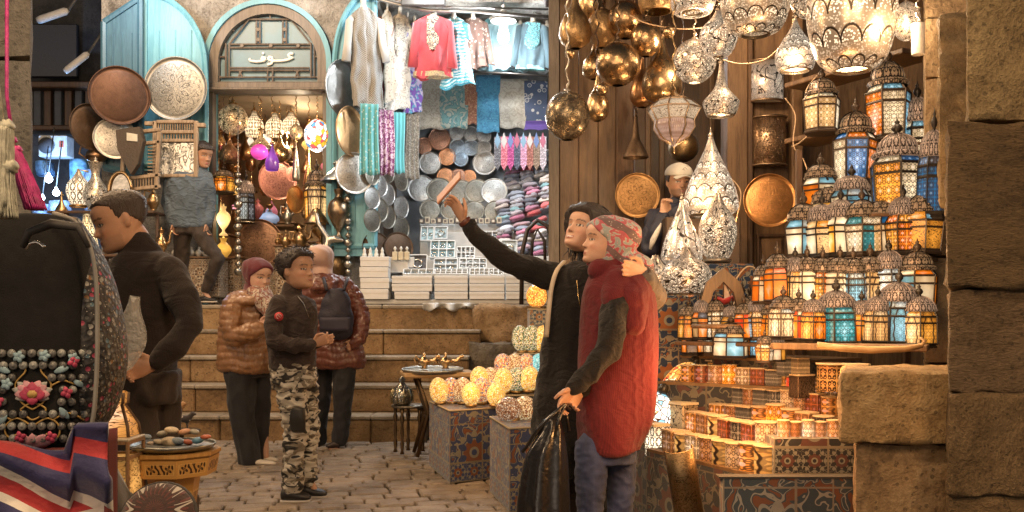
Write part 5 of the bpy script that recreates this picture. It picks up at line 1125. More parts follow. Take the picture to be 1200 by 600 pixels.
for x, y0, y1, Y, lb in ((279, 205, 318, 9.85, 'chain of silver beads hanging left in the shop doorway'), (408, 225, 335, 9.75, 'chain of silver beads and stars hanging beside the bronze urn')):
    m = MB(); n = 14; q = S(1, Y)
    for i in range(n):
        z = PZ(lerp(y1, y0, i/(n-1)), Y); r = (3.6 if i % 3 else 5.5)*q; m.lathe([(0, -r), (r*.7, -r*.6), (r, 0), (r*.7, r*.6), (0, r)], 8, (0, 0, z-PZ(y1, Y)))
    m.tube([(0, 0, 0), (0, 0, PZ(y0-80, Y)-PZ(y1, Y))], .004, 4); o = m.build('bead_chain', GSV, None, P(x, y1, Y)); tag(o, lb, 'chain', 'silver bead chains in the doorway')
# grey metal bird
o = thing('metal_bird', 'grey metal bird figure with long curved neck in the shop doorway', 'figurine', P(385, 302, 9.7)); q = S(1, 9.7); m = MB()
m.tube([(-20*q, 0, 14*q), (-14*q, 0, 4*q), (-4*q, 0, 8*q), (0, 0, 22*q), (-12*q, 0, 40*q), (-14*q, 0, 52*q)], [7*q, 8*q, 6*q, 4*q, 3*q, 2.4*q], 10); m.tube([(-4*q, 0, 20*q), (8*q, 0, 22*q), (18*q, 0, 20*q)], [4*q, 5*q, 2*q], 8); me = remesh(m, .012, 3); me.materials.append(GSV); link(me, 'body', o)
m = MB(); m.box((-10*q, 0, 0), (20*q, .1, .03), bev=.01); m.build('base', GSV, o)
o = thing('ceiling_lamp', 'flat bright ceiling lamp inside the brass shop', 'ceiling lamp', P(277, 112, 10.8)); m = MB(); m.lathe([(0, 0), (.12, 0), (.13, .02), (.12, .04), (0, .04)], 24); m.build('diffuser', glow((1, .88, .68), 3.0), o)
# small brass oddments on the rear shelf and walls
rr = random.Random(11)
for i, (x, y, h_, w_) in enumerate(((292, 236, 14, 9), (316, 236, 12, 8), (332, 240, 14, 9), (296, 216, 12, 8), (350, 262, 14, 9), (357, 240, 16, 8), (275, 245, 16, 9))):
    ware('brass_cup', f'{["tiny gold", "small dull", "small copper", "tiny silver", "little brown", "slim golden", "squat bright"][i]} cup among the clutter at the back of the brass shop', 'cup', ['vase', 'urn', 'jug'][i % 3], x, y, y+h_, w_, 11.0+.1*(i % 3), [BW, GBR, COPP and metal((.55, .3, .15), .3), GSV][i % 4], 'small cups at the back of the brass shop', tip=False)
# ---------------- antiques left of the doorway
fr = thing('wooden_mirror', 'carved pale wooden mirror frame with latticed top and grey glass', 'mirror', P(206, 207, 9.5)); q = S(1, 9.5)
PW = wood((.2, .14, .09), (.42, .33, .24), 2, .6)
def bx(par, name, mat, x, z, w_, h_, d=.05, y=0.0, rot=0.0): m = MB(); m.box((0, 0, 0), (w_*q, d, h_*q), Matrix.Translation((x*q, y, z*q)) @ Matrix.Rotation(R(rot), 4, 'Y'), bev=.006); return m.build(name, mat, par)
for x in (-24, 24): bx(fr, 'stile', PW, x, 32, 5, 66)
for z in (1, 42, 52, 64): bx(fr, 'rail', PW, 0, z, 44, 4)
for i in range(15): bx(fr, 'spindle', PW, -20+i*2.8, 58, 1.2, 9, .02)
for i in range(12): bx(fr, 'spindle', PW, -19+i*3.4, 47, 1.4, 8, .02)
bx(fr, 'glass', metal((.5, .5, .48), .35, .5, .3, 6, 3), 0, 21, 43, 38, .02, .01); bx(fr, 'crest', PW, -30, 62, 12, 5); bx(fr, 'crest', PW, 30, 60, 10, 5)
f2 = thing('tilted_frame', 'tilted pale wooden spindle frame below the silver tray', 'frame', P(165, 222, 9.3)); 
for x in (-20, 20): bx(f2, 'stile', PW, x, 33, 4.5, 66, rot=3)
for z in (1, 14, 52, 66): bx(f2, 'rail', PW, 0, z, 46, 4, rot=-6)
for i in range(11): bx(f2, 'spindle', PW, -16+i*3.2, 8, 1.3, 12, .02)
for i in range(9): bx(f2, 'spindle', PW, 13, 18+i*3.8, 10, 1.2, .02)
o = thing('leather_pouch', 'dark brown leather pouch with a white tag hung on the tilted frame', 'pouch', P(155, 205, 9.2)); m = MB(); m.prism([(-15*q, 28*q), (-17*q, 50*q), (10*q, 54*q), (14*q, 38*q), (8*q, 12*q), (0, 0)], -.04, .04); m.build('body', plain((.05, .035, .025), .5, bump=.4), o); m = MB(); m.prism([(-4*q, 38*q), (-4*q, 47*q), (8*q, 45*q), (8*q, 37*q)], -.05, -.043); m.build('tag', plain((.55, .55, .5), .6), o)
stand('brass_lantern', 'pierced onion shaped brass lamp glowing on the left stand', 'brass lamp', 'onion', 92, 197, 243, 27, 9.4, pierced((.45, .33, .2), (1, .8, .55), 'lace', 1.3, 10, 5), None, 12, cm=BW)
ware('jug', 'tall pierced white and gold jug with looped handle', 'jug', 'jug', 112, 190, 246, 28, 9.3, pierced((.55, .45, .32), (1, .85, .65), 'scroll', 1.1, 6, 6), None, False, True)
ware('jug', 'dark copper jug above the pierced white jug', 'jug', 'teapot', 113, 168, 192, 24, 9.5, metal((.32, .2, .12), .3), None, True, True)
o = thing('oval_mirror', 'oval mirror in a gilded frame right of the pierced jug', 'mirror', P(141, 244, 9.25)); m = MB()
m.tube([(13*q*math.cos(i*PI/12), 0, 20*q+21*q*math.sin(i*PI/12)) for i in range(25)], .018, 8); m.build('gilt_frame', GBR, o); m = MB(); m.lathe([(0, 0), (1, 0)], 24, M=Matrix.Translation((0, .01, 20*q)) @ Matrix.Rotation(R(90), 4, 'X') @ Matrix.Diagonal((12*q, 20*q, 1, 1)), cap=False); m.build('mirror_glass', metal((.4, .36, .3), .15), o)
for i, (x, y0, y1, w_, k, lb) in enumerate(((102, 252, 288, 26, 'shade', 'low brass lamp with a glowing pierced shade by the black backpack'), (128, 262, 296, 18, 'urn', 'dark lidded urn behind the blurred young man'), (86, 258, 292, 18, 'urn', 'dull copper urn beside the low brass lamp'), (72, 228, 262, 16, 'pear', 'dark jug at the far edge of the antiques'))):
    ware('urn' if i != 0 else 'brass_lantern', lb, 'urn' if i else 'brass lamp', k, x, y0, y1, w_, 9.35, pierced((.5, .36, .2), (1, .75, .4), 'lace', 1.6, 8, 3) if i == 0 else GBR)
ash = thing('antique_shelves', 'dark metal shelves holding jugs and lamps left of the doorway', 'shelves', P(120, 345, 9.3)); L = ash.location
for y in (247, 298, 330):
    m = MB(); m.box((0, .12, PZ(y, 9.3)-L.z-.015), (S(125, 9.3), .34, .025), bev=.005); m.build('shelf', DWOOD, ash)
for x in (60, 120, 180): m = MB(); m.box((PX(x, 9.3)-L.x, .1, (PZ(247, 9.3)-L.z)/2), (.03, .03, PZ(247, 9.3)-L.z), bev=.004); m.build('upright', DWOOD, ash)
rr = random.Random(4)
kinds = ['urn', 'jug', 'teapot', 'vase', 'egg']; adj = ['dark', 'copper', 'brass', 'silver', 'pale', 'tarnished', 'engraved', 'bright', 'squat']
for i, x in enumerate((150, 163, 176, 189, 70, 84, 150, 165, 180)):
    ys = 298 if i < 6 else 247; hh = rr.uniform(18, 30)
    ware('shelf_ware', f'{adj[i]} metal vessel, {ORD[i % 6]} from the left on the {"upper" if ys == 247 else "lower"} antique shelf' if 1 else '', 'vessel', kinds[i % 5], x, ys-hh, ys-.5, rr.uniform(9, 15), 9.35, [GBR, GSV, metal((.3, .17, .1), .35), BW][i % 4], 'old metal vessels on the antique shelves', spout=i % 3 == 0, handle=i % 2 == 0)
bench = thing('inlaid_bench', 'low inlaid bench with white jars behind the man in the blue jacket', 'bench', P(222, 348, 9.7)); L = bench.location; m = MB(); m.box((0, .15, .20), (.62, .3, .4), bev=.01, uvs=1); m.build('inlaid_front', INL, bench); m = MB(); m.box((0, .15, .41), (.68, .34, .02), bev=.005); m.build('bench_top', MWOOD, bench)
for i, x in enumerate((205, 214, 224, 233, 241)): ware('jar', f'little white jar, {ORD[i]} from the left on the inlaid bench', 'jar', 'vase', x, 290, 301, 8, 9.8, plain((.7, .68, .62), .3), 'white jars on the inlaid bench')

rr = random.Random(33); rn = ['top', 'second', 'third', 'fourth', 'bottom']; an = ['gold', 'copper', 'silver', 'bronze', 'amber lit', 'rose lit', 'white lit']
am = [BW, metal((.5, .26, .14), .3), GSV, metal((.24, .15, .09), .35), Wt((1, .55, .15), 1.3), Wt((.9, .25, .3), 1.0), Wt((1, .8, .6), 1.2)]
for j, (y, n, Y) in enumerate(((146, 9, 11.6), (166, 8, 11.3), (192, 8, 11.5), (218, 8, 11.4), (244, 7, 11.6))):
    for i in range(n):
        x = 256+i*(124/(n-1))+rr.uniform(-3, 3); k = rr.choice([0, 0, 1, 1, 2, 3, 4, 6, 5 if j else 0]); h_ = rr.uniform(14, 24); kd = rr.choice(['globe', 'pear', 'onion', 'bell', 'cone', 'jug', 'urn', 'drop'])
        q = S(1, Y); o = thing('hanging_trinket', f'{an[k]} trinket, {ORD[i]} from the left {rn[j]} row inside the brass shop', 'trinket', P(x, y+h_/2, Y), rr.uniform(0, 6), 'trinkets strung at the back of the brass shop')
        inst(lmesh(kd, 16), 'body', o, am[k], scale=(rr.uniform(11, 17)*q, rr.uniform(11, 17)*q, h_*q)); inst(capm(), 'cap', o, BW, (0, 0, h_*q*.98), (5*q, 5*q, 5*q)); inst(chainm(), 'chain', o, BW, (0, 0, h_*q), (.4, .4, (y-h_/2-112)*q+.01))
# ------------------------------------------------------------------ textile and jewellery shop
def garment0(lb, x, y0, y1, ws_, wh, Y, mat, sleeve=.45, flare=20, yaw=0, name='dress', cat='dress', panel=None, group='clothes hung above the textile shop', trim=None):
    q = S(1, Y); H = (y1-y0)*q; a = ws_/2*q; b = wh/2*q; o = thing(name, lb, cat, P(x, y1, Y), R(yaw), group); ph = random.uniform(0, 6); nf = random.choice((5, 6, 7))
    def body(u, v):
        z = H*v; t = 1-v
        w_ = lerp(a*.92, b, max(0, (t-.1)/.9)**1.1) if t > .1 else lerp(a*.34, a*.95, (t/.1)**.7)
        if .25 < t < .6: w_ *= 1-.08*math.sin((t-.25)/.35*PI)
        th = 2*PI*u; f = .16*t*math.cos(nf*th+ph)*.5
        return (w_*math.cos(th)*(1+f*.35), w_*(.34+f)*math.sin(th), z)
    m = MB(); m.grid(body, 40, 18, True, us=2); m.build('bodice', mat, o)
    if sleeve:
        for sg in (-1, 1):
            m = MB(); L_ = H*sleeve; sx = a*.86
            pts = [(sg*sx*.8, 0, H*.9), (sg*sx*1.05, -.01, H*.86), (sg*(sx*1.0+L_*math.sin(R(flare))*.6), -.02, H*.86-L_*.55), (sg*(sx*1.0+L_*math.sin(R(flare))), -.03, H*.86-L_)]
            m.tube(pts, [a*.2, a*.26, a*.24, a*.27], 10); m.build('sleeve', mat, o)
    if panel:
        pm, pw, p0, p1 = panel; m = MB(); m.grid(lambda u, v: ((u-.5)*pw*2*a*(.6 if v < .12 else 1), -(a*.36)*math.cos((u-.5)*1.6)-.012, H*lerp(p0, p1, v)), 8, 10, us=1); m.build('embroidery', pm, o)
    if trim: m = MB(); m.grid(lambda u, v: tuple(c*(1.03 if i < 2 else 1) for i, c in enumerate(body(u, v*.08+.002))), 40, 2, True); m.build('hem_trim', trim, o)
    m = MB(); m.tube([(-a*.7, 0, H*.93), (0, 0, H*1.02), (a*.7, 0, H*.93)], .006, 5); m.tube([(0, 0, H*1.02), (0, 0, H*1.02+.04), (.03, 0, H*1.02+.07), (.01, 0, H*1.02+.1)], .004, 5); m.build('hanger', GSV, o)
    # the pale neck form in the collar
    m = MB(); m.lathe([(a*.28, H*.97), (a*.16, H*1.03), (a*.17, H*1.08), (0, H*1.1)], 12, smooth=True); m.build('neck_form', plain((.6, .57, .5), .5), o)
    return o
WHT = (.72, .74, .72)
def garment(*a, **k):
    o = garment0(*a, **k); o.rotation_euler.x = random.uniform(-.04, .04); o.rotation_euler.y = random.uniform(-.05, .05)
    for c in o.children:
        if c.name.startswith(('bodice', 'sleeve')):
            for v in c.data.vertices:
                p = v.co; v.co = p+Vector((mnoise.noise(p*9+o.location)*.022, mnoise.noise(Vector((p.x*22, 5, p.z*6))+o.location)*.05, mnoise.noise(Vector((p.x*11, 0, 0))+o.location)*.05*(1 if p.z < .1 else 0)))
    return o

garment('long black and white checked robe with a white card', 431, 10, 127, 38, 36, 9.6, cloth((.42, .42, .40), (.05, .05, .05), (.3, .3, .3), 'check', .8), .4, 8, 15, 'robe', 'robe')
garment('rust brown waistcoat hung beside the checked robe', 449, 18, 90, 24, 24, 9.9, cloth((.28, .12, .08), (.2, .08, .06)), 0, 8, 30, 'waistcoat', 'waistcoat')
garment('long dark red dress hung below the rust waistcoat', 450, 70, 130, 22, 24, 10.0, cloth((.26, .03, .03), (.18, .02, .02)), 0)
garment('long white lace dress with dark trim', 465, 16, 128, 30, 32, 9.95, cloth((.7, .68, .62), (.45, .43, .4), (.1, .1, .1), 'emb', .7), .3, 8, 20, panel=(cloth((.6, .58, .5), (.1, .1, .1), (.3, .3, .3), 'emb', 2), .4, .55, .95))
garment('violet floral dress hung sideways', 484, 28, 132, 22, 24, 10.1, cloth((.16, .08, .38), (.45, .4, .6), (.08, .3, .45), 'paisley', .8), .3, 8, 35)
RED = cloth((.38, .04, .045), (.28, .02, .03)); GOLDE = cloth((.04, .03, .03), (.6, .45, .3), (.5, .1, .08), 'emb', 2.2)
garment('crimson tunic with gold embroidered yoke', 507, 18, 91, 42, 46, 9.75, RED, .72, 6, 0, 'tunic', 'tunic', panel=(GOLDE, .34, .42, .96), trim=cloth((.2, .15, .1), (.5, .35, .15), None, 'emb', 3))
garment('white and turquoise printed summer dress beside the crimson tunic', 536, 20, 101, 30, 40, 9.9, cloth((.62, .72, .72), (.05, .32, .42), (.15, .45, .55), 'bands', 1.4), .2, 15)
garment('brown spotted short jacket over a teal blouse', 557, 22, 82, 30, 28, 10.2, cloth((.16, .09, .07), (.5, .4, .32), (.6, .55, .5), 'dots', 1.2), .8, 8, 0, 'jacket', 'jacket')
garment('light blue cotton blouse behind the glaring bulb', 592, 24, 84, 40, 42, 10.4, cloth((.35, .55, .6), (.28, .46, .52)), .85, 10, 0, 'blouse', 'blouse')
garment('teal blouse half hidden by the spotted jacket', 573, 22, 84, 26, 26, 10.5, cloth((.12, .32, .36), (.08, .24, .28)), .8, 6, 0, 'blouse', 'blouse')
garment('dark slate blouse with turquoise embroidered front', 622, 26, 82, 34, 36, 10.3, cloth((.08, .14, .17), (.06, .1, .12)), .8, 8, 0, 'blouse', 'blouse', panel=(cloth((.05, .1, .12), (.2, .6, .65), (.5, .75, .75), 'emb', 2), .5, .4, .95), trim=cloth((.3, .6, .62), (.1, .3, .35), None, 'emb', 3))
garment('pale grey blouse cut off by the wooden corner post', 641, 28, 86, 22, 24, 10.6, cloth((.4, .42, .42), (.3, .33, .33)), .8, 6, 0, 'blouse', 'blouse')
garment('sage green tunic squeezed between the lace and the violet dress', 475, 22, 120, 16, 18, 10.05, cloth((.2, .26, .2), (.14, .2, .15)), .3, 6, 40, 'tunic', 'tunic')
garment('narrow cream shift squeezed beside the rust waistcoat', 457, 14, 118, 14, 16, 9.85, cloth((.5, .46, .38), (.3, .26, .2), (.15, .1, .08), 'dots', 1.6), 0, 6, 40)
garment('aqua dotted shirt between the blouse and the slate one', 608, 26, 84, 22, 24, 10.55, cloth((.2, .42, .46), (.5, .6, .6), (.1, .3, .34), 'dots', 1.6), .8, 5, 0, 'shirt', 'shirt')
garment('grey blue shirt behind the printed summer dress', 549, 24, 84, 22, 24, 10.6, cloth((.25, .32, .36), (.18, .24, .28)), .8, 5, 0, 'shirt', 'shirt')
m = MB(); m.tube([P(548, 84, 10.3), P(600, 86, 10.3), P(655, 90, 10.3)], .014, 6); tag(m.build('clothes_rod', metal((.15, .14, .13), .4)), 'dark rod running below the row of blouses', 'rod')
def drape(lb, x, y0, y1, w_, Y, mat, name='scarf', folds=3, amp=.35, group='patterned scarves hung in the textile shop', yaw=0, fringe=None):
    q = S(1, Y); H = (y1-y0)*q; W = w_*q; ph = random.uniform(0, 6)
    m = MB(); m.grid(lambda u, v: ((u-.5)*W*(1-.06*math.sin(v*3+ph)), math.sin(u*folds*2*PI+ph+v*.8)*W*amp*.25*(1.1-v*.6)+.02*math.sin(v*5+ph), v*H+(.01*math.sin(u*9+ph) if v == 0 else 0)), 26, 14, us=1)
    o = m.build(name, mat, None, P(x, y1, Y), R(yaw)); so = o.modifiers.new('s', 'SOLIDIFY'); so.thickness = .008
    if fringe:
        m = MB()
        for i in range(14): xx = (i/13-.5)*W*.96; m.tube([(xx, math.sin((i/13)*folds*2*PI+ph)*W*amp*.25, .01), (xx+.004, 0, -.07)], .004, 4)
        m.build('fringe', fringe, o)
    return tag(o, lb, 'scarf' if name == 'scarf' else 'fabric', group)
drape('teal scarf with pale border under the checked robe', 433, 122, 205, 22, 9.5, cloth((.10, .34, .36), (.4, .5, .48), (.2, .42, .42), 'dots', 1.3), yaw=15)
drape('plum scarf with white speckled pattern', 453, 128, 205, 17, 9.7, cloth((.14, .02, .1), (.5, .38, .42), (.3, .1, .2), 'paisley', 2.0), yaw=20)
drape('plain turquoise scarf between the plum and grey ones', 468, 132, 203, 14, 9.9, cloth((.12, .42, .44), (.08, .33, .36)), yaw=20)
drape('grey brown woven scarf nearest the plates', 484, 134, 210, 17, 10.1, cloth((.18, .16, .13), (.35, .33, .28), (.08, .07, .06), 'paisley', 2.6), yaw=25)
hf = 'fabric lengths hanging at the back of the textile shop'
for x, y0, y1, w_, mt, lb, fl in ((504, 90, 151, 34, cloth((.48, .44, .36), (.34, .3, .24), (.6, .55, .45), 'emb', .8), 'beige fabric length under the crimson tunic', 1), (532, 98, 150, 32, cloth((.16, .32, .32), (.38, .42, .36), (.1, .22, .24), 'paisley', .7), 'sea green paisley fabric length', 1), (552, 94, 145, 14, cloth((.3, .13, .08), (.45, .25, .15), (.2, .08, .05), 'paisley', 2), 'narrow rust patterned fabric length', 1),
        (572, 88, 155, 28, cloth((.08, .30, .48), (.05, .2, .36), (.2, .42, .55), 'emb', .7), 'bright blue fabric length', 2), (601, 92, 150, 32, cloth((.55, .54, .48), (.42, .4, .34), (.65, .62, .55), 'emb', .6), 'cream fabric length right of the bright blue one', 2), (628, 94, 150, 26, cloth((.08, .12, .22), (.55, .58, .6), (.3, .35, .42), 'rings', 1.1), 'navy fabric length printed with white rings', 1)):
    drape(lb, x, y0, y1, w_, 11.2, mt, 'fabric_length', fl, .12, hf)
drape('purple cloth edge below the ringed fabric', 628, 142, 152, 26, 11.15, cloth((.16, .1, .42)), 'fabric_length', 1, .1, hf)
# ties
tc = [((.12, .12, .14), 'charcoal'), ((.55, .14, .2), 'pink floral'), ((.35, .05, .2), 'magenta'), ((.06, .07, .12), 'navy'), ((.5, .25, .38), 'rose and blue'), ((.28, .1, .08), 'maroon'), ((.2, .14, .1), 'brown'), ((.4, .35, .4), 'lilac grey')]
for i, (c, nm) in enumerate(tc):
    Y = 11.0; q = S(1, Y); x = 583+i*7.6; o = thing('pointed_runner', f'{nm} pointed cloth runner, {ORD[i]} from the left above the folded stacks', 'runner', P(x, 200, Y), R(-8), 'pointed runners above the folded stacks')
    m = MB(); m.prism([(0, 0), (4*q, 8*q), (4*q, 40*q), (-4*q, 40*q), (-4*q, 8*q)], 0, .012); m.build('cloth', cloth(c, tuple(min(1, k*2+.1) for k in c), tuple(k*.5 for k in c), 'paisley', 3), o)
    m = MB(); m.prism([(0, 26*q), (3.5*q, 34*q), (0, 45*q), (-3.5*q, 34*q)], -.006, -.001); m.build('tip', cloth([(.3, .5, .7), (.7, .7, .7), (.2, .3, .6), (.6, .2, .3)][i % 4]), o)
# bulb with enamel shade
o = thing('pendant_lamp', 'glaring white bulb under a pale enamel shade among the blouses', 'pendant lamp', P(590, 52, 9.85)); q = S(1, 9.85)
m = MB(); m.lathe([(15*q, 27*q), (13*q, 31*q), (6*q, 35*q), (3*q, 40*q), (2*q, 46*q)], 24, cap=False); m.build('shade', plain((.75, .75, .72), .4), o); m = MB(); m.lathe([(0, 0), (4*q, 1*q), (7*q, 6*q), (7*q, 11*q), (5*q, 17*q), (4*q, 26*q)], 18); m.build('bulb', glow((.95, .98, 1), 9), o)
m = MB(); m.tube([(0, 0, 46*q), (.01, 0, 80*q)], .006, 5); m.build('cord', plain((.03, .03, .03)), o)
# plates at the back
PLB = tray_mat((.35, .45, .55), (.08, .12, .2), 12, .25); PLC = tray_mat((.6, .34, .24), (.2, .1, .07), 12, .3); PLS = tray_mat((.55, .56, .55), (.12, .12, .12), 10, .3); PLO = tray_mat((.85, .42, .22), (.4, .2, .1), 8, .3); PLD = tray_mat((.3, .29, .25), (.07, .065, .06), 14, .35)
sp = [(515, 163, 13, PLC, 'large copper plate with cut pattern'), (497, 171, 10, PLC, 'small copper plate at the left end'), (535, 156, 9, PLS, 'small silver plate, upper left of the blue ones'), (552, 157, 9, PLS, 'small silver plate, upper middle'), (567, 159, 9, PLS, 'small silver plate, upper right with white rim'), (536, 172, 9.5, PLB, 'blue enamel plate, left of two'), (552, 173, 9.5, PLB, 'blue enamel plate, right of two'), (567, 173, 9, PLS, 'small grey flowered plate right of the blue plates'),
      (504, 191, 13, PLS, 'grey plate with orange centre'), (524, 184, 10, PLO, 'bright orange copper plate'), (540, 186, 9, PLB, 'pale blue dish under the two blue plates'), (568, 191, 14, PLS, 'large silver bowl plate at right'), (522, 207, 10, PLO, 'shiny rose copper plate low left'), (537, 208, 10, PLC, 'rose copper plate below the grey pair'), (550, 207, 8, PLO, 'narrow rose copper plate by the phone')]
for x, y, r, mt, lb in sp: tray(lb+' on the rear wall', x, y, r, 11.7, mt, ry=r, group='small plates on the rear wall', name='wall_plate', cat='plate')
bp = [(494, 221, 16, 'first'), (515, 223, 15, 'second'), (541, 225, 14.5, 'third'), (559, 224, 14.5, 'fourth'), (579, 224, 15.5, 'fifth')]
for i, (x, y, r, n_) in enumerate(bp): tray(f'{["broad rimmed", "tarnished", "mid grey", "dark engraved", "pinkish centred"][i]} silver plate, {n_} from the left in the upper standing row', x, y, r, 11.1-.03*i, [PLS, PLD, PLD, PLD, PLS][i], tilt=12, group='engraved plates standing over the jewellery', name='silver_plate', cat='plate')
for i, (x, y, r) in enumerate(((504, 246, 12.5), (528, 246, 12), (556, 247, 12), (580, 248, 13))): tray(f'{["dull", "dim", "bright rimmed", "black centred"][i]} small silver plate, {ORD[i]} from the left in the lower standing row', x, y, r, 10.95-.02*i, PLD, tilt=12, group='engraved plates standing over the jewellery', name='silver_plate', cat='plate')
k = 0
for x, ys in ((436, (205, 232, 258)), (454, (203, 228, 254)), (470, (212, 243, 268)), (445, (190, 218, 246))):
    for y in ys:
        tray(f'{["small narrow", "dark", "tarnished", "silver", "oval", "grey", "thin", "pale", "black rimmed", "dented", "plain", "engraved"][k]} plate on the side wall under the scarves, {["leftmost", "third", "rightmost", "second"][k//3]} column, {["top", "middle", "bottom"][k % 3]}', x, y, 6+.3*(k % 4), lerp(9.7, 10.5, (x-436)/34), [TG, PLS, PLD][k % 3], ry=12+(k % 3), yaw=55, group='plates on the side wall under the scarves', name='wall_plate', cat='plate'); k += 1
tray('big dark tray leaning left behind the white box stack', 441, 290, 15, 9.85, TD, ry=18, tilt=8, group=None); tray('big dark tray leaning right behind the white box stack', 467, 290, 16, 9.95, TD, ry=18, tilt=8, group=None)
# folded cloth piles
rr = random.Random(21); piles = [(590, 262, 6, .0), (606, 256, 7, 0), (623, 250, 8, 0), (640, 246, 9, 0), (600, 222, 6, .5), (617, 214, 7, .5), (634, 207, 7, .5), (592, 292, 6, -.35), (612, 296, 8, -.35), (632, 296, 9, -.35)]
FC = [(.35, .38, .45), (.5, .5, .52), (.2, .25, .34), (.42, .14, .26), (.45, .3, .36), (.55, .5, .48), (.12, .14, .2), (.25, .1, .18), (.15, .32, .38), (.4, .42, .5), (.5, .08, .1), (.3, .28, .34)]
cnm = ['blue grey', 'pale grey', 'slate', 'magenta', 'dusty pink', 'cream', 'navy', 'plum', 'teal', 'lavender', 'red', 'mauve']
pn = ['leftmost middle', 'second middle', 'third middle', 'rightmost middle', 'left rear', 'centre rear', 'right rear', 'left front', 'centre front', 'right front']
fm = []
for s_ in range(4):
    m = MB(); r2 = random.Random(s_)
    def fold(u, v, s_=s_):
        th = 2*PI*u; c, s2 = math.cos(th), math.sin(th); e = .55; X = math.copysign(abs(c)**e, c)*.5; Z = math.copysign(abs(s2)**.8, s2)*.5; k = 1-.12*abs(v-.5)*2
        return (X*k+.04*math.sin(v*5+s_), v-.5, Z*(.9+.2*math.sin(v*7+s_*2+X*3))+.12*math.sin(X*5+s_))
    m.grid(fold, 20, 8, True, capu=True); me = m.mesh('folded'); me.materials.append(None); fm.append(me)
for pi, (x, yb, n, dY) in enumerate(piles):
    Y = 10.9+dY
    for j in range(n):
        ci = rr.randrange(12); q = S(1, Y); th = 5.2*q; c = FC[ci]
        o = bpy.data.objects.new('folded_cloth', fm[j % 4]); C.objects.link(o); o.location = P(x+rr.uniform(-1.5, 1.5), yb-j*4.6, Y); o.scale = (19*q*rr.uniform(.9, 1.05), .3, th*rr.uniform(1.0, 1.3)); o.rotation_euler = (rr.uniform(-.05, .05), rr.uniform(-.1, .02)-.12, rr.uniform(-.15, .15))
        o.material_slots[0].link = 'OBJECT'; o.material_slots[0].material = cloth(c, tuple(min(1, k*1.7+.08) for k in c), tuple(k*.5 for k in c), ['paisley', 'stripe', 'plain', 'dots'][j % 4], 2.0)
        tag(o, f'{cnm[ci]} folded cloth, {ORD[j]} from the bottom of the {pn[pi]} pile', 'folded cloth', 'folded cloths piled in the textile shop')
ct = thing('display_counter', 'tiered white covered counter of the jewellery stall', 'counter', P(525, 357, 9.6)); L = ct.location; WC = plain((.6, .6, .58), .6, 0, .1)
for x0, x1, y0, Y, dep in ((419, 645, 351, 9.55, .5), (456, 650, 320, 9.95, .4), (490, 650, 300, 10.3, .35), (492, 650, 272, 10.6, .35), (492, 650, 262, 10.9, .4), (575, 660, 300, 10.7, .9)):
    a, b = PX(x0, Y), PX(x1, Y); z1 = PZ(y0, Y); m = MB(); m.box(((a+b)/2-L.x, Y+dep/2-L.y, (z1+1.238)/2-L.z), (b-a, dep, z1-1.238), bev=.006); m.build('tier', WC, ct)
WB = plain((.76, .76, .74), .6, 0, .08, 4); 
def wbox(lb, x0, x1, y0, y1, Y, dep=.26, rz=0):
    q = S(1, Y); o = thing('white_box', lb, 'box', P((x0+x1)/2, y1, Y), rz, 'white cardboard boxes on the stall front'); w_ = (x1-x0)*q; h = (y1-y0)*q
    m = MB(); m.box((0, dep/2, h*.4), (w_*.985, dep*.985, h*.8-.002), bev=.003); m.build('box_base', WB, o); m = MB(); m.box((0, dep/2, h*.78), (w_, dep, h*.4), bev=.003); m.build('lid', WB, o)
z = 351
for i, h_ in enumerate((12.6, 12.8, 12.8, 12.4)): wbox(f'white box, {ORD[i]} from the bottom of the tall left stack', 421+(i % 2), 455+(i % 2), z-h_, z-.3, 9.5, .28, .02*(i-1)); z -= h_
for si, (x0, x1, n) in enumerate(((459, 507, 3), (509, 549, 3), (550, 592, 3), (593, 622, 3))):
    z = 351
    for i in range(n): wbox(f'wide white box, {["bottom", "middle", "top"][i]} of the {["first", "second", "third", "fourth"][si]} low stack beside the tall one', x0+(3 if i == 0 and si == 0 else 0), x1-(4 if i == 0 and si == 0 else .6), z-9.3, z-.3, 9.52, .3, .01*(i-1)); z -= 9.3
def case(lb, x0, x1, y0, y1, Y, nx, ny, tilt=50, rz=0, inner=(.12, .16, .18), rim=(.62, .64, .64)):
    q = S(1, Y); w_ = (x1-x0)*q; h = (y1-y0)*q/math.sin(R(max(tilt, 20))); o = thing('jewellery_case', lb, 'jewellery case', P((x0+x1)/2, y1, Y), rz, 'small jewellery cases on the white stall'); T = Matrix.Rotation(R(tilt), 4, 'X')
    m = MB(); m.box((0, h/2, -.01), (w_, h, .012), T); m.build('base', plain(inner, .35, 0, .5, 30), o)
    m = MB()
    for i in range(nx+1): m.box(((i/nx-.5)*w_*.98, h/2, .006), (.010, h, .03), T)
    for j in range(ny+1): m.box((0, h*j/ny*.98+.004, .007), (w_, .010, .03), T)
    m.build('dividers', plain(rim, .5), o)
    m = MB(); r3 = random.Random(int(x0*7+y0))
    for i in range(nx):
        for j in range(ny):
            cx = ((i+.5)/nx-.5)*w_; cy = (j+.5)/ny*h; r = min(w_/nx, h/ny)*.26
            m.tube([T @ Vector((cx+r*math.cos(a*PI/4), cy+r*math.sin(a*PI/4), .004)) for a in range(9)], r*.22, 5)
    m.build('jewellery_studs', metal((.75, .74, .7), .15), o)
case('open white tray of rings at the front middle', 509, 548, 317, 323, 9.55, 6, 2, 30, inner=(.3, .33, .35)); case('long white tray of silver coils at the front right', 550, 590, 316, 324, 9.55, 7, 2, 30, inner=(.35, .38, .4)); case('small tray of pendants left of the rings', 472, 508, 317, 323, 9.55, 4, 1, 30)
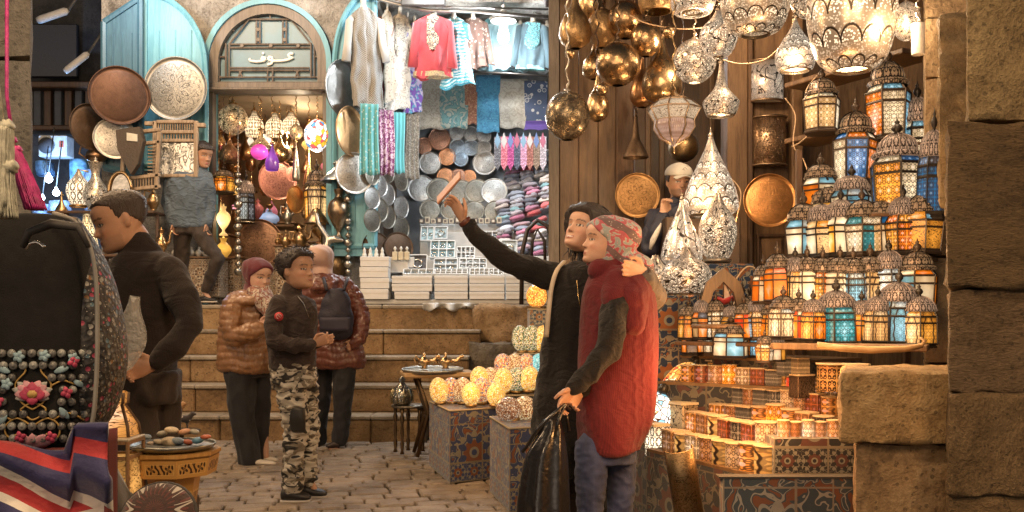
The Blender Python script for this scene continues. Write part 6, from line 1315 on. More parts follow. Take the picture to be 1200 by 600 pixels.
case('framed black and white card case standing at left', 478, 500, 299, 318, 9.7, 1, 1, 65, inner=(.08, .08, .09)); case('tall glass case with six blue grey cells', 504, 533, 282, 303, 10.0, 3, 2, 60, inner=(.14, .26, .3)); case('lower case of bangles below the six cell case', 508, 536, 304, 318, 9.75, 2, 2, 50)
case('case of dark stones right of the six cell case', 535, 556, 290, 304, 10.0, 4, 2, 55, inner=(.05, .05, .05)); case('wide case of small charms under the long black sleeve', 538, 570, 304, 316, 9.75, 4, 2, 50); case('upright glass box behind the black sleeve', 588, 606, 282, 300, 10.1, 1, 1, 70, inner=(.4, .45, .46)); case('case of silver chains at the upper left', 493, 508, 266, 283, 10.35, 2, 1, 60, inner=(.3, .42, .45))
case('small open case beside the silver chains', 509, 524, 266, 281, 10.35, 1, 1, 60, inner=(.35, .45, .48)); case('long case of black pendants on the upper tier', 556, 584, 272, 281, 10.45, 4, 1, 55, inner=(.1, .1, .1)); case('case of green stones right on the upper tier', 565, 592, 284, 294, 10.2, 3, 1, 50, inner=(.15, .2, .18))
rr = random.Random(8)
for i in range(14):
    x = 494+i*7; Y = 10.75; q = S(1, Y); o = thing('trinket_box', f'tiny cream trinket box, {ORD[i]} from the left on the top tier', 'trinket box', P(x, 262+(i % 2)*.0, Y), 0, 'tiny trinket boxes along the top tier'); hh = rr.uniform(5, 8)*q
    m = MB(); m.box((0, 0, hh/2), (6*q, .05, hh), bev=.006); m.build('body', plain((.55, .5, .4) if i % 3 else (.12, .1, .09), .4), o); m = MB(); m.box((0, -.027, hh*.5), (3*q, .006, hh*.5)); m.build('inlay', plain((.1, .08, .07) if i % 3 else (.6, .55, .45), .4), o)
for i, x in enumerate((427, 434, 441, 448)):
    q = S(1, 9.6); o = thing('figurine', f'tiny pale stone figurine, {ORD[i]} from the left on the tall box stack', 'figurine', P(x, 300.5, 9.6), 0, 'stone figurines on the tall box stack'); m = MB(); m.lathe([(2.6*q, 0), (2.8*q, 2*q), (1.6*q, 5*q), (2*q, 7*q), (.6*q, 10*q), (0, 11*q)], 8); m.build('body', plain((.65, .65, .6), .5), o)
for i, x in enumerate((463, 470, 477)):
    q = S(1, 9.75); o = thing('perfume_bottle', f'cream perfume bottle, {ORD[i]} from the left behind the wide boxes', 'bottle', P(x, 305, 9.7), 0, 'cream perfume bottles behind the wide boxes'); m = MB(); m.box((0, 0, 5*q), (6*q, .05, 10*q), bev=.006); m.build('glass', plain((.6, .52, .36), .3), o); m = MB(); m.lathe([(1*q, 10*q), (1*q, 12*q), (2*q, 14*q), (0, 16.5*q)], 8); m.build('stopper', plain((.65, .65, .6), .3), o)
m = MB(); m.box(P(470, 311, 9.85)+Vector((0, 0, 0)), (.3, .25, .16), bev=.004); tag(m.build('cream_carton', WB), 'plain cream carton holding up the perfume bottles', 'carton')
# bent wood chair
o = thing('bentwood_chair', 'dark bentwood chair back beside the timber corner post', 'chair', P(628, 357, 9.35)); q = S(1, 9.35); CD = wood((.02, .013, .01), (.05, .03, .02), 1)
m = MB(); m.tube([(-17*q, 0, 0), (-16*q, 0, 62*q), (-10*q, 0, 88*q), (2*q, 0, 99*q), (14*q, 0, 92*q), (20*q, 0, 70*q), (20*q, 0, 0)], .022, 8); m.build('back_frame', CD, o)
m = MB(); m.tube([(-6*q, .0, 45*q), (-4*q, 0, 75*q), (2*q, 0, 88*q), (10*q, 0, 75*q), (11*q, 0, 45*q)], .016, 8); m.build('inner_hoop', CD, o); m = MB(); m.lathe([(0, 42*q), (20*q, 42*q), (21*q, 45*q), (0, 46*q)], 20, (1*q, .2, 0)); m.build('seat', CD, o)
for sx in (-12, 14): m = MB(); m.tube([(sx*q, .34, 0), (sx*q*.8, .3, 43*q)], .018, 7); m.build('leg', CD, o)
m = MB(); m.grid(lambda u, v: ((u-.5)*S(60, 9.45), .05*math.sin(u*20)*v+.02, -v*S(7+3*math.sin(u*13), 9.45)), 40, 4); o = m.build('plastic_sheet', plain((.5, .5, .48), .3), None, P(525, 355, 9.42)); so = o.modifiers.new('s', 'SOLIDIFY'); so.thickness = .004; tag(o, 'crumpled grey plastic sheet hanging off the stall edge', 'plastic sheet')
# ------------------------------------------------------------------ people
def cr(pts, n=6):
    """smooth a list of tuples by Catmull-Rom"""
    out = []
    for i in range(len(pts)-1):
        p0, p1, p2, p3 = pts[max(i-1, 0)], pts[i], pts[i+1], pts[min(i+2, len(pts)-1)]
        for k in range(n):
            t = k/n; out.append(tuple(.5*((2*b)+(c-a)*t+(2*a-5*b+4*c-d)*t*t+(3*b-a-3*c+d)*t**3) for a, b, c, d in zip(p0, p1, p2, p3)))
    out.append(pts[-1]); return out
def gs(x): return math.exp(-x*x)
HR = [(.0, .10, .30, .05), (.03, .19, .40, -.02), (.09, .25, .43, -.10), (.16, .285, .425, -.16), (.24, .305, .42, -.22), (.34, .33, .41, -.32), (.44, .345, .40, -.42), (.54, .355, .405, -.48), (.64, .36, .425, -.51), (.74, .355, .42, -.51), (.84, .31, .36, -.45), (.92, .23, .26, -.34), (.975, .12, .13, -.2), (1.0, .01, .0, -.04)]
HRS = cr(HR, 4)
def headpt(u, v):
    f = v*(len(HRS)-1); i = min(int(f), len(HRS)-2); t = f-i; z, w_, fr, bk = [lerp(a, b, t) for a, b in zip(HRS[i], HRS[i+1])]
    th = 2*PI*u; c, s = math.cos(th), math.sin(th); e = .82
    x = w_*math.copysign(abs(c)**e, c); mid = (fr+bk)/2*.3; y = mid+((fr-mid) if s > 0 else (mid-bk))*math.copysign(abs(s)**(.9 if s > 0 else .9), s)
    if s > 0:
        ax = abs(x); k = 1 if s > .2 else s/.2
        nz = gs(x/.052)*max(0, min(1, (.56-z)/.2))*max(0, min(1, (z-.315)/.03))*.105+gs((ax-.05)/.03)*gs((z-.345)/.022)*.03
        y += k*(nz-.036*gs((ax-.15)/.085)*gs((z-.5)/.06)+.022*gs((ax-.15)/.05)*gs((z-.5)/.028)+.016*gs((z-.585)/.03)*gs((ax-.12)/.12)
                +.026*gs(x/.09)*(gs((z-.232)/.02)+gs((z-.192)/.02))-.012*gs(x/.1)*gs((z-.213)/.008)+.02*gs(x/.09)*gs((z-.08)/.05)-.015*gs((z-.15)/.02)*gs(x/.1)+.018*gs((ax-.2)/.07)*gs((z-.38)/.06))
    return Vector((x, y, z))
class Person:
    def __init__(s, label, x, Y, feet=0.0, group=None):
        s.Y = Y; s.q = S(1, Y); s.o = thing('person', label, 'person', (PX(x, Y), Y, feet), 0, group); s.L = s.o.location.copy(); s.skin = MB(); s.Mh = None
    def J(s, x, y, dy=0.0): return P(x, y, s.Y+dy)-s.L
    def limb(s, m, pts, joints=True):
        """pts (x, y, dy, r px)"""
        pp = [s.J(*p[:3]) for p in pts]; rs = [p[3]*s.q for p in pts]
        m.tube(pp, rs, 16)
        for p, r in zip(pp, rs): m.lathe([(r*.99*math.sin(PI*t/8), -r*.99*math.cos(PI*t/8)) for t in range(9)], 14, p)
    def trunk(s, m, secs, n=6, e=.85):
        """secs (x left, x right, y, half depth, dy)"""
        secs = cr([t if len(t) == 5 else (*t, 0.0) for t in secs], n)
        def f(u, v):
            i = min(int(round(v*(len(secs)-1))), len(secs)-1); xl, xr, y, b, dy = secs[i]; th = 2*PI*u; c, si = math.cos(th), math.sin(th)
            ce = s.J((xl+xr)/2, y, dy); a = (xr-xl)/2*s.q
            return ce+Vector((a*math.copysign(abs(c)**e, c), b*math.copysign(abs(si)**e, si), 0))
        m.grid(f, 32, len(secs)-1, True, capu=True)
    def head(s, x, y, Hpx, yaw, pitch=0, roll=0, ears=True):
        H = Hpx*s.q; s.H = H
        Rm = Matrix.Rotation(R(yaw), 4, 'Z') @ Matrix.Rotation(R(-pitch), 4, 'X') @ Matrix.Rotation(R(roll), 4, 'Y') @ Matrix.Rotation(PI, 4, 'Z')
        s.Mh = Matrix.Translation(s.J(x, y)) @ Rm @ Matrix.Scale(H, 4) @ Matrix.Translation((0, 0.03, -.5))
        m = MB(); m.grid(lambda u, v: s.Mh @ headpt(u, v), 72, 60, True, capu=True); s.skin.v; o = s.skin; s._merge(o, m)
        if ears:
            for sg in (-1, 1): o.lathe([(.5*math.sin(PI*t/8), -.5*math.cos(PI*t/8)) for t in range(9)], 12, M=s.Mh @ Matrix.Translation((sg*.36, -.03, .45)) @ Matrix.Rotation(sg*R(20), 4, 'Z') @ Matrix.Diagonal((.06, .14, .24, 1)))
    def _merge(s, a, b):
        k = len(a.v); a.v += b.v; a.f += [tuple(i+k for i in f) for f in b.f]; a.uv += b.uv; a.mi += b.mi; a.sm += b.sm
    def hand(s, wr, dr, th, L=.17, curl=.4, m=None, W=1.0, fing=(1, 1, 1, 1)):
        """wrist point, direction, thumb side direction; fingers bend towards dr x th"""
        m = m or s.skin; d = dr.normalized(); t = (th-d*th.dot(d)).normalized(); n = d.cross(t); k = L/.18
        pal = [(-.01, .026, .018), (.02, .032, .017), (.06, .040, .015), (.088, .041, .012), (.1, .036, .009)]
        def f(u, v):
            a, w_, h = pal[int(round(v*4))]; q = 2*PI*u; return wr+d*a*k+t*w_*k*math.cos(q)+n*h*k*math.sin(q)
        m.grid(f, 14, 4, True, capu=True)
        for i, (off, ln) in enumerate(((.030, .070), (.010, .078), (-.011, .072), (-.030, .056))):
            b = wr+d*.088*k+t*off*k*W; pts = [b-d*.02*k]; dd = d+t*off*1.5*(W-.6); c = curl*fing[i]*(1+.12*i); cur = b; 
            for j, sg in enumerate((.42, .33, .25)):
                pts.append(cur.copy()); dd = (Matrix.Rotation(c*(.8 if j == 0 else 1.0), 3, t) @ dd).normalized(); cur = cur+dd*ln*k*sg
            pts.append(cur); m.tube(pts, [.0085*k, .009*k, .0082*k, .0075*k, .0055*k], 8)
        tb = wr+d*.02*k+t*.026*k; m.tube([tb, tb+(d*.6+t*.7).normalized()*.035*k, tb+(d*.85+t*.5-n*-.3*curl).normalized()*.062*k, tb+(d*1.0+t*.3+n*.5*curl).normalized()*.085*k], [.014*k, .0115*k, .0095*k, .007*k], 8)
    def finish(s, skincol, voxel=.0045, lips=(.42, .13, .11), smile=False, stubble=0.0, brow=(.02, .012, .01), lipstick=1.0):
        me = remesh(s.skin, voxel, 2, 'body', .35); s.body = me
        ca = me.color_attributes.new('skin_tone', 'FLOAT_COLOR', 'POINT'); inv = s.Mh.inverted() if s.Mh else None; cols = []
        for v in me.vertices:
            c = Vector(skincol); 
            if inv:
                p = inv @ v.co; x, y, z = p; ax = abs(x)
                if y > .12 and -.05 < z < .85 and ax < .36:
                    ch = gs((ax-.2)/.09)*gs((z-.34)/.08)*.35; c = c.lerp(Vector((skincol[0]*1.1, skincol[1]*.72, skincol[2]*.68)), ch)
                    if stubble: c = c.lerp(Vector((.09, .065, .05)), stubble*max(0, min(1, (.30-z)/.06))*max(0, 1-gs(x/.1)*gs((z-.21)/.03)*.7)); c = c.lerp(Vector((.05, .035, .03)), stubble*.8*gs(x/.1)*gs((z-.275)/.018))
                    mw = .122 if smile else .085
                    ml = (x/mw)**2+((z-.212+(-.9*x*x if smile else 0))/(.036 if smile else .026))**2
                    if ml < 1: 
                        c = Vector(lips)
                        if smile and (x/(mw*.82))**2+((z-.219)/.016)**2 < 1: c = Vector((.8, .76, .7))
                        elif not smile and abs(z-.212) < .004: c = Vector(lips)*.45
                    e = ((ax-.15)/.062)**2+((z-.5)/.021)**2
                    if e < 1.7: c = Vector((.035, .022, .018))
                    if e < .9: c = Vector((.62, .58, .54))
                    if ((ax-.15)/.024)**2+((z-.5)/.024)**2 < 1 and e < 1.1: c = Vector((.02, .012, .008))
                    bz = .592+.02*(1-((ax-.16)/.1)**2)
                    if .055 < ax < .26 and abs(z-bz) < .016: c = Vector(brow).lerp(c, .25)
                    if ((ax-.032)/.018)**2+((z-.325)/.01)**2 < 1: c *= .4
            cols += [c.x, c.y, c.z, 1]
        ca.data.foreach_set('color', cols); me.materials.append(SKIN); link(me, 'body', s.o)
    def hair(s, line, t0=.09, mat=None, nz=.03, extra=None, fr=9, name='hair', pieces=None):
        """line: hair lower border height by front/back position"""
        def zl(y):
            for (y0, z0), (y1, z1) in zip(line, line[1:]):
                if y >= y1: return lerp(z0, z1, max(0, min(1, (y0-y)/(y0-y1))))
            return line[-1][1]
        c = Vector((0, -.05, .55)); m = MB()
        def f(u, v):
            p = headpt(u, v); 
            if p.y > 0: p.y = min(p.y, .44)
            k = (p.z-zl(p.y))/.05; k = max(0, min(1, k)); k = k*k*(3-2*k); d = p-c
            n = mnoise.noise(Vector((p.x*fr, p.y*fr, p.z*fr*.7+s.Y)))*nz+mnoise.noise(p*fr*3+Vector((s.Y, 0, 0)))*nz*.5
            e = extra(p) if extra else 0
            return s.Mh @ (c+d*(1+(-.22*(1-k))+k*(t0+n+e)))
        m.grid(f, 96, 72, True, capu=True)
        ob = m.build(name, mat or HAIR, s.o)
        return ob
    def strands(s, n, L, r=.0022, lift=.35):
        h = [c for c in s.o.children if c.name.startswith('hair')][0]; rr = random.Random(5); inv = s.Mh.inverted(); vs = [v for v in h.data.vertices if (inv @ v.co).length > .55 and v.normal.z > -.5]; m = MB()
        up = s.Mh.to_3x3() @ Vector((0, .4, .1)); up.normalize()
        for i in range(n):
            v = rr.choice(vs); nn = v.normal; t = up-nn*up.dot(nn); t = (t.normalized() if t.length > .01 else Vector((1, 0, 0)))*(1 if rr.random() < .6 else -.6)+Vector((rr.uniform(-.5, .5), rr.uniform(-.5, .5), rr.uniform(-.5, .1))); l = L*rr.uniform(.5, 1.3)
            m.tube([v.co-nn*.004, v.co+nn*l*lift+t*l*.4, v.co+nn*l*lift*1.3+t*l], [r, r*.9, r*.2], 4)
        m.build('hair_strands', HAIR, s.o)
    def hijab(s, mat, t0=.12, opening=(.30, .43, .43), nz=.03, extra=None, neck=None, fold=.02):
        c = Vector((0, -.05, .5)); m = MB(); ox, oz, orr = opening
        def f(u, v):
            v = v*1.0; p = headpt(u, v); 
            if p.y > 0: p.y = min(p.y, .42)
            d = math.sqrt((p.x/ox)**2+((p.z-oz)/orr)**2)+max(0, .10-p.y)*6
            k = max(0, min(1, (d-.95)/.12)); k = k*k*(3-2*k); n = mnoise.noise(Vector((p.x*3, p.y*3, p.z*3+s.Y)))*nz+fold*math.sin((p.z*1.2+p.y*2.2)*9+mnoise.noise(p*3)*4); e = extra(p) if extra else 0
            q = c+(p-c)*(1-.28*(1-k)+k*(t0+n+e)); return s.Mh @ q
        m.grid(f, 96, 72, True, capu=True)
        if neck: s.limb(m, neck)
        me = remesh(m, .006, 3, 'headscarf'); me.materials.append(mat); return link(me, 'headscarf', s.o)
    def cloth(s, name, m, mat, voxel=.007, amp=.006, fr=9.0, stretch=(1, 1, .6), quilt=None, smooth=5, label=None, uvz=False, rib=None, cable=False):
        me = remesh(m, voxel, smooth, name); amp *= 1.7
        nrm = [v.normal.copy() for v in me.vertices]; sd = Vector((s.Y*3, s.L.x*5, 0))
        for v, n in zip(me.vertices, nrm):
            p = v.co; q = Vector((p.x*stretch[0], p.y*stretch[1], p.z*stretch[2]))*fr+sd
            d = (1-abs(mnoise.noise(q))*2.2)*amp+mnoise.noise(q*2.3)*amp*.5
            if quilt:
                w_ = quilt; zz = p.z+.012*mnoise.noise(p*9); zz += .03*mnoise.noise(Vector((p.x*6, p.y*6, 3))); d += .0105*(abs(math.sin(PI*zz/w_))**.5-.6)*(.75+.5*mnoise.noise(p*7))+.006*mnoise.noise(p*16)+.005*mnoise.noise(Vector((p.x*60, p.y*60, p.z*14)))
            if cable:
                d += .010*math.sin(p.x*24+p.z*2.5+2*mnoise.noise(p*2.5))*max(0, min(1, (1.25-p.z)/.5)); r_ = (p.x+p.y*.6)
                d += .0022*math.sin(r_*520) if p.z < .52 else .0020*max(0, math.sin(r_*118+.7*math.sin(p.z*85)))*(1 if math.sin(r_*26) > 0 else .35)
            v.co = p+n*d
        me.update(); me.materials.append(mat); ob = link(me, name, s.o)
        if label: ob['label'] = label
        return ob
    def shoe(s, x0, y0, x1, y1, dy, w_, mat, sole=None, name='shoe', h=9):
        a = s.J(x0, y0, dy); b = s.J(x1, y1, dy); a.z = max(a.z, 0)*0+.03; b.z = .03; m = MB(); d = b-a; q = s.q
        c = [a+d*t for t in (0, .25, .55, .85, 1.0)]; hs = [h*.9, h*1.15, h*.8, h*.6, h*.35]; wd = d.cross(Vector((0, 0, 1))).normalized()
        def f(u, v):
            i = int(round(v*4)); th = 2*PI*u; r = w_*q*(.8, .95, 1.0, .95, .5)[i]; return c[i]+wd*r*math.cos(th)+Vector((0, 0, hs[i]*q*(.5+.5*math.sin(th))))
        m.grid(f, 16, 4, True, capu=True); me = remesh(m, .006, 3, name); me.materials.append(mat); sh = link(me, name, s.o)
        m = MB(); m.grid(lambda u, v: c[int(round(v*4))]+wd*w_*q*(.85, 1, 1.06, 1, .6)[int(round(v*4))]*math.cos(2*PI*u)+Vector((0, 0, -.014+.022*(.5+.5*math.sin(2*PI*u)))), 12, 4, True, capu=True); m.build('sole', sole or plain((.5, .45, .38), .6), sh)
def _skin():
    g = G('skin'); a = g.node('ShaderNodeVertexColor', layer_name='skin_tone').outputs[0]; o = g.coord('Object'); n = g.noise(o, 60, 3); c = g.mix(n.ss(.4, .7)*.12, a, (.35, .16, .1))
    p = g.node('ShaderNodeBsdfPrincipled', {'Base Color': c, 'Roughness': .48, 'Subsurface Weight': .08, 'Subsurface Scale': .01, 'Normal': g.bump(g.noise(o, 180, 2), .12, .003)}); p.inputs['Subsurface Radius'].default_value = (1, .4, .25)
    return g.done(p.outputs[0])
SKIN = _skin()
def _hair(c=(.014, .010, .009)):
    g = G('hair'); o = g.coord('Object'); n = g.noise(g.scale(o, 60, 60, 12), 3, 4, .7, .6); return g.done(g.pbr(g.mix(n, c, tuple(k*4 for k in c)), .38, 0, g.bump(n, .7, .01)))
HAIR = _hair()
def knit(c, rib=420, rough=.95, cable=False, wr=.4):
    g = G('knit'); o = g.coord('Object'); x, y, z = g.sep(o); w_ = ((x*rib+(y*rib)).sin()).abs(); f = g.noise(o, 260, 2); l = g.noise(o, 5, 4)
    h = w_*.25+f*.6
    if cable: h = h+((x*62+(z*80).sin()*.8).sin().abs()).pow(3.0)*.5
    cc = g.mix(l.ss(.35, .7)*.6, c, tuple(k*.6 for k in c)); cc = g.mix(w_*.35, tuple(k*.55 for k in c), cc) if cable else cc
    nb = g.bump(h, .45, .005); wr_ = (g.noise(g.scale(o, 1, 1, 1.7), 9, 3, .5, .8)-.5).abs()
    nb2 = g.node('ShaderNodeBump', {'Height': wr_.ss(0, .22), 'Strength': wr, 'Distance': .02, 'Normal': nb}).outputs[0]
    return g.done(g.pbr(cc, rough, 0, nb2, sheen=.10))
BLKNIT = knit((.013, .010, .009)); REDKNIT = knit((.185, .015, .022), 330, cable=True, wr=.15); BRKNIT = knit((.022, .014, .012), wr=.2); BOYKNIT = knit((.045, .030, .026))
def jeansm(c): 
    g = G('denim'); o = g.coord('Object'); n = g.noise(g.scale(o, 1, 1, .5), 8, 5, .6); f = g.noise(o, 260, 2); return g.done(g.pbr(g.mix(n.ss(.35, .7), c, tuple(k*2.2 for k in c)), .85, 0, g.bump(n*2+f*.3, .4, .012), sheen=.1))
JEAN = jeansm((.02, .028, .07)); BLKJ = jeansm((.010, .010, .012)); BRJ = jeansm((.03, .022, .018))
def _camo():
    g = G('camouflage'); o = g.coord('Object'); v = g.scale(o, 1, 1, 2.2); n = g.noise(v, 10, 2, .5, .6); k = g.noise(g.scale(v, 1, 1, 1, (3, 5, 1)), 13, 2, .5, .8); c = g.mix(n.gt(.52), (.50, .46, .39), (.20, .17, .13)); c = g.mix(k.gt(.56), c, (.03, .028, .025)); c = g.mix(k.lt(.38), c, (.5, .47, .4)); return g.done(g.pbr(c, .85, 0, g.bump(g.noise(o, 9, 4), .3, .02)))
CAMO = _camo()
def puffm(c, sp=.35): 
    g = G('down_jacket'); o = g.coord('Object'); n = g.noise(g.scale(o, 26, 26, 9), 1, 4, .6); return g.done(g.pbr(g.mix(n, c, tuple(k*1.5 for k in c)), sp, 0, g.bump(n, .6, .02), coat=.25))
GOLD = metal((.8, .58, .25), .2)

# --- woman taking the selfie
w1 = Person('smiling woman in a long black roll neck dress holding up a phone', 655, 4.6)
w1.head(687, 271, 53, -46, 17, 6); sk = w1.skin
w1.limb(sk, [(692, 292, .02, 10), (692, 318, .03, 11)]); w1.trunk(sk, [(660, 716, 322, .07), (655, 712, 360, .09), (645, 700, 430, .09), (640, 704, 480, .1), (642, 700, 520, .09)])
w1.limb(sk, [(656, 326, 0, 9), (597, 306, -.10, 8), (546, 262, -.15, 6.2)]); w1.limb(sk, [(714, 328, .05, 9), (768, 350, -.12, 8), (757, 322, -.33, 6.5)])
for x in (650, 690): w1.limb(sk, [(x, 510, 0, 15), (x, 570, 0, 11), (x, 625, 0, 7), (x-4, 634, -.08, 6)])
wr = w1.J(543, 258, -.155); w1.hand(wr, w1.J(528, 228, -.17)-wr, Vector((.5, -.7, .3)), .17, .55, fing=(.7, .9, 1, 1.1))
wr = w1.J(754, 319, -.34); w1.hand(wr, w1.J(712, 309, -.46)-wr, Vector((-.1, -.35, 1)), .175, .22)
w1.finish((.60, .35, .24), .0042, (.4, .12, .1), smile=True)
w1.hair([(.45, .80), (.3, .74), (.2, .5), (.06, .2), (-.2, .02), (-.5, -.08)], .20, HAIR, .09, extra=lambda p: .34*gs((p.y+.45)/.3)*gs((p.z-.55)/.45)+.12*gs((p.z-.95)/.25)+.12*gs((abs(p.x)-.35)/.15)*gs((p.z-.5)/.3), fr=5)
m = MB()
rr = random.Random(2)
for i in range(240):
    a = rr.uniform(-1.9, 1.9); zz = rr.uniform(.25, 1.12); kk = math.sqrt(max(.05, 1-max(0, (zz-.6)/.6)**2)); p = Vector((.46*math.sin(a)*kk, -.1-.52*math.cos(a)*kk, zz)); pts = [w1.Mh @ p, w1.Mh @ (p+Vector((rr.uniform(-.1, .1), -.14, -.05))), w1.Mh @ (p+Vector((rr.uniform(-.15, .15), -.2, -.3))), w1.Mh @ (p+Vector((rr.uniform(-.15, .15), -.14, -.48)))]
    m.tube(pts, [.0035, .0045, .003, .0006], 4)
m.build('hair_strands', HAIR, w1.o)
m = MB(); w1.limb(m, [(692, 300, .02, 12.5), (692, 312, .03, 13.5)]); w1.trunk(m, [(672, 708, 308, .06), (660, 720, 315, .085), (650, 727, 328, .10), (643, 725, 350, .118), (641, 720, 372, .112), (637, 714, 400, .10), (632, 712, 432, .11), (626, 714, 468, .13), (624, 714, 505, .13), (628, 712, 560, .12), (630, 712, 615, .12)])
w1.limb(m, [(658, 328, 0, 16), (597, 308, -.10, 12.5), (570, 287, -.13, 11), (549, 265, -.15, 8.5)]); w1.limb(m, [(714, 330, .05, 15), (768, 349, -.12, 12.5), (760, 332, -.27, 11.5)])
w1.cloth('knit_dress', m, BLKNIT, .0062, .006, 11)
m = MB(); w1.limb(m, [(767, 349, -.13, 13.2), (763, 340, -.2, 12.8), (757, 326, -.325, 9.8)]); w1.cloth('grey_cuff', m, knit((.13, .11, .10)), .006, .006, 14)
m = MB(); m.tube([w1.J(*p) for p in ((681, 312, -.06), (676, 330, -.11), (678, 350, -.135), (683, 372, -.13), (688, 350, -.135), (700, 325, -.10), (703, 310, -.03))], .0022, 5); m.lathe([(0, -.014), (.007, -.008), (.006, .006), (0, .012)], 8, w1.J(683, 376, -.135)); m.build('necklace', GOLD, w1.o)
m = MB(); m.grid(lambda u, v: w1.J(*cr([(662, 306, -.03), (652, 318, -.085), (646, 338, -.105), (643, 362, -.13), (640, 395, -.125)], 5)[int(round(v*20))])+Vector(((u-.5)*.022, -.022, 0)), 2, 20); ob = m.build('bag_strap', plain((.55, .45, .33), .4), w1.o); so = ob.modifiers.new('s', 'SOLIDIFY'); so.thickness = .004
m = MB(); c = w1.J(755, 320.5, -.335); ax = (w1.J(757, 325, -.33)-w1.J(750, 316, -.35)).normalized(); M = Matrix.Translation(c) @ ax.to_track_quat('Z', 'Y').to_matrix().to_4x4(); m.lathe([(.030, -.008), (.034, -.006), (.034, .006), (.030, .008)], 18, M=M, cap=False); m.build('bracelet', plain((.05, .03, .025), .4), w1.o)
m = MB(); c = w1.J(545, 260, -.155); ax = (w1.J(549, 266, -.15)-w1.J(543, 258, -.155)).normalized(); M = Matrix.Translation(c) @ ax.to_track_quat('Z', 'Y').to_matrix().to_4x4(); m.lathe([(.028, -.012), (.032, -.01), (.032, .01), (.028, .012)], 18, M=M, cap=False); m.build('bracelet', plain((.1, .03, .02), .4), w1.o)
for x in (650, 688): w1.shoe(x, 636, x-14, 640, -.02, 9, plain((.02, .018, .016), .4))
# phone in her hand
o = thing('phone', 'slim phone in a tan case held up at the end of the raised arm', 'phone', P(526, 220, 4.6-.19)); q = S(1, 4.41)
ax = (P(541, 203, 4.38)-P(514, 234, 4.44)); L_ = ax.length; zq = ax.normalized(); n_ = Vector((.66, .45, -.6)); xq = n_-zq*n_.dot(zq); xq.normalize(); yq = zq.cross(xq); M = Matrix((xq, yq, zq)).transposed().to_4x4()
m = MB(); m.box((0, 0, 0), (.009, .074, L_), M, bev=.003); m.build('case', plain((.42, .2, .12), .4), o); m = MB(); m.box((.0055, 0, 0), (.002, .068, L_*.93), M); m.build('screen', plain((.03, .03, .035), .1), o)

# --- woman in the red jumper
w2 = Person('woman in a flowered headscarf and long crimson cable knit jumper', 715, 4.35)
w2.head(711, 284, 56, -74, 7, 2); sk = w2.skin
w2.limb(sk, [(716, 306, 0, 11), (720, 330, 0, 12)]); w2.trunk(sk, [(700, 748, 335, .09), (696, 752, 400, .11), (692, 750, 470, .13), (694, 748, 520, .11)])
w2.limb(sk, [(722, 345, -.10, 10), (712, 412, -.19, 8.5), (674, 452, -.22, 6.5)]); w2.limb(sk, [(728, 345, .12, 10), (722, 412, .05, 8.5), (684, 455, -.1, 6.5)])
for x, dy in ((694, -.07), (724, .06)): w2.limb(sk, [(x, 532, dy*.8, 12), (x-1, 575, dy, 12), (x, 640, dy, 8), (x-12, 650, dy-.05, 6)])
wr = w2.J(672, 455, -.225); w2.hand(wr, w2.J(655, 478, -.24)-wr, Vector((-.6, -.8, .2)), .165, .5); wr = w2.J(681, 458, -.11); w2.hand(wr, w2.J(662, 484, -.2)-wr, Vector((-.6, -.6, .5)), .16, .5)
w2.finish((.58, .34, .235), .0044, (.42, .15, .13))
def flor():
    g = G('flowered_scarf'); o = g.coord('Object'); n = g.noise(o, 26, 1, .5, 1.6); k = g.voro(o, 75); z = g.sep(o)[2]; x = g.sep(o)[0]; w_ = ((z*1.0+x*.5)*48+g.noise(o, 6)*6).sin()
    c = g.mix(n.gt(.52), (.42, .10, .12), (.30, .33, .32)); c = g.mix((n-.5).abs().lt(.025), c, (.5, .44, .4)); c = g.mix(w_.gt(.55), c, (.16, .10, .10)); c = g.mix(w_.gt(.55)*k.lt(.2), c, (.55, .5, .45)); c = g.mix((w_-.5).abs().lt(.08), c, (.55, .08, .12)); c = g.mix(k.lt(.1), c, (.6, .45, .4))
    return g.done(g.pbr(c, .8, 0, g.bump(g.noise(o, 12, 4), .4, .015), sheen=.2))
FLOR = flor()
w2.hijab(FLOR, .10, (.355, .41, .40), .03, extra=lambda p: .42*gs((p.y+.45)/.3)*gs((p.z-.5)/.4)+.12*gs((p.y+.2)/.3)*gs((p.z-.75)/.3), neck=[(722, 300, .02, 18), (740, 312, 0, 19), (752, 314, -.02, 15), (761, 322, -.02, 8)])
m = MB(); w2.trunk(m, [(702, 738, 312, .085), (694, 752, 322, .115), (687, 762, 338, .14), (683, 766, 360, .15), (680, 767, 390, .145), (678, 767, 420, .145), (676, 767, 460, .155), (674, 764, 490, .16), (676, 757, 508, .155), (678, 752, 519, .15), (679, 749, 527, .148)]); w2.limb(m, [(702, 316, -.05, 13), (722, 312, 0, 15)]); w2.limb(m, [(742, 334, -.04, 22), (738, 352, -.12, 19), (742, 380, -.14, 12)]); w2.limb(m, [(724, 332, -.08, 18), (722, 350, -.13, 16)])
w2.cloth('jumper', m, REDKNIT, .0056, .006, 6, (1, 1, .3), cable=True)
m = MB(); w2.limb(m, [(723, 352, -.13, 16), (717, 385, -.185, 15), (712, 414, -.20, 13.5), (692, 436, -.22, 11), (673, 454, -.225, 8.5)]); w2.limb(m, [(728, 350, .12, 14), (722, 412, .03, 12), (684, 457, -.1, 9)]); w2.cloth('black_sleeves', m, BLKNIT, .006, .006, 12)
m = MB(); w2.trunk(m, [(680, 742, 500, .13), (678, 742, 520, .135), (678, 744, 540, .13)]); w2.limb(m, [(694, 525, -.07, 20), (692, 575, -.07, 17), (692, 630, -.07, 12)]); w2.limb(m, [(726, 525, .06, 20), (728, 578, .06, 16), (724, 640, .06, 12)]); w2.cloth('jeans', m, JEAN, .0066, .0035, 14, (1, 1, 1.6))
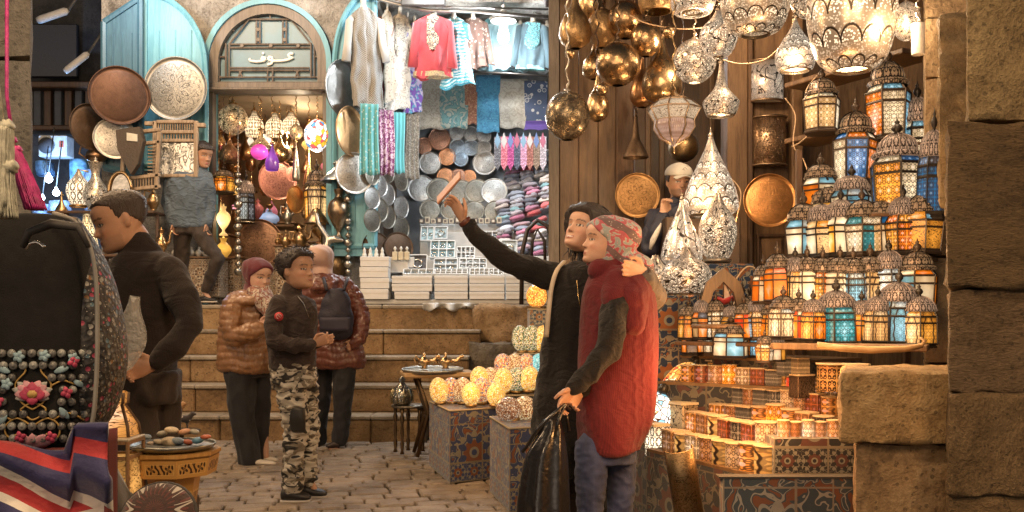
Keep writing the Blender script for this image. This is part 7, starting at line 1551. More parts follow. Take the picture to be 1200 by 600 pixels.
for x, dy in ((690, -.07), (724, .06)): w2.shoe(x+4, 640, x-22, 644, dy, 10, plain((.03, .025, .02), .4))
# handbag
def glossy(c): g = G('patent_leather'); o = g.coord('Object'); n = g.noise(o, 8, 3, .6, .5); return g.done(g.pbr(c, .28, 0, g.bump(n, .45, .03), coat=.4))
o = thing('handbag', 'shiny black slouchy handbag hanging from clasped hands', 'handbag', P(636, 600, 4.15)); L = o.location; q = S(1, 4.15); m = MB()
secs = cr([(640, 656, 490, .03), (634, 660, 505, .05), (616, 664, 532, .075), (607, 666, 570, .095), (604, 667, 605, .11), (608, 664, 630, .10)], 4)
def bagf(u, v):
    i = int(round(v*(len(secs)-1))); xl, xr, y, b = secs[i]; th = 2*PI*u; return P((xl+xr)/2, y, 4.15)-L+Vector(((xr-xl)/2*q*math.cos(th)*(1+.05*math.sin(5*th+v*3)), b*math.sin(th)*(1+.12*math.sin(6*th)), 0))
m.grid(bagf, 48, len(secs)-1, True, capu=True); me = remesh(m, .007, 3, 'body'); me.materials.append(glossy((.012, .011, .012))); link(me, 'body', o)
for pts in (((618, 522, -.06), (632, 500, -.08), (650, 484, -.07), (661, 474, -.04), (668, 480, 0)), ((650, 512, -.07), (654, 495, -.07), (660, 478, -.05), (666, 474, -.0)), ((612, 530, .05), (640, 495, .03), (662, 474, 0), (667, 505, .02))):
    m = MB(); m.tube([P(x, y, 4.12+d)-L for x, y, d in pts], .008, 6); m.build('handle', glossy((.012, .011, .012)), o)

# --- boy
b = Person('boy in a dark zipped jumper and camouflage trousers gazing to one side', 345, 5.6)
b.head(347, 317, 45, 62, 4); sk = b.skin; b.limb(sk, [(342, 332, 0, 8), (340, 350, 0, 9)]); b.trunk(sk, [(324, 362, 352, .07), (322, 362, 400, .08), (325, 360, 432, .08)])
b.limb(sk, [(327, 358, -.1, 6), (322, 398, -.15, 5.5), (366, 403, -.14, 4.5)]); b.limb(sk, [(360, 358, .08, 6), (358, 396, .05, 5.5), (374, 400, .0, 4.5)])
b.limb(sk, [(337, 435, -.04, 9), (346, 492, -.05, 7), (342, 575, -.05, 5), (350, 587, -.05, 4)]); b.limb(sk, [(356, 435, .05, 9), (362, 500, .08, 7), (362, 562, .06, 5), (370, 578, .06, 4)])
wr = b.J(367, 403, -.14); b.hand(wr, b.J(384, 397, -.12)-wr, Vector((0, -.3, 1)), .15, .7); wr = b.J(375, 400, 0); b.hand(wr, b.J(386, 398, -.05)-wr, Vector((0, -.3, 1)), .14, .8)
b.finish((.50, .28, .18), .005, (.36, .13, .11))
b.hair([(.45, .82), (.3, .8), (.17, .66), (.1, .5), (0, .52), (-.15, .42), (-.3, .2), (-.5, .12)], .13, HAIR, .07, extra=lambda p: .10*gs((p.z-.95)/.25), fr=11)
b.strands(420, .022)
m = MB(); b.limb(m, [(342, 340, 0, 10.5), (340, 350, 0, 12)]); b.trunk(m, [(330, 354, 347, .06), (320, 366, 353, .09), (314, 371, 366, .115), (314, 370, 385, .115), (316, 369, 408, .11), (317, 368, 428, .105), (320, 366, 433, .10)])
b.limb(m, [(327, 358, -.09, 11), (321, 380, -.13, 10.5), (323, 400, -.16, 9.5), (345, 405, -.16, 8.5), (363, 404, -.145, 6.5)]); b.limb(m, [(358, 360, .08, 10), (360, 398, .05, 9), (372, 401, .0, 7)]); b.cloth('jumper', m, BOYKNIT, .0072, .006, 11)
m = MB(); m.tube([b.J(*p) for p in ((349, 347, -.09), (356, 356, -.105), (362, 372, -.10))], .0022, 5); m.build('zip', metal((.5, .5, .5), .3), b.o)
m = MB(); m.lathe([(0, 0), (.024, 0), (.026, .004), (0, .006)], 20, M=Matrix.Translation(b.J(327, 371, -.185)) @ Matrix.Rotation(R(90), 4, 'X')); bd = m.build('sleeve_badge', plain((.55, .05, .06), .6), b.o)
m = MB(); m.tube([Vector((.014*math.cos(a), 0, .014*math.sin(a)))+b.J(327, 371, -.193) for a in [k*.5 for k in range(10)]], .002, 4); m.tube([b.J(326, 369.5, -.194), b.J(328.5, 372.5, -.194)], .002, 4); m.build('badge_emblem', plain((.7, .45, .42), .6), bd)
m = MB(); b.trunk(m, [(321, 366, 424, .095), (320, 368, 440, .105), (323, 370, 452, .10)]); b.limb(m, [(336, 438, -.04, 15.5), (343, 470, -.05, 14.5), (347, 500, -.05, 13), (344, 540, -.05, 10.5), (343, 570, -.05, 10)]); b.limb(m, [(356, 438, .05, 14), (361, 500, .07, 11.5), (360, 530, .06, 10), (361, 560, .06, 9)]); b.cloth('trousers', m, CAMO, .0075, .010, 13, (1, 1, 1.5))
m = MB(); b.trunk(m, [(342, 357, 478, .025, -.115), (340, 358, 490, .03, -.12), (342, 357, 505, .025, -.115)]); b.cloth('knee_patch', m, plain((.02, .018, .016), .5), .006, .003)
TRN = plain((.02, .018, .018), .5)
b.shoe(330, 586, 364, 591, -.05, 10, TRN, plain((.5, .46, .42), .6), h=14); b.shoe(352, 577, 383, 582, .07, 9, TRN, plain((.5, .46, .42), .6), h=13)

# --- woman in the bronze quilted jacket
w3 = Person('woman in a maroon headscarf and shiny bronze quilted jacket', 290, 6.92)
w3.head(302, 323, 37, 48, -12); sk = w3.skin; w3.limb(sk, [(299, 336, 0, 7), (295, 350, 0, 8)]); w3.trunk(sk, [(278, 312, 350, .09), (270, 310, 400, .1), (274, 312, 436, .1)])
w3.limb(sk, [(277, 356, -.12, 6), (274, 394, -.17, 6), (304, 384, -.2, 4.5)]); w3.limb(sk, [(312, 356, .1, 6), (310, 392, .05, 5), (316, 382, -.1, 4.5)])
for x, dy in ((282, -.06), (303, .08)): w3.limb(sk, [(x, 436, dy, 10), (x+4, 490, dy, 7), (x+8, 540, dy, 4.5), (x+16, 545, dy, 3.5)])
wr = w3.J(305, 384, -.2); w3.hand(wr, w3.J(316, 377, -.2)-wr, Vector((-.4, 0, 1)), .16, .6); wr = w3.J(315, 382, -.1); w3.hand(wr, w3.J(320, 374, -.14)-wr, Vector((-.4, 0, 1)), .16, .6)
w3.finish((.6, .37, .27), .0065, (.40, .17, .14))
w3.hijab(cloth((.13, .012, .025), (.08, .008, .015)), .12, (.34, .41, .40), .03, extra=lambda p: .15*gs((p.y+.4)/.3)*gs((p.z-.6)/.4), neck=[(296, 338, .02, 11), (298, 344, -.02, 12)])
m = MB(); w3.trunk(m, [(292, 310, 339, .06), (270, 318, 346, .12), (261, 320, 362, .155), (258, 320, 390, .17), (256, 321, 415, .18), (257, 322, 431, .18), (263, 318, 436, .15)]); w3.limb(m, [(276, 356, -.11, 12.5), (271, 378, -.16, 12.5), (275, 394, -.19, 11.5), (292, 390, -.22, 10), (304, 385, -.21, 7.5)]); w3.limb(m, [(310, 358, .08, 10), (313, 392, .03, 9), (315, 384, -.08, 7)])
m.tube([w3.J(*p) for p in ((280, 346, .06), (270, 350, .02), (270, 356, -.08), (284, 354, -.15), (300, 352, -.16))], [.03, .04, .045, .04, .03], 10)
w3.cloth('quilted_jacket', m, puffm((.20, .10, .045)), .0085, .004, 10, quilt=.05)
SCF = cloth((.3, .12, .08), (.5, .42, .34), (.12, .05, .04), 'paisley', 2.2); m = MB(); w3.limb(m, [(298, 342, -.1, 7), (306, 352, -.16, 7), (314, 366, -.17, 6), (318, 380, -.17, 5)]); w3.limb(m, [(309, 342, -.04, 7), (314, 352, -.1, 6), (318, 368, -.12, 5)]); w3.cloth('patterned_scarf', m, SCF, .007, .008, 16)
m = MB(); w3.trunk(m, [(263, 318, 428, .13), (264, 318, 440, .13)]); w3.limb(m, [(281, 438, -.06, 17), (285, 490, -.06, 13.5), (290, 525, -.06, 12.5), (292, 540, -.06, 12)]); w3.limb(m, [(303, 438, .08, 16), (302, 490, .08, 12.5), (302, 536, .08, 10)]); w3.cloth('trousers', m, BLKJ, .009, .008, 10, (1, 1, .4))
CRS = plain((.6, .54, .45), .7); w3.shoe(284, 545, 324, 551, -.07, 8, CRS, plain((.55, .5, .42), .6), h=8); w3.shoe(298, 540, 326, 545, .09, 7, CRS, plain((.55, .5, .42), .6), h=8)
o = thing('beige_pouch', 'small beige drawstring bag held by the woman in the bronze jacket', 'bag', P(323, 437, 6.75)); q = S(1, 6.75); m = MB(); m.lathe([(3*q, 0), (8*q, 2*q), (9*q, 8*q), (6*q, 14*q), (2.5*q, 18*q), (5*q, 22*q)], 16); me = remesh(m, .008, 2, 'sack'); me.materials.append(plain((.42, .3, .18), .8, bump=.4)); link(me, 'sack', o); m = MB(); m.tube([(0, 0, 18*q), (-3*q, -.02, 30*q), (-8*q, 0, 50*q)], .005, 5); m.build('cord', plain((.3, .2, .12)), o)

# --- woman with the backpack
w4 = Person('woman seen from behind in a beige headscarf and shiny maroon quilted coat', 390, 7.8)
w4.head(376, 305, 33, 160, 0, ears=False); sk = w4.skin; w4.limb(sk, [(377, 318, 0, 6), (378, 330, 0, 8)]); w4.trunk(sk, [(362, 400, 332, .09), (362, 408, 390, .12), (366, 416, 430, .12)])
w4.limb(sk, [(406, 334, 0, 5), (422, 372, -.02, 5), (416, 402, -.12, 4)]); w4.limb(sk, [(360, 334, 0, 5), (350, 372, -.02, 5), (358, 400, .12, 4)])
for x, dy in ((378, .08), (404, -.06)): w4.limb(sk, [(x, 430, dy, 9), (x-3, 480, dy, 6.5), (x-7, 518, dy, 4.5), (x-9, 522, dy+.08, 3.5)])
wr = w4.J(416, 402, -.12); w4.hand(wr, w4.J(404, 410, -.2)-wr, Vector((0, -.3, 1)), .16, .6); wr = w4.J(358, 400, .12); w4.hand(wr, w4.J(366, 406, .2)-wr, Vector((0, -.3, 1)), .16, .6)
w4.finish((.46, .27, .18), .007)
w4.hijab(cloth((.62, .43, .36), (.5, .33, .27)), .13, (.27, .42, .42), .02, extra=lambda p: .2*gs((p.y+.45)/.3)*gs((p.z-.55)/.3), neck=[(377, 316, 0, 11), (378, 324, 0, 13)])
m = MB(); w4.trunk(m, [(366, 390, 321, .07), (356, 404, 327, .12), (352, 412, 345, .16), (352, 416, 375, .17), (353, 424, 405, .18), (356, 428, 424, .18), (362, 426, 431, .15)]); w4.limb(m, [(404, 336, 0, 11), (416, 352, 0, 11), (423, 374, -.03, 10.5), (420, 395, -.1, 9), (414, 402, -.13, 7)]); w4.limb(m, [(361, 336, 0, 10), (352, 372, 0, 10), (358, 398, .1, 8)])
m.tube([w4.J(*p) for p in ((362, 328, -.05), (372, 338, -.15), (386, 338, -.15), (398, 328, -.05))], [.03, .05, .05, .03], 10); w4.cloth('quilted_coat', m, puffm((.11, .038, .026)), .009, .004, 10, quilt=.055)
m = MB(); w4.limb(m, [(378, 425, .08, 12), (376, 480, .08, 9.5), (374, 516, .08, 8)]); w4.limb(m, [(404, 425, -.06, 13), (401, 480, -.06, 10), (398, 516, -.06, 8.5)]); w4.cloth('jeans', m, BLKJ, .009, .006, 12)
w4.shoe(398, 520, 382, 524, -.08, 7, plain((.04, .025, .02), .5), plain((.45, .25, .18), .6)); w4.shoe(374, 520, 366, 522, .1, 7, plain((.04, .025, .02), .5))
o = thing('backpack', 'navy fabric backpack worn over the maroon quilted coat', 'backpack', P(393, 400, 7.58)); q = S(1, 7.58); L = o.location; m = MB()
secs4 = cr([(388, 402, 338, .05), (380, 408, 347, .08), (375, 412, 362, .10), (374, 414, 380, .11), (377, 412, 394, .09), (382, 406, 398, .05)], 4)
m.grid(lambda u, v: P((secs4[int(round(v*20))][0]+secs4[int(round(v*20))][1])/2, secs4[int(round(v*20))][2], 7.58)-L+Vector(((secs4[int(round(v*20))][1]-secs4[int(round(v*20))][0])/2*q*math.cos(2*PI*u), secs4[int(round(v*20))][3]*math.sin(2*PI*u), 0)), 28, 20, True, capu=True)
me = remesh(m, .01, 2, 'body'); 
for v in me.vertices: v.co += v.normal*(mnoise.noise(v.co*12)*.014)
me.materials.append(plain((.022, .020, .035), .7, bump=.4)); link(me, 'body', o)
for sg in (-1, 1): m = MB(); m.tube([P(393+sg*10, 340, 7.5)-L, P(393+sg*13, 330, 7.58)-L, P(393+sg*14, 326, 7.68)-L], .014, 6); m.build('shoulder_strap', plain((.022, .02, .035), .7), o)
m = MB(); m.grid(lambda u, v: P(376+u*34, 372+v*16, 7.44-.02*math.sin(PI*u))-L, 8, 4); ob = m.build('pocket', plain((.028, .025, .045), .7), o); so = ob.modifiers.new('s', 'SOLIDIFY'); so.thickness = .02

# --- young man in the black sweater
m1 = Person('young man with cropped hair in a black sweater looking down', 175, 3.9)
m1.head(143, 258, 68, -58, -20, -4); sk = m1.skin; m1.limb(sk, [(156, 276, .02, 17), (166, 302, .03, 20)]); m1.trunk(sk, [(148, 192, 314, .07), (144, 196, 370, .08), (152, 194, 440, .08)])
m1.limb(sk, [(193, 322, -.05, 10), (220, 378, -.15, 8), (184, 424, -.22, 8)]); m1.limb(sk, [(140, 318, .1, 12), (128, 370, .06, 10), (150, 415, -.1, 8)])
for x, dy in ((160, -.04), (188, .08)): m1.limb(sk, [(x, 450, dy, 18), (x-2, 560, dy, 13), (x-4, 665, dy, 9), (x-18, 678, dy, 8)])
wr = m1.J(182, 425, -.22); m1.hand(wr, m1.J(156, 434, -.26)-wr, Vector((-.2, -.3, 1)), .18, .6); wr = m1.J(150, 415, -.1); m1.hand(wr, m1.J(136, 400, -.2)-wr, Vector((-.2, -.3, 1)), .18, .6)
m1.finish((.55, .31, .20), .0055, (.38, .14, .11), stubble=.25)
m1.hair([(.45, .80), (.3, .78), (.16, .7), (.1, .46), (0, .5), (-.15, .42), (-.3, .26), (-.5, .18)], .012, _hair((.02, .013, .01)), .012, extra=lambda p: .05*max(0, min(1, (p.z-.66)/.2)), fr=16)
m1.strands(260, .007, .0014)
m = MB(); m1.limb(m, [(160, 290, .02, 20), (166, 302, .03, 24)]); m1.trunk(m, [(146, 184, 296, .07), (132, 208, 306, .10), (126, 216, 324, .12), (124, 212, 360, .125), (130, 204, 400, .12), (138, 202, 432, .115), (142, 202, 446, .115)]); m1.limb(m, [(198, 320, -.06, 18), (214, 350, -.12, 16.5), (223, 380, -.17, 14.5), (205, 405, -.21, 12.5), (186, 422, -.225, 10)]); m1.limb(m, [(142, 320, .08, 19), (130, 372, .05, 16), (148, 412, -.08, 12)])
m1.cloth('sweater', m, BRKNIT, .0075, .006, 7)
m = MB(); m1.trunk(m, [(142, 208, 436, .12), (140, 206, 470, .125)]); m1.limb(m, [(160, 465, -.04, 24), (158, 560, -.04, 19), (157, 660, -.04, 14)]); m1.limb(m, [(186, 465, .08, 24), (186, 560, .08, 19), (185, 660, .08, 14)]); m1.cloth('trousers', m, BRJ, .009, .008, 10)
for x, dy in ((160, -.04), (188, .08)): m1.shoe(x+6, 682, x-36, 688, dy, 14, TRN, h=18)
# --- man in the blue jacket on the terrace
m2 = Person('dark haired man in a grey blue jacket striding along the terrace', 230, 9.6, 1.235)
m2.head(236, 181, 29, 55, -16); sk = m2.skin; m2.limb(sk, [(231, 190, 0, 6), (228, 202, 0, 6)]); m2.trunk(sk, [(208, 242, 206, .08), (206, 240, 240, .09), (208, 240, 268, .09)])
m2.limb(sk, [(203, 208, 0, 4.5), (197, 238, .02, 4), (203, 262, -.06, 3)]); m2.limb(sk, [(241, 208, 0, 4.5), (247, 238, .02, 4), (242, 262, -.06, 3)])
m2.limb(sk, [(214, 268, .04, 7), (212, 308, .08, 5.5), (209, 348, .1, 3.5), (215, 352, .06, 3)]); m2.limb(sk, [(234, 268, -.04, 7), (255, 303, -.1, 5.5), (240, 342, .02, 3.5), (245, 350, 0, 3)])
for x, y in ((203, 262), (242, 262)): wr = m2.J(x, y, -.06); m2.hand(wr, Vector((.1, -.1, -1)), Vector((0, -1, 0)), .17, .5)
m2.finish((.46, .26, .17), .008)
m2.hair([(.45, .74), (.3, .70), (.16, .58), (.08, .46), (-.15, .36), (-.3, .18), (-.5, .08)], .07, HAIR, .07, extra=lambda p: .05*gs((p.z-.9)/.3), fr=6)
m2.strands(120, .02)
m = MB(); m2.limb(m, [(230, 196, 0, 8), (228, 202, 0, 9)]); m2.trunk(m, [(220, 240, 198, .06), (202, 245, 205, .11), (195, 248, 218, .13), (194, 247, 238, .13), (197, 246, 256, .13), (200, 247, 267, .12)]); m2.limb(m, [(203, 210, 0, 8), (197, 238, .02, 7), (202, 260, -.05, 5)]); m2.limb(m, [(241, 210, 0, 8), (247, 238, .02, 7), (243, 260, -.05, 5)]); m2.cloth('jacket', m, knit((.11, .15, .20), 200, wr=.5), .011, .009, 9)
m = MB(); m2.trunk(m, [(203, 246, 262, .11), (204, 246, 274, .11)]); m2.limb(m, [(215, 272, .04, 10), (212, 308, .08, 8), (210, 345, .1, 6)]); m2.limb(m, [(234, 272, -.04, 10), (255, 303, -.1, 8), (242, 338, .02, 6)]); m2.cloth('trousers', m, BRJ, .011, .006, 12)
m2.shoe(206, 352, 222, 354, .09, 4.5, TRN, h=6); m2.shoe(236, 350, 254, 352, .0, 4.5, TRN, h=6)
# --- man in the cap
plinth(742, 860, 437, 6.62, .9, DARKBOX, 'dark raised floor board behind the standing lamps', 'raised_floor', 'floor', 0)
fz = PZ(437, 6.62); m3 = Person('man in a white cap and navy jacket with a fist to his lips', 795, 6.95, fz)
m3.head(795, 213, 37, 8, -8); sk = m3.skin; m3.limb(sk, [(795, 228, .02, 9), (795, 242, .03, 10)]); m3.trunk(sk, [(775, 816, 248, .09), (774, 816, 300, .1), (776, 814, 345, .1)])
m3.limb(sk, [(768, 254, -.02, 6.5), (762, 290, -.16, 6), (777, 250, -.24, 5)]); m3.limb(sk, [(824, 254, 0, 6.5), (830, 292, .0, 6), (826, 330, -.08, 5)])
for x in (786, 804): m3.limb(sk, [(x, 345, 0, 10), (x, 390, 0, 8), (x, 428, 0, 5), (x, 433, -.1, 4)])
wr = m3.J(777, 249, -.245); m3.hand(wr, m3.J(781, 232, -.24)-wr, Vector((.8, .3, .1)), .17, 1.1); wr = m3.J(826, 330, -.08); m3.hand(wr, Vector((0, -.1, -1)), Vector((-1, 0, 0)), .17, .5)
m3.finish((.5, .29, .19), .0065, (.34, .13, .11), stubble=.6)
m3.hair([(.45, .8), (.2, .7), (.1, .45), (-.15, .4), (-.5, .2)], .05, HAIR, .02)
m = MB(); 
def capf(u, v):
    p = headpt(u, .62+.38*v); c = Vector((0, -.05, .55)); return m3.Mh @ (c+(p-c)*1.17+Vector((0, 0, .03)))
m.grid(capf, 40, 14, True, capu=True); m.grid(lambda u, v: m3.Mh @ Vector(((u-.5)*.62*(1-.25*v*v), .40+v*.32*(1-(2*u-1)**2*.55), .74-.07*v-.10*(2*u-1)**2)), 16, 6); cp = m.build('cap', plain((.62, .58, .52), .8, bump=.2), m3.o)
m = MB(); m.tube([m3.Mh @ Vector(p) for p in ((-.08, .55, .88), (0, .57, .94), (.07, .55, .88), (.01, .56, .86))], .002, 4); m.build('emblem', plain((.05, .05, .08)), cp)
NAVY = plain((.018, .022, .045), .55, bump=.3); m = MB(); m3.limb(m, [(795, 240, .02, 12)]); m3.trunk(m, [(781, 809, 240, .07), (768, 824, 248, .12), (762, 832, 264, .14), (762, 832, 300, .14), (764, 830, 345, .13)]); m3.limb(m, [(769, 256, -.04, 11), (764, 275, -.12, 10.5), (762, 291, -.18, 10), (770, 272, -.235, 9), (776, 255, -.245, 7.5)]); m3.limb(m, [(823, 256, 0, 11), (830, 292, 0, 10), (826, 325, -.07, 8)]); m3.cloth('jacket', m, NAVY, .009, .008, 10)
m = MB(); m3.limb(m, [(786, 345, 0, 12), (786, 425, 0, 9)]); m3.limb(m, [(804, 345, 0, 12), (804, 425, 0, 9)]); m3.cloth('trousers', m, BLKJ, .01, .005, 10)
m = MB(); m.tube([m3.J(*p) for p in ((775, 262, -.305), (770, 272, -.318), (765, 282, -.305), (762, 292, -.285))], [.008, .02, .022, .01], 8); m.build('white_stripe', plain((.65, .63, .6), .6), m3.o)
for x in (786, 804): m3.shoe(x, 434, x-2, 438, -.06, 6, TRN, h=8)
# ------------------------------------------------------------------ near left: backpack, flag cloth, tassels, small table
from mathutils.bvhtree import BVHTree
Yb = 1.55; qb = S(1, Yb)
o = thing('embroidered_backpack', 'large black backpack embroidered with a lotus and rows of grey beads', 'backpack', P(50, 530, Yb)); L = o.location
FURM = plain((.006, .0055, .0055), 1.05, 0, .4, 40, .25, bsc=420)
bs = cr([(20, 60, 251, .02), (-6, 88, 257, .04), (-28, 103, 280, .055), (-40, 109, 320, .065), (-46, 111, 380, .07), (-50, 110, 450, .07), (-50, 106, 500, .065), (-44, 94, 520, .05), (-30, 66, 526, .03)], 5)
def bf(bs=bs, e=.7, grow=0.0):
    def f(u, v):
        i = min(int(round(v*(len(bs)-1))), len(bs)-1); xl, xr, y, b_ = bs[i]; th = 2*PI*u; c, s = math.cos(th), math.sin(th)
        return P((xl+xr)/2, y, Yb+.1)-L+Vector((((xr-xl)/2*qb*1.03+grow)*math.copysign(abs(c)**e, c), (b_+grow)*math.copysign(abs(s)**e, s), 0))
    return f
m = MB(); m.grid(bf(), 48, len(bs)-1, True, capu=True); me = remesh(m, .004, 3, 'pile_front'); PILE = me; me.materials.append(FURM); link(me, 'pile_front', o)
# side gusset with small flowers
def gus():
    g = G('flower_gusset'); oo = g.coord('Object'); v = g.voro(oo, 150); n = g.node('ShaderNodeTexVoronoi', {'Vector': oo, 'Scale': 105.0}); cr_ = g.sep(n.outputs['Color'])[0]; ce = V(g, n.outputs['Distance'])
    c = g.ramp(cr_, [(0, (.10, .10, .095)), (.3, (.02, .02, .025)), (.55, (.3, .04, .08)), (.65, (.08, .14, .18)), (.75, (.24, .23, .21)), (.92, (.2, .10, .04))], 'CONSTANT'); c = g.mix(ce.gt(.45), c, (.025, .022, .022)); c = g.mix(v.lt(.14), c, (.5, .48, .42)); return g.done(g.pbr(c, .6, 0, g.bump(ce, .6, .004)))
g2 = cr([(60, 92, 254, .02), (84, 106, 278, .045), (98, 122, 312, .06), (102, 134, 350, .07), (104, 143, 400, .075), (102, 142, 440, .075), (98, 128, 485, .07), (88, 106, 518, .05)], 5)
m = MB(); m.grid(lambda u, v: P((g2[int(round(v*35))][0]+g2[int(round(v*35))][1])/2-4, g2[int(round(v*35))][2], Yb+.14)-L+Vector(((g2[int(round(v*35))][1]-g2[int(round(v*35))][0]+8)/2*qb*1.05*math.cos(2*PI*u), g2[int(round(v*35))][3]*math.sin(2*PI*u), 0)), 24, 35, True, capu=True)
me = remesh(m, .004, 3, 'side_gusset'); me.materials.append(gus()); link(me, 'side_gusset', o)
m = MB(); edge = [(62, 250), (88, 260), (104, 285), (112, 325), (114, 380), (113, 440), (108, 495), (94, 520)]
m.tube([P(x, y, Yb+.05)-L for x, y in cr(edge, 5)], .004, 8); m.build('piping', plain((.22, .21, .19), .5), o)
m = MB(); m.tube([P(x, y, Yb-.03)-L for x, y in ((26, 290), (34, 272), (60, 262), (92, 266), (104, 290))], [.004, .007, .008, .007, .004], 8); m.build('carry_handle', plain((.03, .028, .028), .6), o)
m = MB(); m.tube([P(x, y, Yb-.025)-L for x, y in cr([(30, 292), (34, 286), (44, 284), (52, 290)], 4)], .003, 6); m.build('zip_pull', metal((.6, .58, .55), .2), o)
BT = BVHTree.FromPolygons([v.co+L for v in PILE.vertices], [tuple(p.vertices) for p in PILE.polygons]); CAMP = Vector((0, 0, CH))
def fy(x, y=460):
    h = BT.ray_cast(CAMP, (P(x, y, 1.0)-CAMP).normalized()); return h[0].y if h[0] else Yb+.05
beadm = simple('bead', lambda m: m.lathe([(0, 0), (.5, .0), (.55, .25), (.42, .5), (.2, .42), (.16, .55), (0, .6)], 12))
BD = [plain((.22, .23, .22), .35), plain((.13, .13, .125), .35), plain((.08, .08, .078), .35)]
k = 0; rr = random.Random(9)
for j in range(8):
    for i in range(11):
        x = -8+i*11.6+(j % 2)*1.5; y = 414+j*14.2
        if x > 112-(j > 6)*8 or x < -4: continue
        if math.hypot((x-38)/27, (y-462)/24) < 1: continue
        inst(beadm, 'bead', o, BD[rr.randrange(3)], P(x, y, fy(x, y)-.0005)-L, .0135, (R(90)+rr.uniform(-.1, .1), 0, rr.uniform(-.2, .2)))
def petal(mb_, cx, cy, a, L_, w_, y=0.0):
    pts = []; ca_, sa_ = math.cos(R(a)), math.sin(R(a))
    def f(u, v): s = (u-.5)*2*w_*math.sin(PI*min(1, v*.94+.05))**.8; l = v*L_; return P(cx+l*ca_-s*sa_, cy-l*sa_-s*ca_, fy(cx+l*ca_-s*sa_, cy-l*sa_-s*ca_)-.0035+y-.003*math.sin(PI*v)*(1-abs(u-.5)))-L
    mb_.grid(f, 4, 8)
def emb(name, mat, items, th=.002):
    m = MB()
    for it in items: petal(m, *it)
    ob = m.build(name, mat, o); so = ob.modifiers.new('s', 'SOLIDIFY'); so.thickness = th
PK = plain((.42, .05, .11), .6, 0, .2, 90); LP = plain((.55, .28, .32), .6, 0, .2, 90); SB = plain((.24, .36, .42), .6, 0, .2, 90); GY = plain((.38, .38, .36), .6, 0, .2, 90); GL = plain((.42, .27, .08), .5, 0, .2, 120)
cx, cy = 38, 462
emb('leaf_petals', GY, [(cx, cy, a, l, 5) for a, l in ((165, 24), (15, 24), (195, 20), (-15, 20), (140, 22), (40, 22))]); emb('outer_petals', LP, [(cx, cy, a, l, 6, -.002) for a, l in ((180, 20), (0, 20), (150, 19), (30, 19), (120, 18), (60, 18))]); emb('inner_petals', PK, [(cx, cy+2, a, l, 6.5, -.004) for a, l in ((170, 15), (10, 15), (135, 14), (45, 14), (90, 16), (-90, 10))]); emb('flower_heart', GL, [(cx, cy+4, a, 9, 4, -.006) for a in (70, 90, 110)])
emb('blue_flower_stitching', SB, [(x, y, a, 6.5, 2.4, -.003) for x, y in ((22, 418), (52, 417), (86, 420), (8, 450)) for a in range(0, 360, 72)]); emb('pink_flower_stitching', PK, [(x, y, a, 6.5, 2.6, -.004) for x, y in ((86, 424), (78, 460), (-2, 470), (24, 512), (60, 512)) for a in range(20, 380, 90)])
emb('lower_petals', LP, [(cx, 522, a, l, 5) for a, l in ((165, 26), (15, 26), (140, 20), (40, 20), (90, 14))]); emb('blue_leaves', SB, [(64, 436, 20, 18, 3.5), (12, 436, 160, 16, 3.5), (70, 478, -50, 16, 3.5), (8, 486, 230, 15, 3.5), (86, 446, -30, 14, 3)])
m = MB()
for pts in ([(38, 480), (24, 470), (18, 450), (30, 434), (20, 420)], [(38, 480), (52, 470), (60, 450), (48, 434), (56, 420)], [(38, 500), (20, 490), (6, 500), (10, 512), (22, 508)], [(38, 500), (56, 490), (70, 500), (66, 514), (54, 508)], [(60, 452), (74, 446), (90, 450), (98, 440)], [(14, 452), (2, 446), (-8, 450)], [(62, 492), (80, 484), (98, 492)], [(14, 492), (0, 486)], [(24, 480), (38, 472), (54, 480), (38, 492), (24, 480)]):
    m.tube([P(x, y, fy(x, y)-.003)-L for x, y in cr(pts, 5)], .0016, 5)
m.build('gold_cord', GL, o)
# union jack cloth bag under it
def flagm():
    g = G('flag_print'); u, v, _ = g.sep(g.coord('UV')); n = g.noise(g.coord('UV'), 3, 2)-.5; v = v+n*.05+u*.22; u = u+n*.05
    c = g.mix(0.0, (.02, .02, .09), (.02, .02, .09)); d = ((v-.62)*1.0+(u-.4)*.35).abs(); c = g.mix(d.lt(.17), c, (.6, .57, .52)); c = g.mix(d.lt(.08), c, (.36, .02, .025))
    d2 = ((v-.18)-(u-.5)*.5).abs(); c = g.mix(d2.lt(.14), c, (.6, .57, .52)); c = g.mix(d2.lt(.06), c, (.36, .02, .025)); d3 = (v-1.02).abs(); c = g.mix(d3.lt(.07), c, (.36, .02, .025)); r = ((u-.75)*(u-.75)+(v-.02)*(v-.02)).sqrt(); c = g.mix(r.lt(.22), c, (.6, .57, .52)); c = g.mix(r.lt(.15), c, (.03, .03, .10))
    return g.done(g.pbr(c, .7, 0, g.bump(g.noise(g.coord('UV'), 5, 4), .4, .02), sheen=.2))
o2 = thing('flag_print_bag', 'cloth bag printed with red, white and navy flag stripes', 'bag', P(50, 640, Yb+.1)); Lf = o2.location
m = MB()
def ff(u, v):
    x = -50+u*176; y = 642-v*(142 if u > .75 else 118+8*math.sin(u*6)); return P(x, y, Yb-.02+.02*math.sin(u*9+v*3)+.015*math.sin(v*11+u*5))-Lf
m.grid(ff, 40, 30); ob = m.build('front', flagm(), o2); so = ob.modifiers.new('s', 'SOLIDIFY'); so.thickness = .012; so.offset = -1
m = MB(); m.grid(lambda u, v: P(126, 642-v*138, Yb-.02)-Lf+Vector((u*.004, u*.03, 0)), 6, 10); ob = m.build('gusset', plain((.12, .02, .02), .8), o2); so = ob.modifiers.new('s', 'SOLIDIFY'); so.thickness = .006
m = MB(); m.grid(lambda u, v: P(-50+u*150, 645-v*120, Yb+.05)-Lf, 6, 6); ob = m.build('back', plain((.12, .02, .02), .8), o2); so = ob.modifiers.new('s', 'SOLIDIFY'); so.thickness = .006
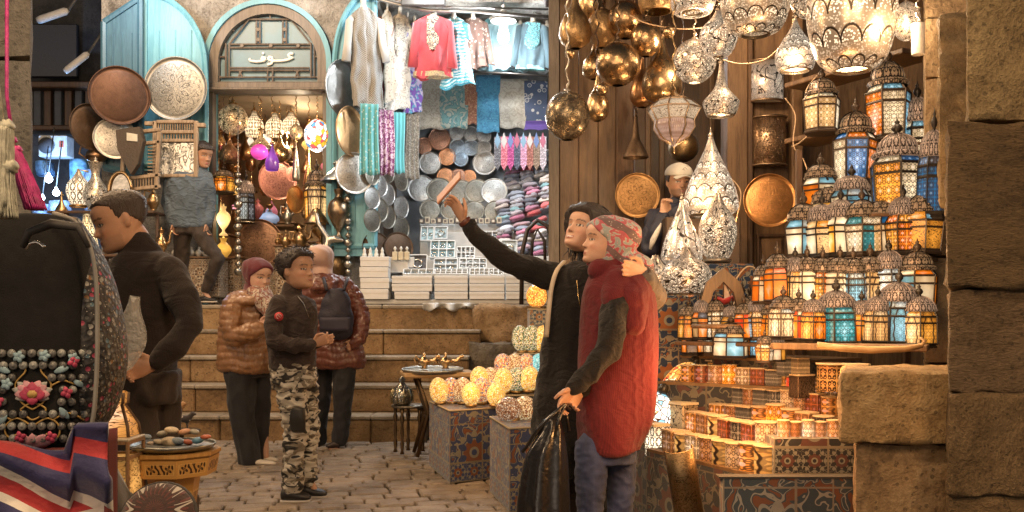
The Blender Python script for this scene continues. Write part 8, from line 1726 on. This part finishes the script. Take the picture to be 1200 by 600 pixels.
o3 = thing('display_stool', 'covered stool holding up the flag print bag and backpack', 'stool', P(20, 760, Yb+.05)); o3.location.z = 0
m = MB(); m.box((0, .05, (PZ(640, Yb))/2), (.24, .3, PZ(640, Yb)-.004), bev=.01); m.build('cover', plain((.05, .045, .04), .8, bump=.4), o3)
# tassels
def tassel(lb, pts, r, mat, knots, wisps, Y, seed):
    q = S(1, Y); o = thing('tassel', lb, 'tassel', P(pts[0][0], pts[0][1], Y), 0, 'silky tassels hanging by the pillar'); L = o.location; rr = random.Random(seed); m = MB()
    path = cr(pts, 6); P_ = [P(x, y, Y)-L for x, y in path]; n = len(P_)
    for k in range(wisps):
        a = rr.uniform(0, 2*PI); rad = math.sqrt(rr.random()); st = 0
        q_ = []
        for i, p in enumerate(P_): w_ = r[0]+(r[1]-r[0])*(i/(n-1))**.7; q_.append(p+Vector((math.cos(a)*w_*rad*q+rr.uniform(-.4, .4)*q, math.sin(a)*w_*rad*q, rr.uniform(-1, 1)*q*.2)))
        if rr.random() < .5: q_ = q_[:-rr.randint(1, 3)]
        m.tube(q_, [.0016]*(len(q_)-1)+[.0006], 4)
    m.build('strands', mat, o)
    for x, y, kr in knots: m = MB(); m.lathe([(kr*q*math.sin(PI*t/10), -kr*q*.9*math.cos(PI*t/10)) for t in range(11)], 16, P(x, y, Y)-L); me = remesh(m, .0035, 1, 'knot'); [setattr(v, 'co', v.co+v.normal*.0016*math.sin(v.co.x*900+v.co.z*500)) for v in me.vertices]; me.materials.append(mat); link(me, 'knot', o)
    m = MB(); m.tube([P(pts[0][0], pts[0][1], Y)-L, P(pts[0][0]-8, pts[0][1]-60, Y)-L, P(pts[0][0]-8, -80, Y)-L], .003, 5); m.build('hanging_cord', mat, o)
SILK1 = plain((.42, .42, .34), .5, 0, .3, 60); SILK2 = plain((.45, .03, .20), .45, 0, .35, 60)
tassel('pale cream silk tassel with round knots beside the magenta one', [(4, 150), (2, 190), (2, 225), (4, 256)], (10, 16), SILK1, ((8, 148, 9), (2, 178, 12), (10, 196, 11), (-4, 205, 12)), 420, 1.45, 1)
tassel('bright magenta silk tassel swinging toward the backpack', [(16, 172), (22, 190), (31, 215), (42, 246)], (4, 12), SILK2, ((14, 164, 6), (20, 176, 6)), 420, 1.5, 2)
# octagonal table with a tray of painted stones
Yt = 3.45; q = S(1, Yt); t = thing('octagonal_table', 'golden carved octagonal table holding a dish of painted stones', 'table', P(204, 0, Yt)); t.location.z = 0; zt = PZ(527, Yt)
GW = wood((.32, .16, .04), (.52, .29, .09), 2, .4); fret = None
def fretm():
    g = G('fretwork'); u, v, _ = g.sep(g.coord('UV')); a = (u*2).fract()-.5; b_ = v-.5; r, th = polar(g, a, b_*.7); k = (r*22+(th*4).sin()*2.0).sin(); pan = ((u.fract()-.5).abs()).lt(.42)*(b_.abs()).lt(.3); hole = k.gt(.15)*pan
    edge = (((u.fract()-.5).abs()-.42).abs().lt(.012)*b_.abs().lt(.3)).max((b_.abs()-.3).abs().lt(.03)*pan); c = g.mix(hole, (.48, .26, .075), (.04, .018, .008)); c = g.mix(edge, c, (.62, .38, .13)); return g.done(g.pbr(c, .4, 0, g.bump(1-hole, .7, .006)))
FRT = fretm()
m = MB(); m.lathe([(44*q, zt-.08), (48*q, zt-.075), (50*q, zt-.02), (53*q, zt-.012), (53*q, zt), (0, zt)], 8, smooth=False, a0=PI/8, us=8); m.build('table_top', [GW], t)
m = MB(); m.lathe([(47*q, zt-.085), (50.5*q, zt-.02)], 8, smooth=False, a0=PI/8, us=8, cap=False, M=Matrix.Scale(1.012, 4, (1, 0, 0)) @ Matrix.Scale(1.012, 4, (0, 1, 0))); m.build('fretted_apron', FRT, t)
m = MB(); m.lathe([(17*q, zt-.36), (30*q, zt-.09)], 8, smooth=False, a0=PI/8, us=8, cap=False); m.build('carved_pedestal', FRT, t)
m = MB(); m.lathe([(30*q, 0), (28*q, .03), (20*q, .06), (16*q, zt-.38), (22*q, zt-.35)], 8, smooth=False, a0=PI/8); m.build('pedestal_foot', GW, t)
tray('shallow grey dish on the golden octagonal table', 203, 522, 48, Yt, metal((.35, .36, .34), .35), None, 0, 90, None, 'dish', 'dish')
rr = random.Random(14); sc_ = [((.55, .45, .3), 'cream'), ((.2, .25, .3), 'slate blue'), ((.45, .12, .06), 'brick red'), ((.12, .28, .42), 'bright blue'), ((.5, .4, .3), 'sandy'), ((.3, .28, .22), 'mottled grey'), ((.52, .28, .16), 'orange tan')]
for i, (x, y, w_, ci) in enumerate(((172, 514, 12, 1), (186, 520, 12, 0), (190, 510, 13, 5), (201, 506, 15, 0), (208, 519, 17, 1), (220, 520, 12, 2), (232, 518, 15, 3), (241, 514, 11, 2), (228, 508, 12, 5), (216, 508, 14, 6), (178, 522, 11, 4), (200, 520, 24, 0))):
    m = MB(); m.lathe([(.5*math.sin(PI*k/8), -.42*math.cos(PI*k/8)) for k in range(9)], 14); oo = m.build('painted_stone', plain(sc_[ci][0], .45, 0, .4, 25), None, P(x, y-2, Yt-.05+(514-y)*-.006)); oo.scale = (w_*q*rr.uniform(.9, 1.2), w_*q*.8, w_*q*.62); oo.rotation_euler.y = rr.uniform(-.3, .3)
    tag(oo, f'{sc_[ci][1]} painted stone, {ORD[i]} counted round the dish on the golden table', 'painted stone', 'painted stones heaped in the dish')
# lit tent shaped lamp and box lamp by the backpack
o = thing('tent_lamp', 'leather tent shaped lamp glowing orange beside the flag bag', 'lamp', P(140, 510, 3.3)); q = S(1, 3.3); LEA = pane((.95, .42, .1), 'scroll', .7, 1, 1, (.2, .1, .04))
m = MB(); m.lathe([(24*q, 0), (22*q, 12*q), (6*q, 36*q), (9*q, 38*q), (10*q, 50*q), (7*q, 52*q)], 4, a0=PI/4, smooth=False); m.build('leather_shade', LEA, o)
m = MB()
for i in range(4): a = PI/4+i*PI/2; m.tube([(r*q*math.cos(a), r*q*math.sin(a), z*q) for r, z in ((24.5, 0), (22.5, 12), (6.5, 36), (9.5, 38), (10.5, 50))], .006, 5)
m.build('frame', plain((.12, .07, .04), .6), o)
o = thing('box_lamp', 'square lit box lamp with amber panes under the tent lamp', 'lamp', P(136, 590, 3.28)); q = S(1, 3.28)
m = MB(); m.box((0, 0, 30*q), (44*q, 44*q, 50*q), uvs=1/(44*q)); m.build('amber_pane', pane((1, .5, .13), 'scroll', .9, 1, 1, (.2, .1, .04)), o)
m = MB()
for sx in (-1, 1):
    for sy in (-1, 1): m.box((sx*23*q, sy*23*q, 38*q), (4*q, 4*q, 76*q), bev=.003)
for z in (3, 56, 74):
    for s_ in (-1, 1): m.box((0, s_*23*q, z*q), (42*q, 3.4*q, 4*q)); m.box((s_*23*q, 0, z*q), (3.4*q, 42*q, 4*q))
m.build('frame', wood((.2, .11, .05), (.35, .2, .1), 2), o); m = MB(); m.box((0, 0, 77*q), (50*q, 50*q, 3*q), bev=.004); m.build('top_board', plain((.5, .42, .3), .5), o)
# cushion and dark cloth at the bottom
Yc = 2.9; q = S(1, Yc); o = thing('round_cushion', 'round brown cushion with white star stitching at the bottom', 'cushion', P(185, 640, Yc)); 
def cush():
    g = G('stitched_cushion'); oo = g.coord('Object'); x, y, z = g.sep(oo); r, th = polar(g, x, z-.12); s_ = ((th*8).cos()*.05+r-.12).abs().lt(.008); d = ((th*8).cos().abs()).lt(.12)*r.gt(.06); w_ = ((r*90).sin()*(th*24).cos()).gt(.5)
    c = g.mix(w_, (.05, .025, .02), (.11, .035, .03)); c = g.mix(s_.max(d), c, (.42, .38, .33)); return g.done(g.pbr(c, .85, 0, g.bump(g.noise(oo, 60, 2), .5, .01), sheen=.2))
m = MB(); m.lathe([(0, -18*q), (30*q, -17*q), (42*q, -8*q), (45*q, 0), (42*q, 8*q), (30*q, 17*q), (0, 18*q)], 36, M=Matrix.Translation((0, 0, 30*q)) @ Matrix.Rotation(R(65), 4, 'X')); m.build('cover', cush(), o)
m = MB(); m.tube([Vector((0, 0, 30*q))+Matrix.Rotation(R(65), 3, 'X') @ Vector((45*q*math.cos(a*PI/16), 45*q*math.sin(a*PI/16), 0)) for a in range(33)], .006, 5); m.build('piping', plain((.05, .045, .04), .8), o)
o = thing('dark_cloth', 'crumpled grey green cloth behind the stitched cushion', 'cloth', P(155, 640, 3.05)); m = MB()
m.grid(lambda u, v: P(118+u*70, 640-v*(85+22*math.sin(u*5+1)-u*30), 3.05+.04*math.sin(u*8+v*4))-o.location, 24, 16); ob = m.build('folds', cloth((.055, .05, .045), (.1, .09, .08)), o); so = ob.modifiers.new('s', 'SOLIDIFY'); so.thickness = .02
o = thing('display_stool', 'dark low stool under the stitched cushion and box lamp', 'stool', (PX(150, 3.3), 2.75, 0)); m = MB(); m.box((0, .4, PZ(592, 3.28)/2-.003), (.34, .8, PZ(592, 3.28)-.006), bev=.01); m.build('cover', DARKBOX, o)
# clear wrapped parcel in the young man's hand
o = thing('plastic_parcel', 'crinkled clear plastic parcel by the young man in black', 'parcel', P(152, 432, 3.55)); m = MB(); q = S(1, 3.55)
m.grid(lambda u, v: (lerp(-14, 16, v)*q*.4+(14+6*math.sin(v*5))*q*math.cos(2*PI*u)*(.6+.5*math.sin(PI*v)), .03*math.sin(2*PI*u), v*82*q+4*q*math.sin(u*14)), 22, 10, True, capu=True, smooth=False)
gg = G('clear_plastic'); n = gg.noise(gg.coord('Object'), 30, 3); mm = gg.done(gg.node('ShaderNodeMixShader', {0: .45, 1: gg.node('ShaderNodeBsdfTransparent').outputs[0], 2: gg.pbr((.6, .6, .58), .15, 0, gg.bump(n, 1, .02), coat=.5)}).outputs[0]); m.build('wrapping', mm, o)
# little figures at the foot of the steps behind the table
for i, (x, y, w_, lb) in enumerate(((212, 486, 28, 'black and white patterned toy animal standing behind the painted stones'), (205, 474, 20, 'small brown toy animal behind the patterned one'))):
    q = S(1, 6.0); o = thing('toy_animal', lb, 'toy', P(x, y+16, 6.0), 0, 'toy animals behind the octagonal table'); m = MB(); m.tube([(-w_/2*q, 0, 10*q), (0, 0, 11*q), (w_*.35*q, 0, 12*q), (w_*.5*q, 0, 18*q), (w_*.66*q, 0, 16*q)], [3*q, 4.5*q, 4*q, 3*q, 1.6*q], 8)
    for sx in (-.36, -.26, .22, .32): m.tube([(w_*sx*q, .02*(1 if sx in (-.36, .22) else -1), 0), (w_*sx*q, 0, 10*q)], 1.3*q, 6)
    me = remesh(m, .008, 2, 'body'); me.materials.append(cloth((.05, .04, .04), (.5, .45, .4), (.3, .05, .04), 'dots', 1.4) if i == 0 else plain((.4, .22, .1), .6)); link(me, 'body', o)
o = thing('toy_stand', 'small dark stand under the toy animals', 'stand', P(210, 0, 6.0)); o.location.z = 0; m = MB(); m.lathe([(.14, 0), (.12, .02), (.03, .05), (.03, PZ(503, 6)-.03), (.13, PZ(503, 6)-.02), (.13, PZ(503, 6)-.003)], 20); m.build('pedestal', DKM, o)
# ------------------------------------------------------------------ lights
def lamp(loc, w, col, r=.05, name='lamp_and_fill_light', ty='POINT'):
    l = bpy.data.lights.new(name, ty); l.energy = w; l.color = col; l.shadow_soft_size = r
    o = bpy.data.objects.new(name, l); C.objects.link(o); o.location = loc; return o
lamp_low = 1; WARM = (1, .62, .30); WARMW = (1, .78, .52); COOL = (.93, .97, 1.0)
lamp(P(590, 50, 9.75), 60, COOL, .06)
for x, Y in ((500, 9.3), (560, 10.9)): lamp(P(x, -20 if Y < 10 else 20, Y), 50, COOL, .1)
lamp(P(530, 150, 9.2), 38, COOL, .1); lamp(P(277, 118, 11.0), 80, WARMW, .08); lamp(P(345, 150, 10.9), 60, WARMW, .08); lamp(P(290, 250, 10.5), 22, WARM, .08); lamp(P(370, 175, 10.1), 18, WARMW, .06)  # first is added fill before the stall's white boxes, with no lamp there
lamp(P(57, 215, 12.3), 90, (.35, .6, 1), .05); lamp(P(66, 225, 15.5), 220, (.3, .55, 1), .1)
lamp(P(150, -25, 9.0), 26, (.9, .95, 1), .1, 'facade_fill_light'); lamp(P(330, -40, 9.2), 14, (1, .97, .93), .1, 'facade_fill_light')  # unseen fill above the frame, brightening the blue doors and facade
STR = (1, .66, .37)
for loc, w_ in (((-2.6, 4.4, 4.6), 285), ((-.3, 1.0, 4.3), 215), ((-3.2, 7.6, 4.9), 240), ((-1.6, -.6, 2.9), 140), ((1.3, .2, 3.1), 140), ((-4.2, 6.0, 3.2), 90)): lamp(loc, w_, STR, .3, 'street_and_fill_light')      # unseen street lamps overhead; the low ones by the camera are added face fill
for x, y, Y, w_ in ((820, 60, 6.2, 30), (870, 30, 6.0, 25), (930, 70, 5.2, 22), (1000, 40, 5.0, 18), (1060, 30, 4.6, 13), (800, 235, 6.0, 20), (845, 260, 6.1, 20), (800, 310, 5.4, 16),
                    (960, 250, 4.2, 14), (1040, 280, 4.1, 14), (900, 340, 4.2, 12), (1000, 345, 3.9, 12), (850, 400, 4.3, 9), (900, 470, 3.8, 16), (820, 440, 4.2, 14), (800, 500, 3.8, 11), (960, 420, 3.7, 7), (550, 440, 6.0, 7), (600, 380, 6.2, 5)):
    lamp(P(x, y, Y), w_*(.7 if y < 150 else .42), (1, .46, .15) if y > 385 else WARM if y > 200 else (1, .72, .44), .05)
# ------------------------------------------------------------------ camera, world, render settings
cam = bpy.data.cameras.new('camera'); co = bpy.data.objects.new('camera', cam); C.objects.link(co); SC.camera = co
co.location = (0, 0, CH); co.rotation_euler = (R(90), 0, 0)
cam.sensor_width = 36; cam.lens = F/1200*36; cam.shift_y = (HZ-300)/1200; cam.clip_start = .05; cam.clip_end = 500
w = bpy.data.worlds.new('World'); SC.world = w; w.use_nodes = True; nt = w.node_tree; bg = nt.nodes['Background']
sky = nt.nodes.new('ShaderNodeTexSky'); sky.sky_type = 'NISHITA'; sky.sun_disc = False; sky.sun_elevation = R(4); sky.sun_rotation = R(200)
hs = nt.nodes.new('ShaderNodeHueSaturation'); hs.inputs['Saturation'].default_value = .45
nt.links.new(sky.outputs[0], hs.inputs['Color']); nt.links.new(hs.outputs[0], bg.inputs[0]); bg.inputs[1].default_value = .05
SC.view_settings.view_transform = 'Standard'; SC.view_settings.look = 'None'; SC.view_settings.exposure = 0.42; SC.view_settings.gamma = 1.0
SC.cycles.use_denoising = True
try: SC.cycles.denoiser = 'OPENIMAGEDENOISE'
except Exception: pass
SC.cycles.max_bounces = 6; SC.cycles.diffuse_bounces = 3; SC.cycles.glossy_bounces = 3; SC.cycles.transmission_bounces = 4
SC.cycles.sample_clamp_indirect = 3.0; SC.cycles.caustics_reflective = False; SC.cycles.caustics_refractive = False
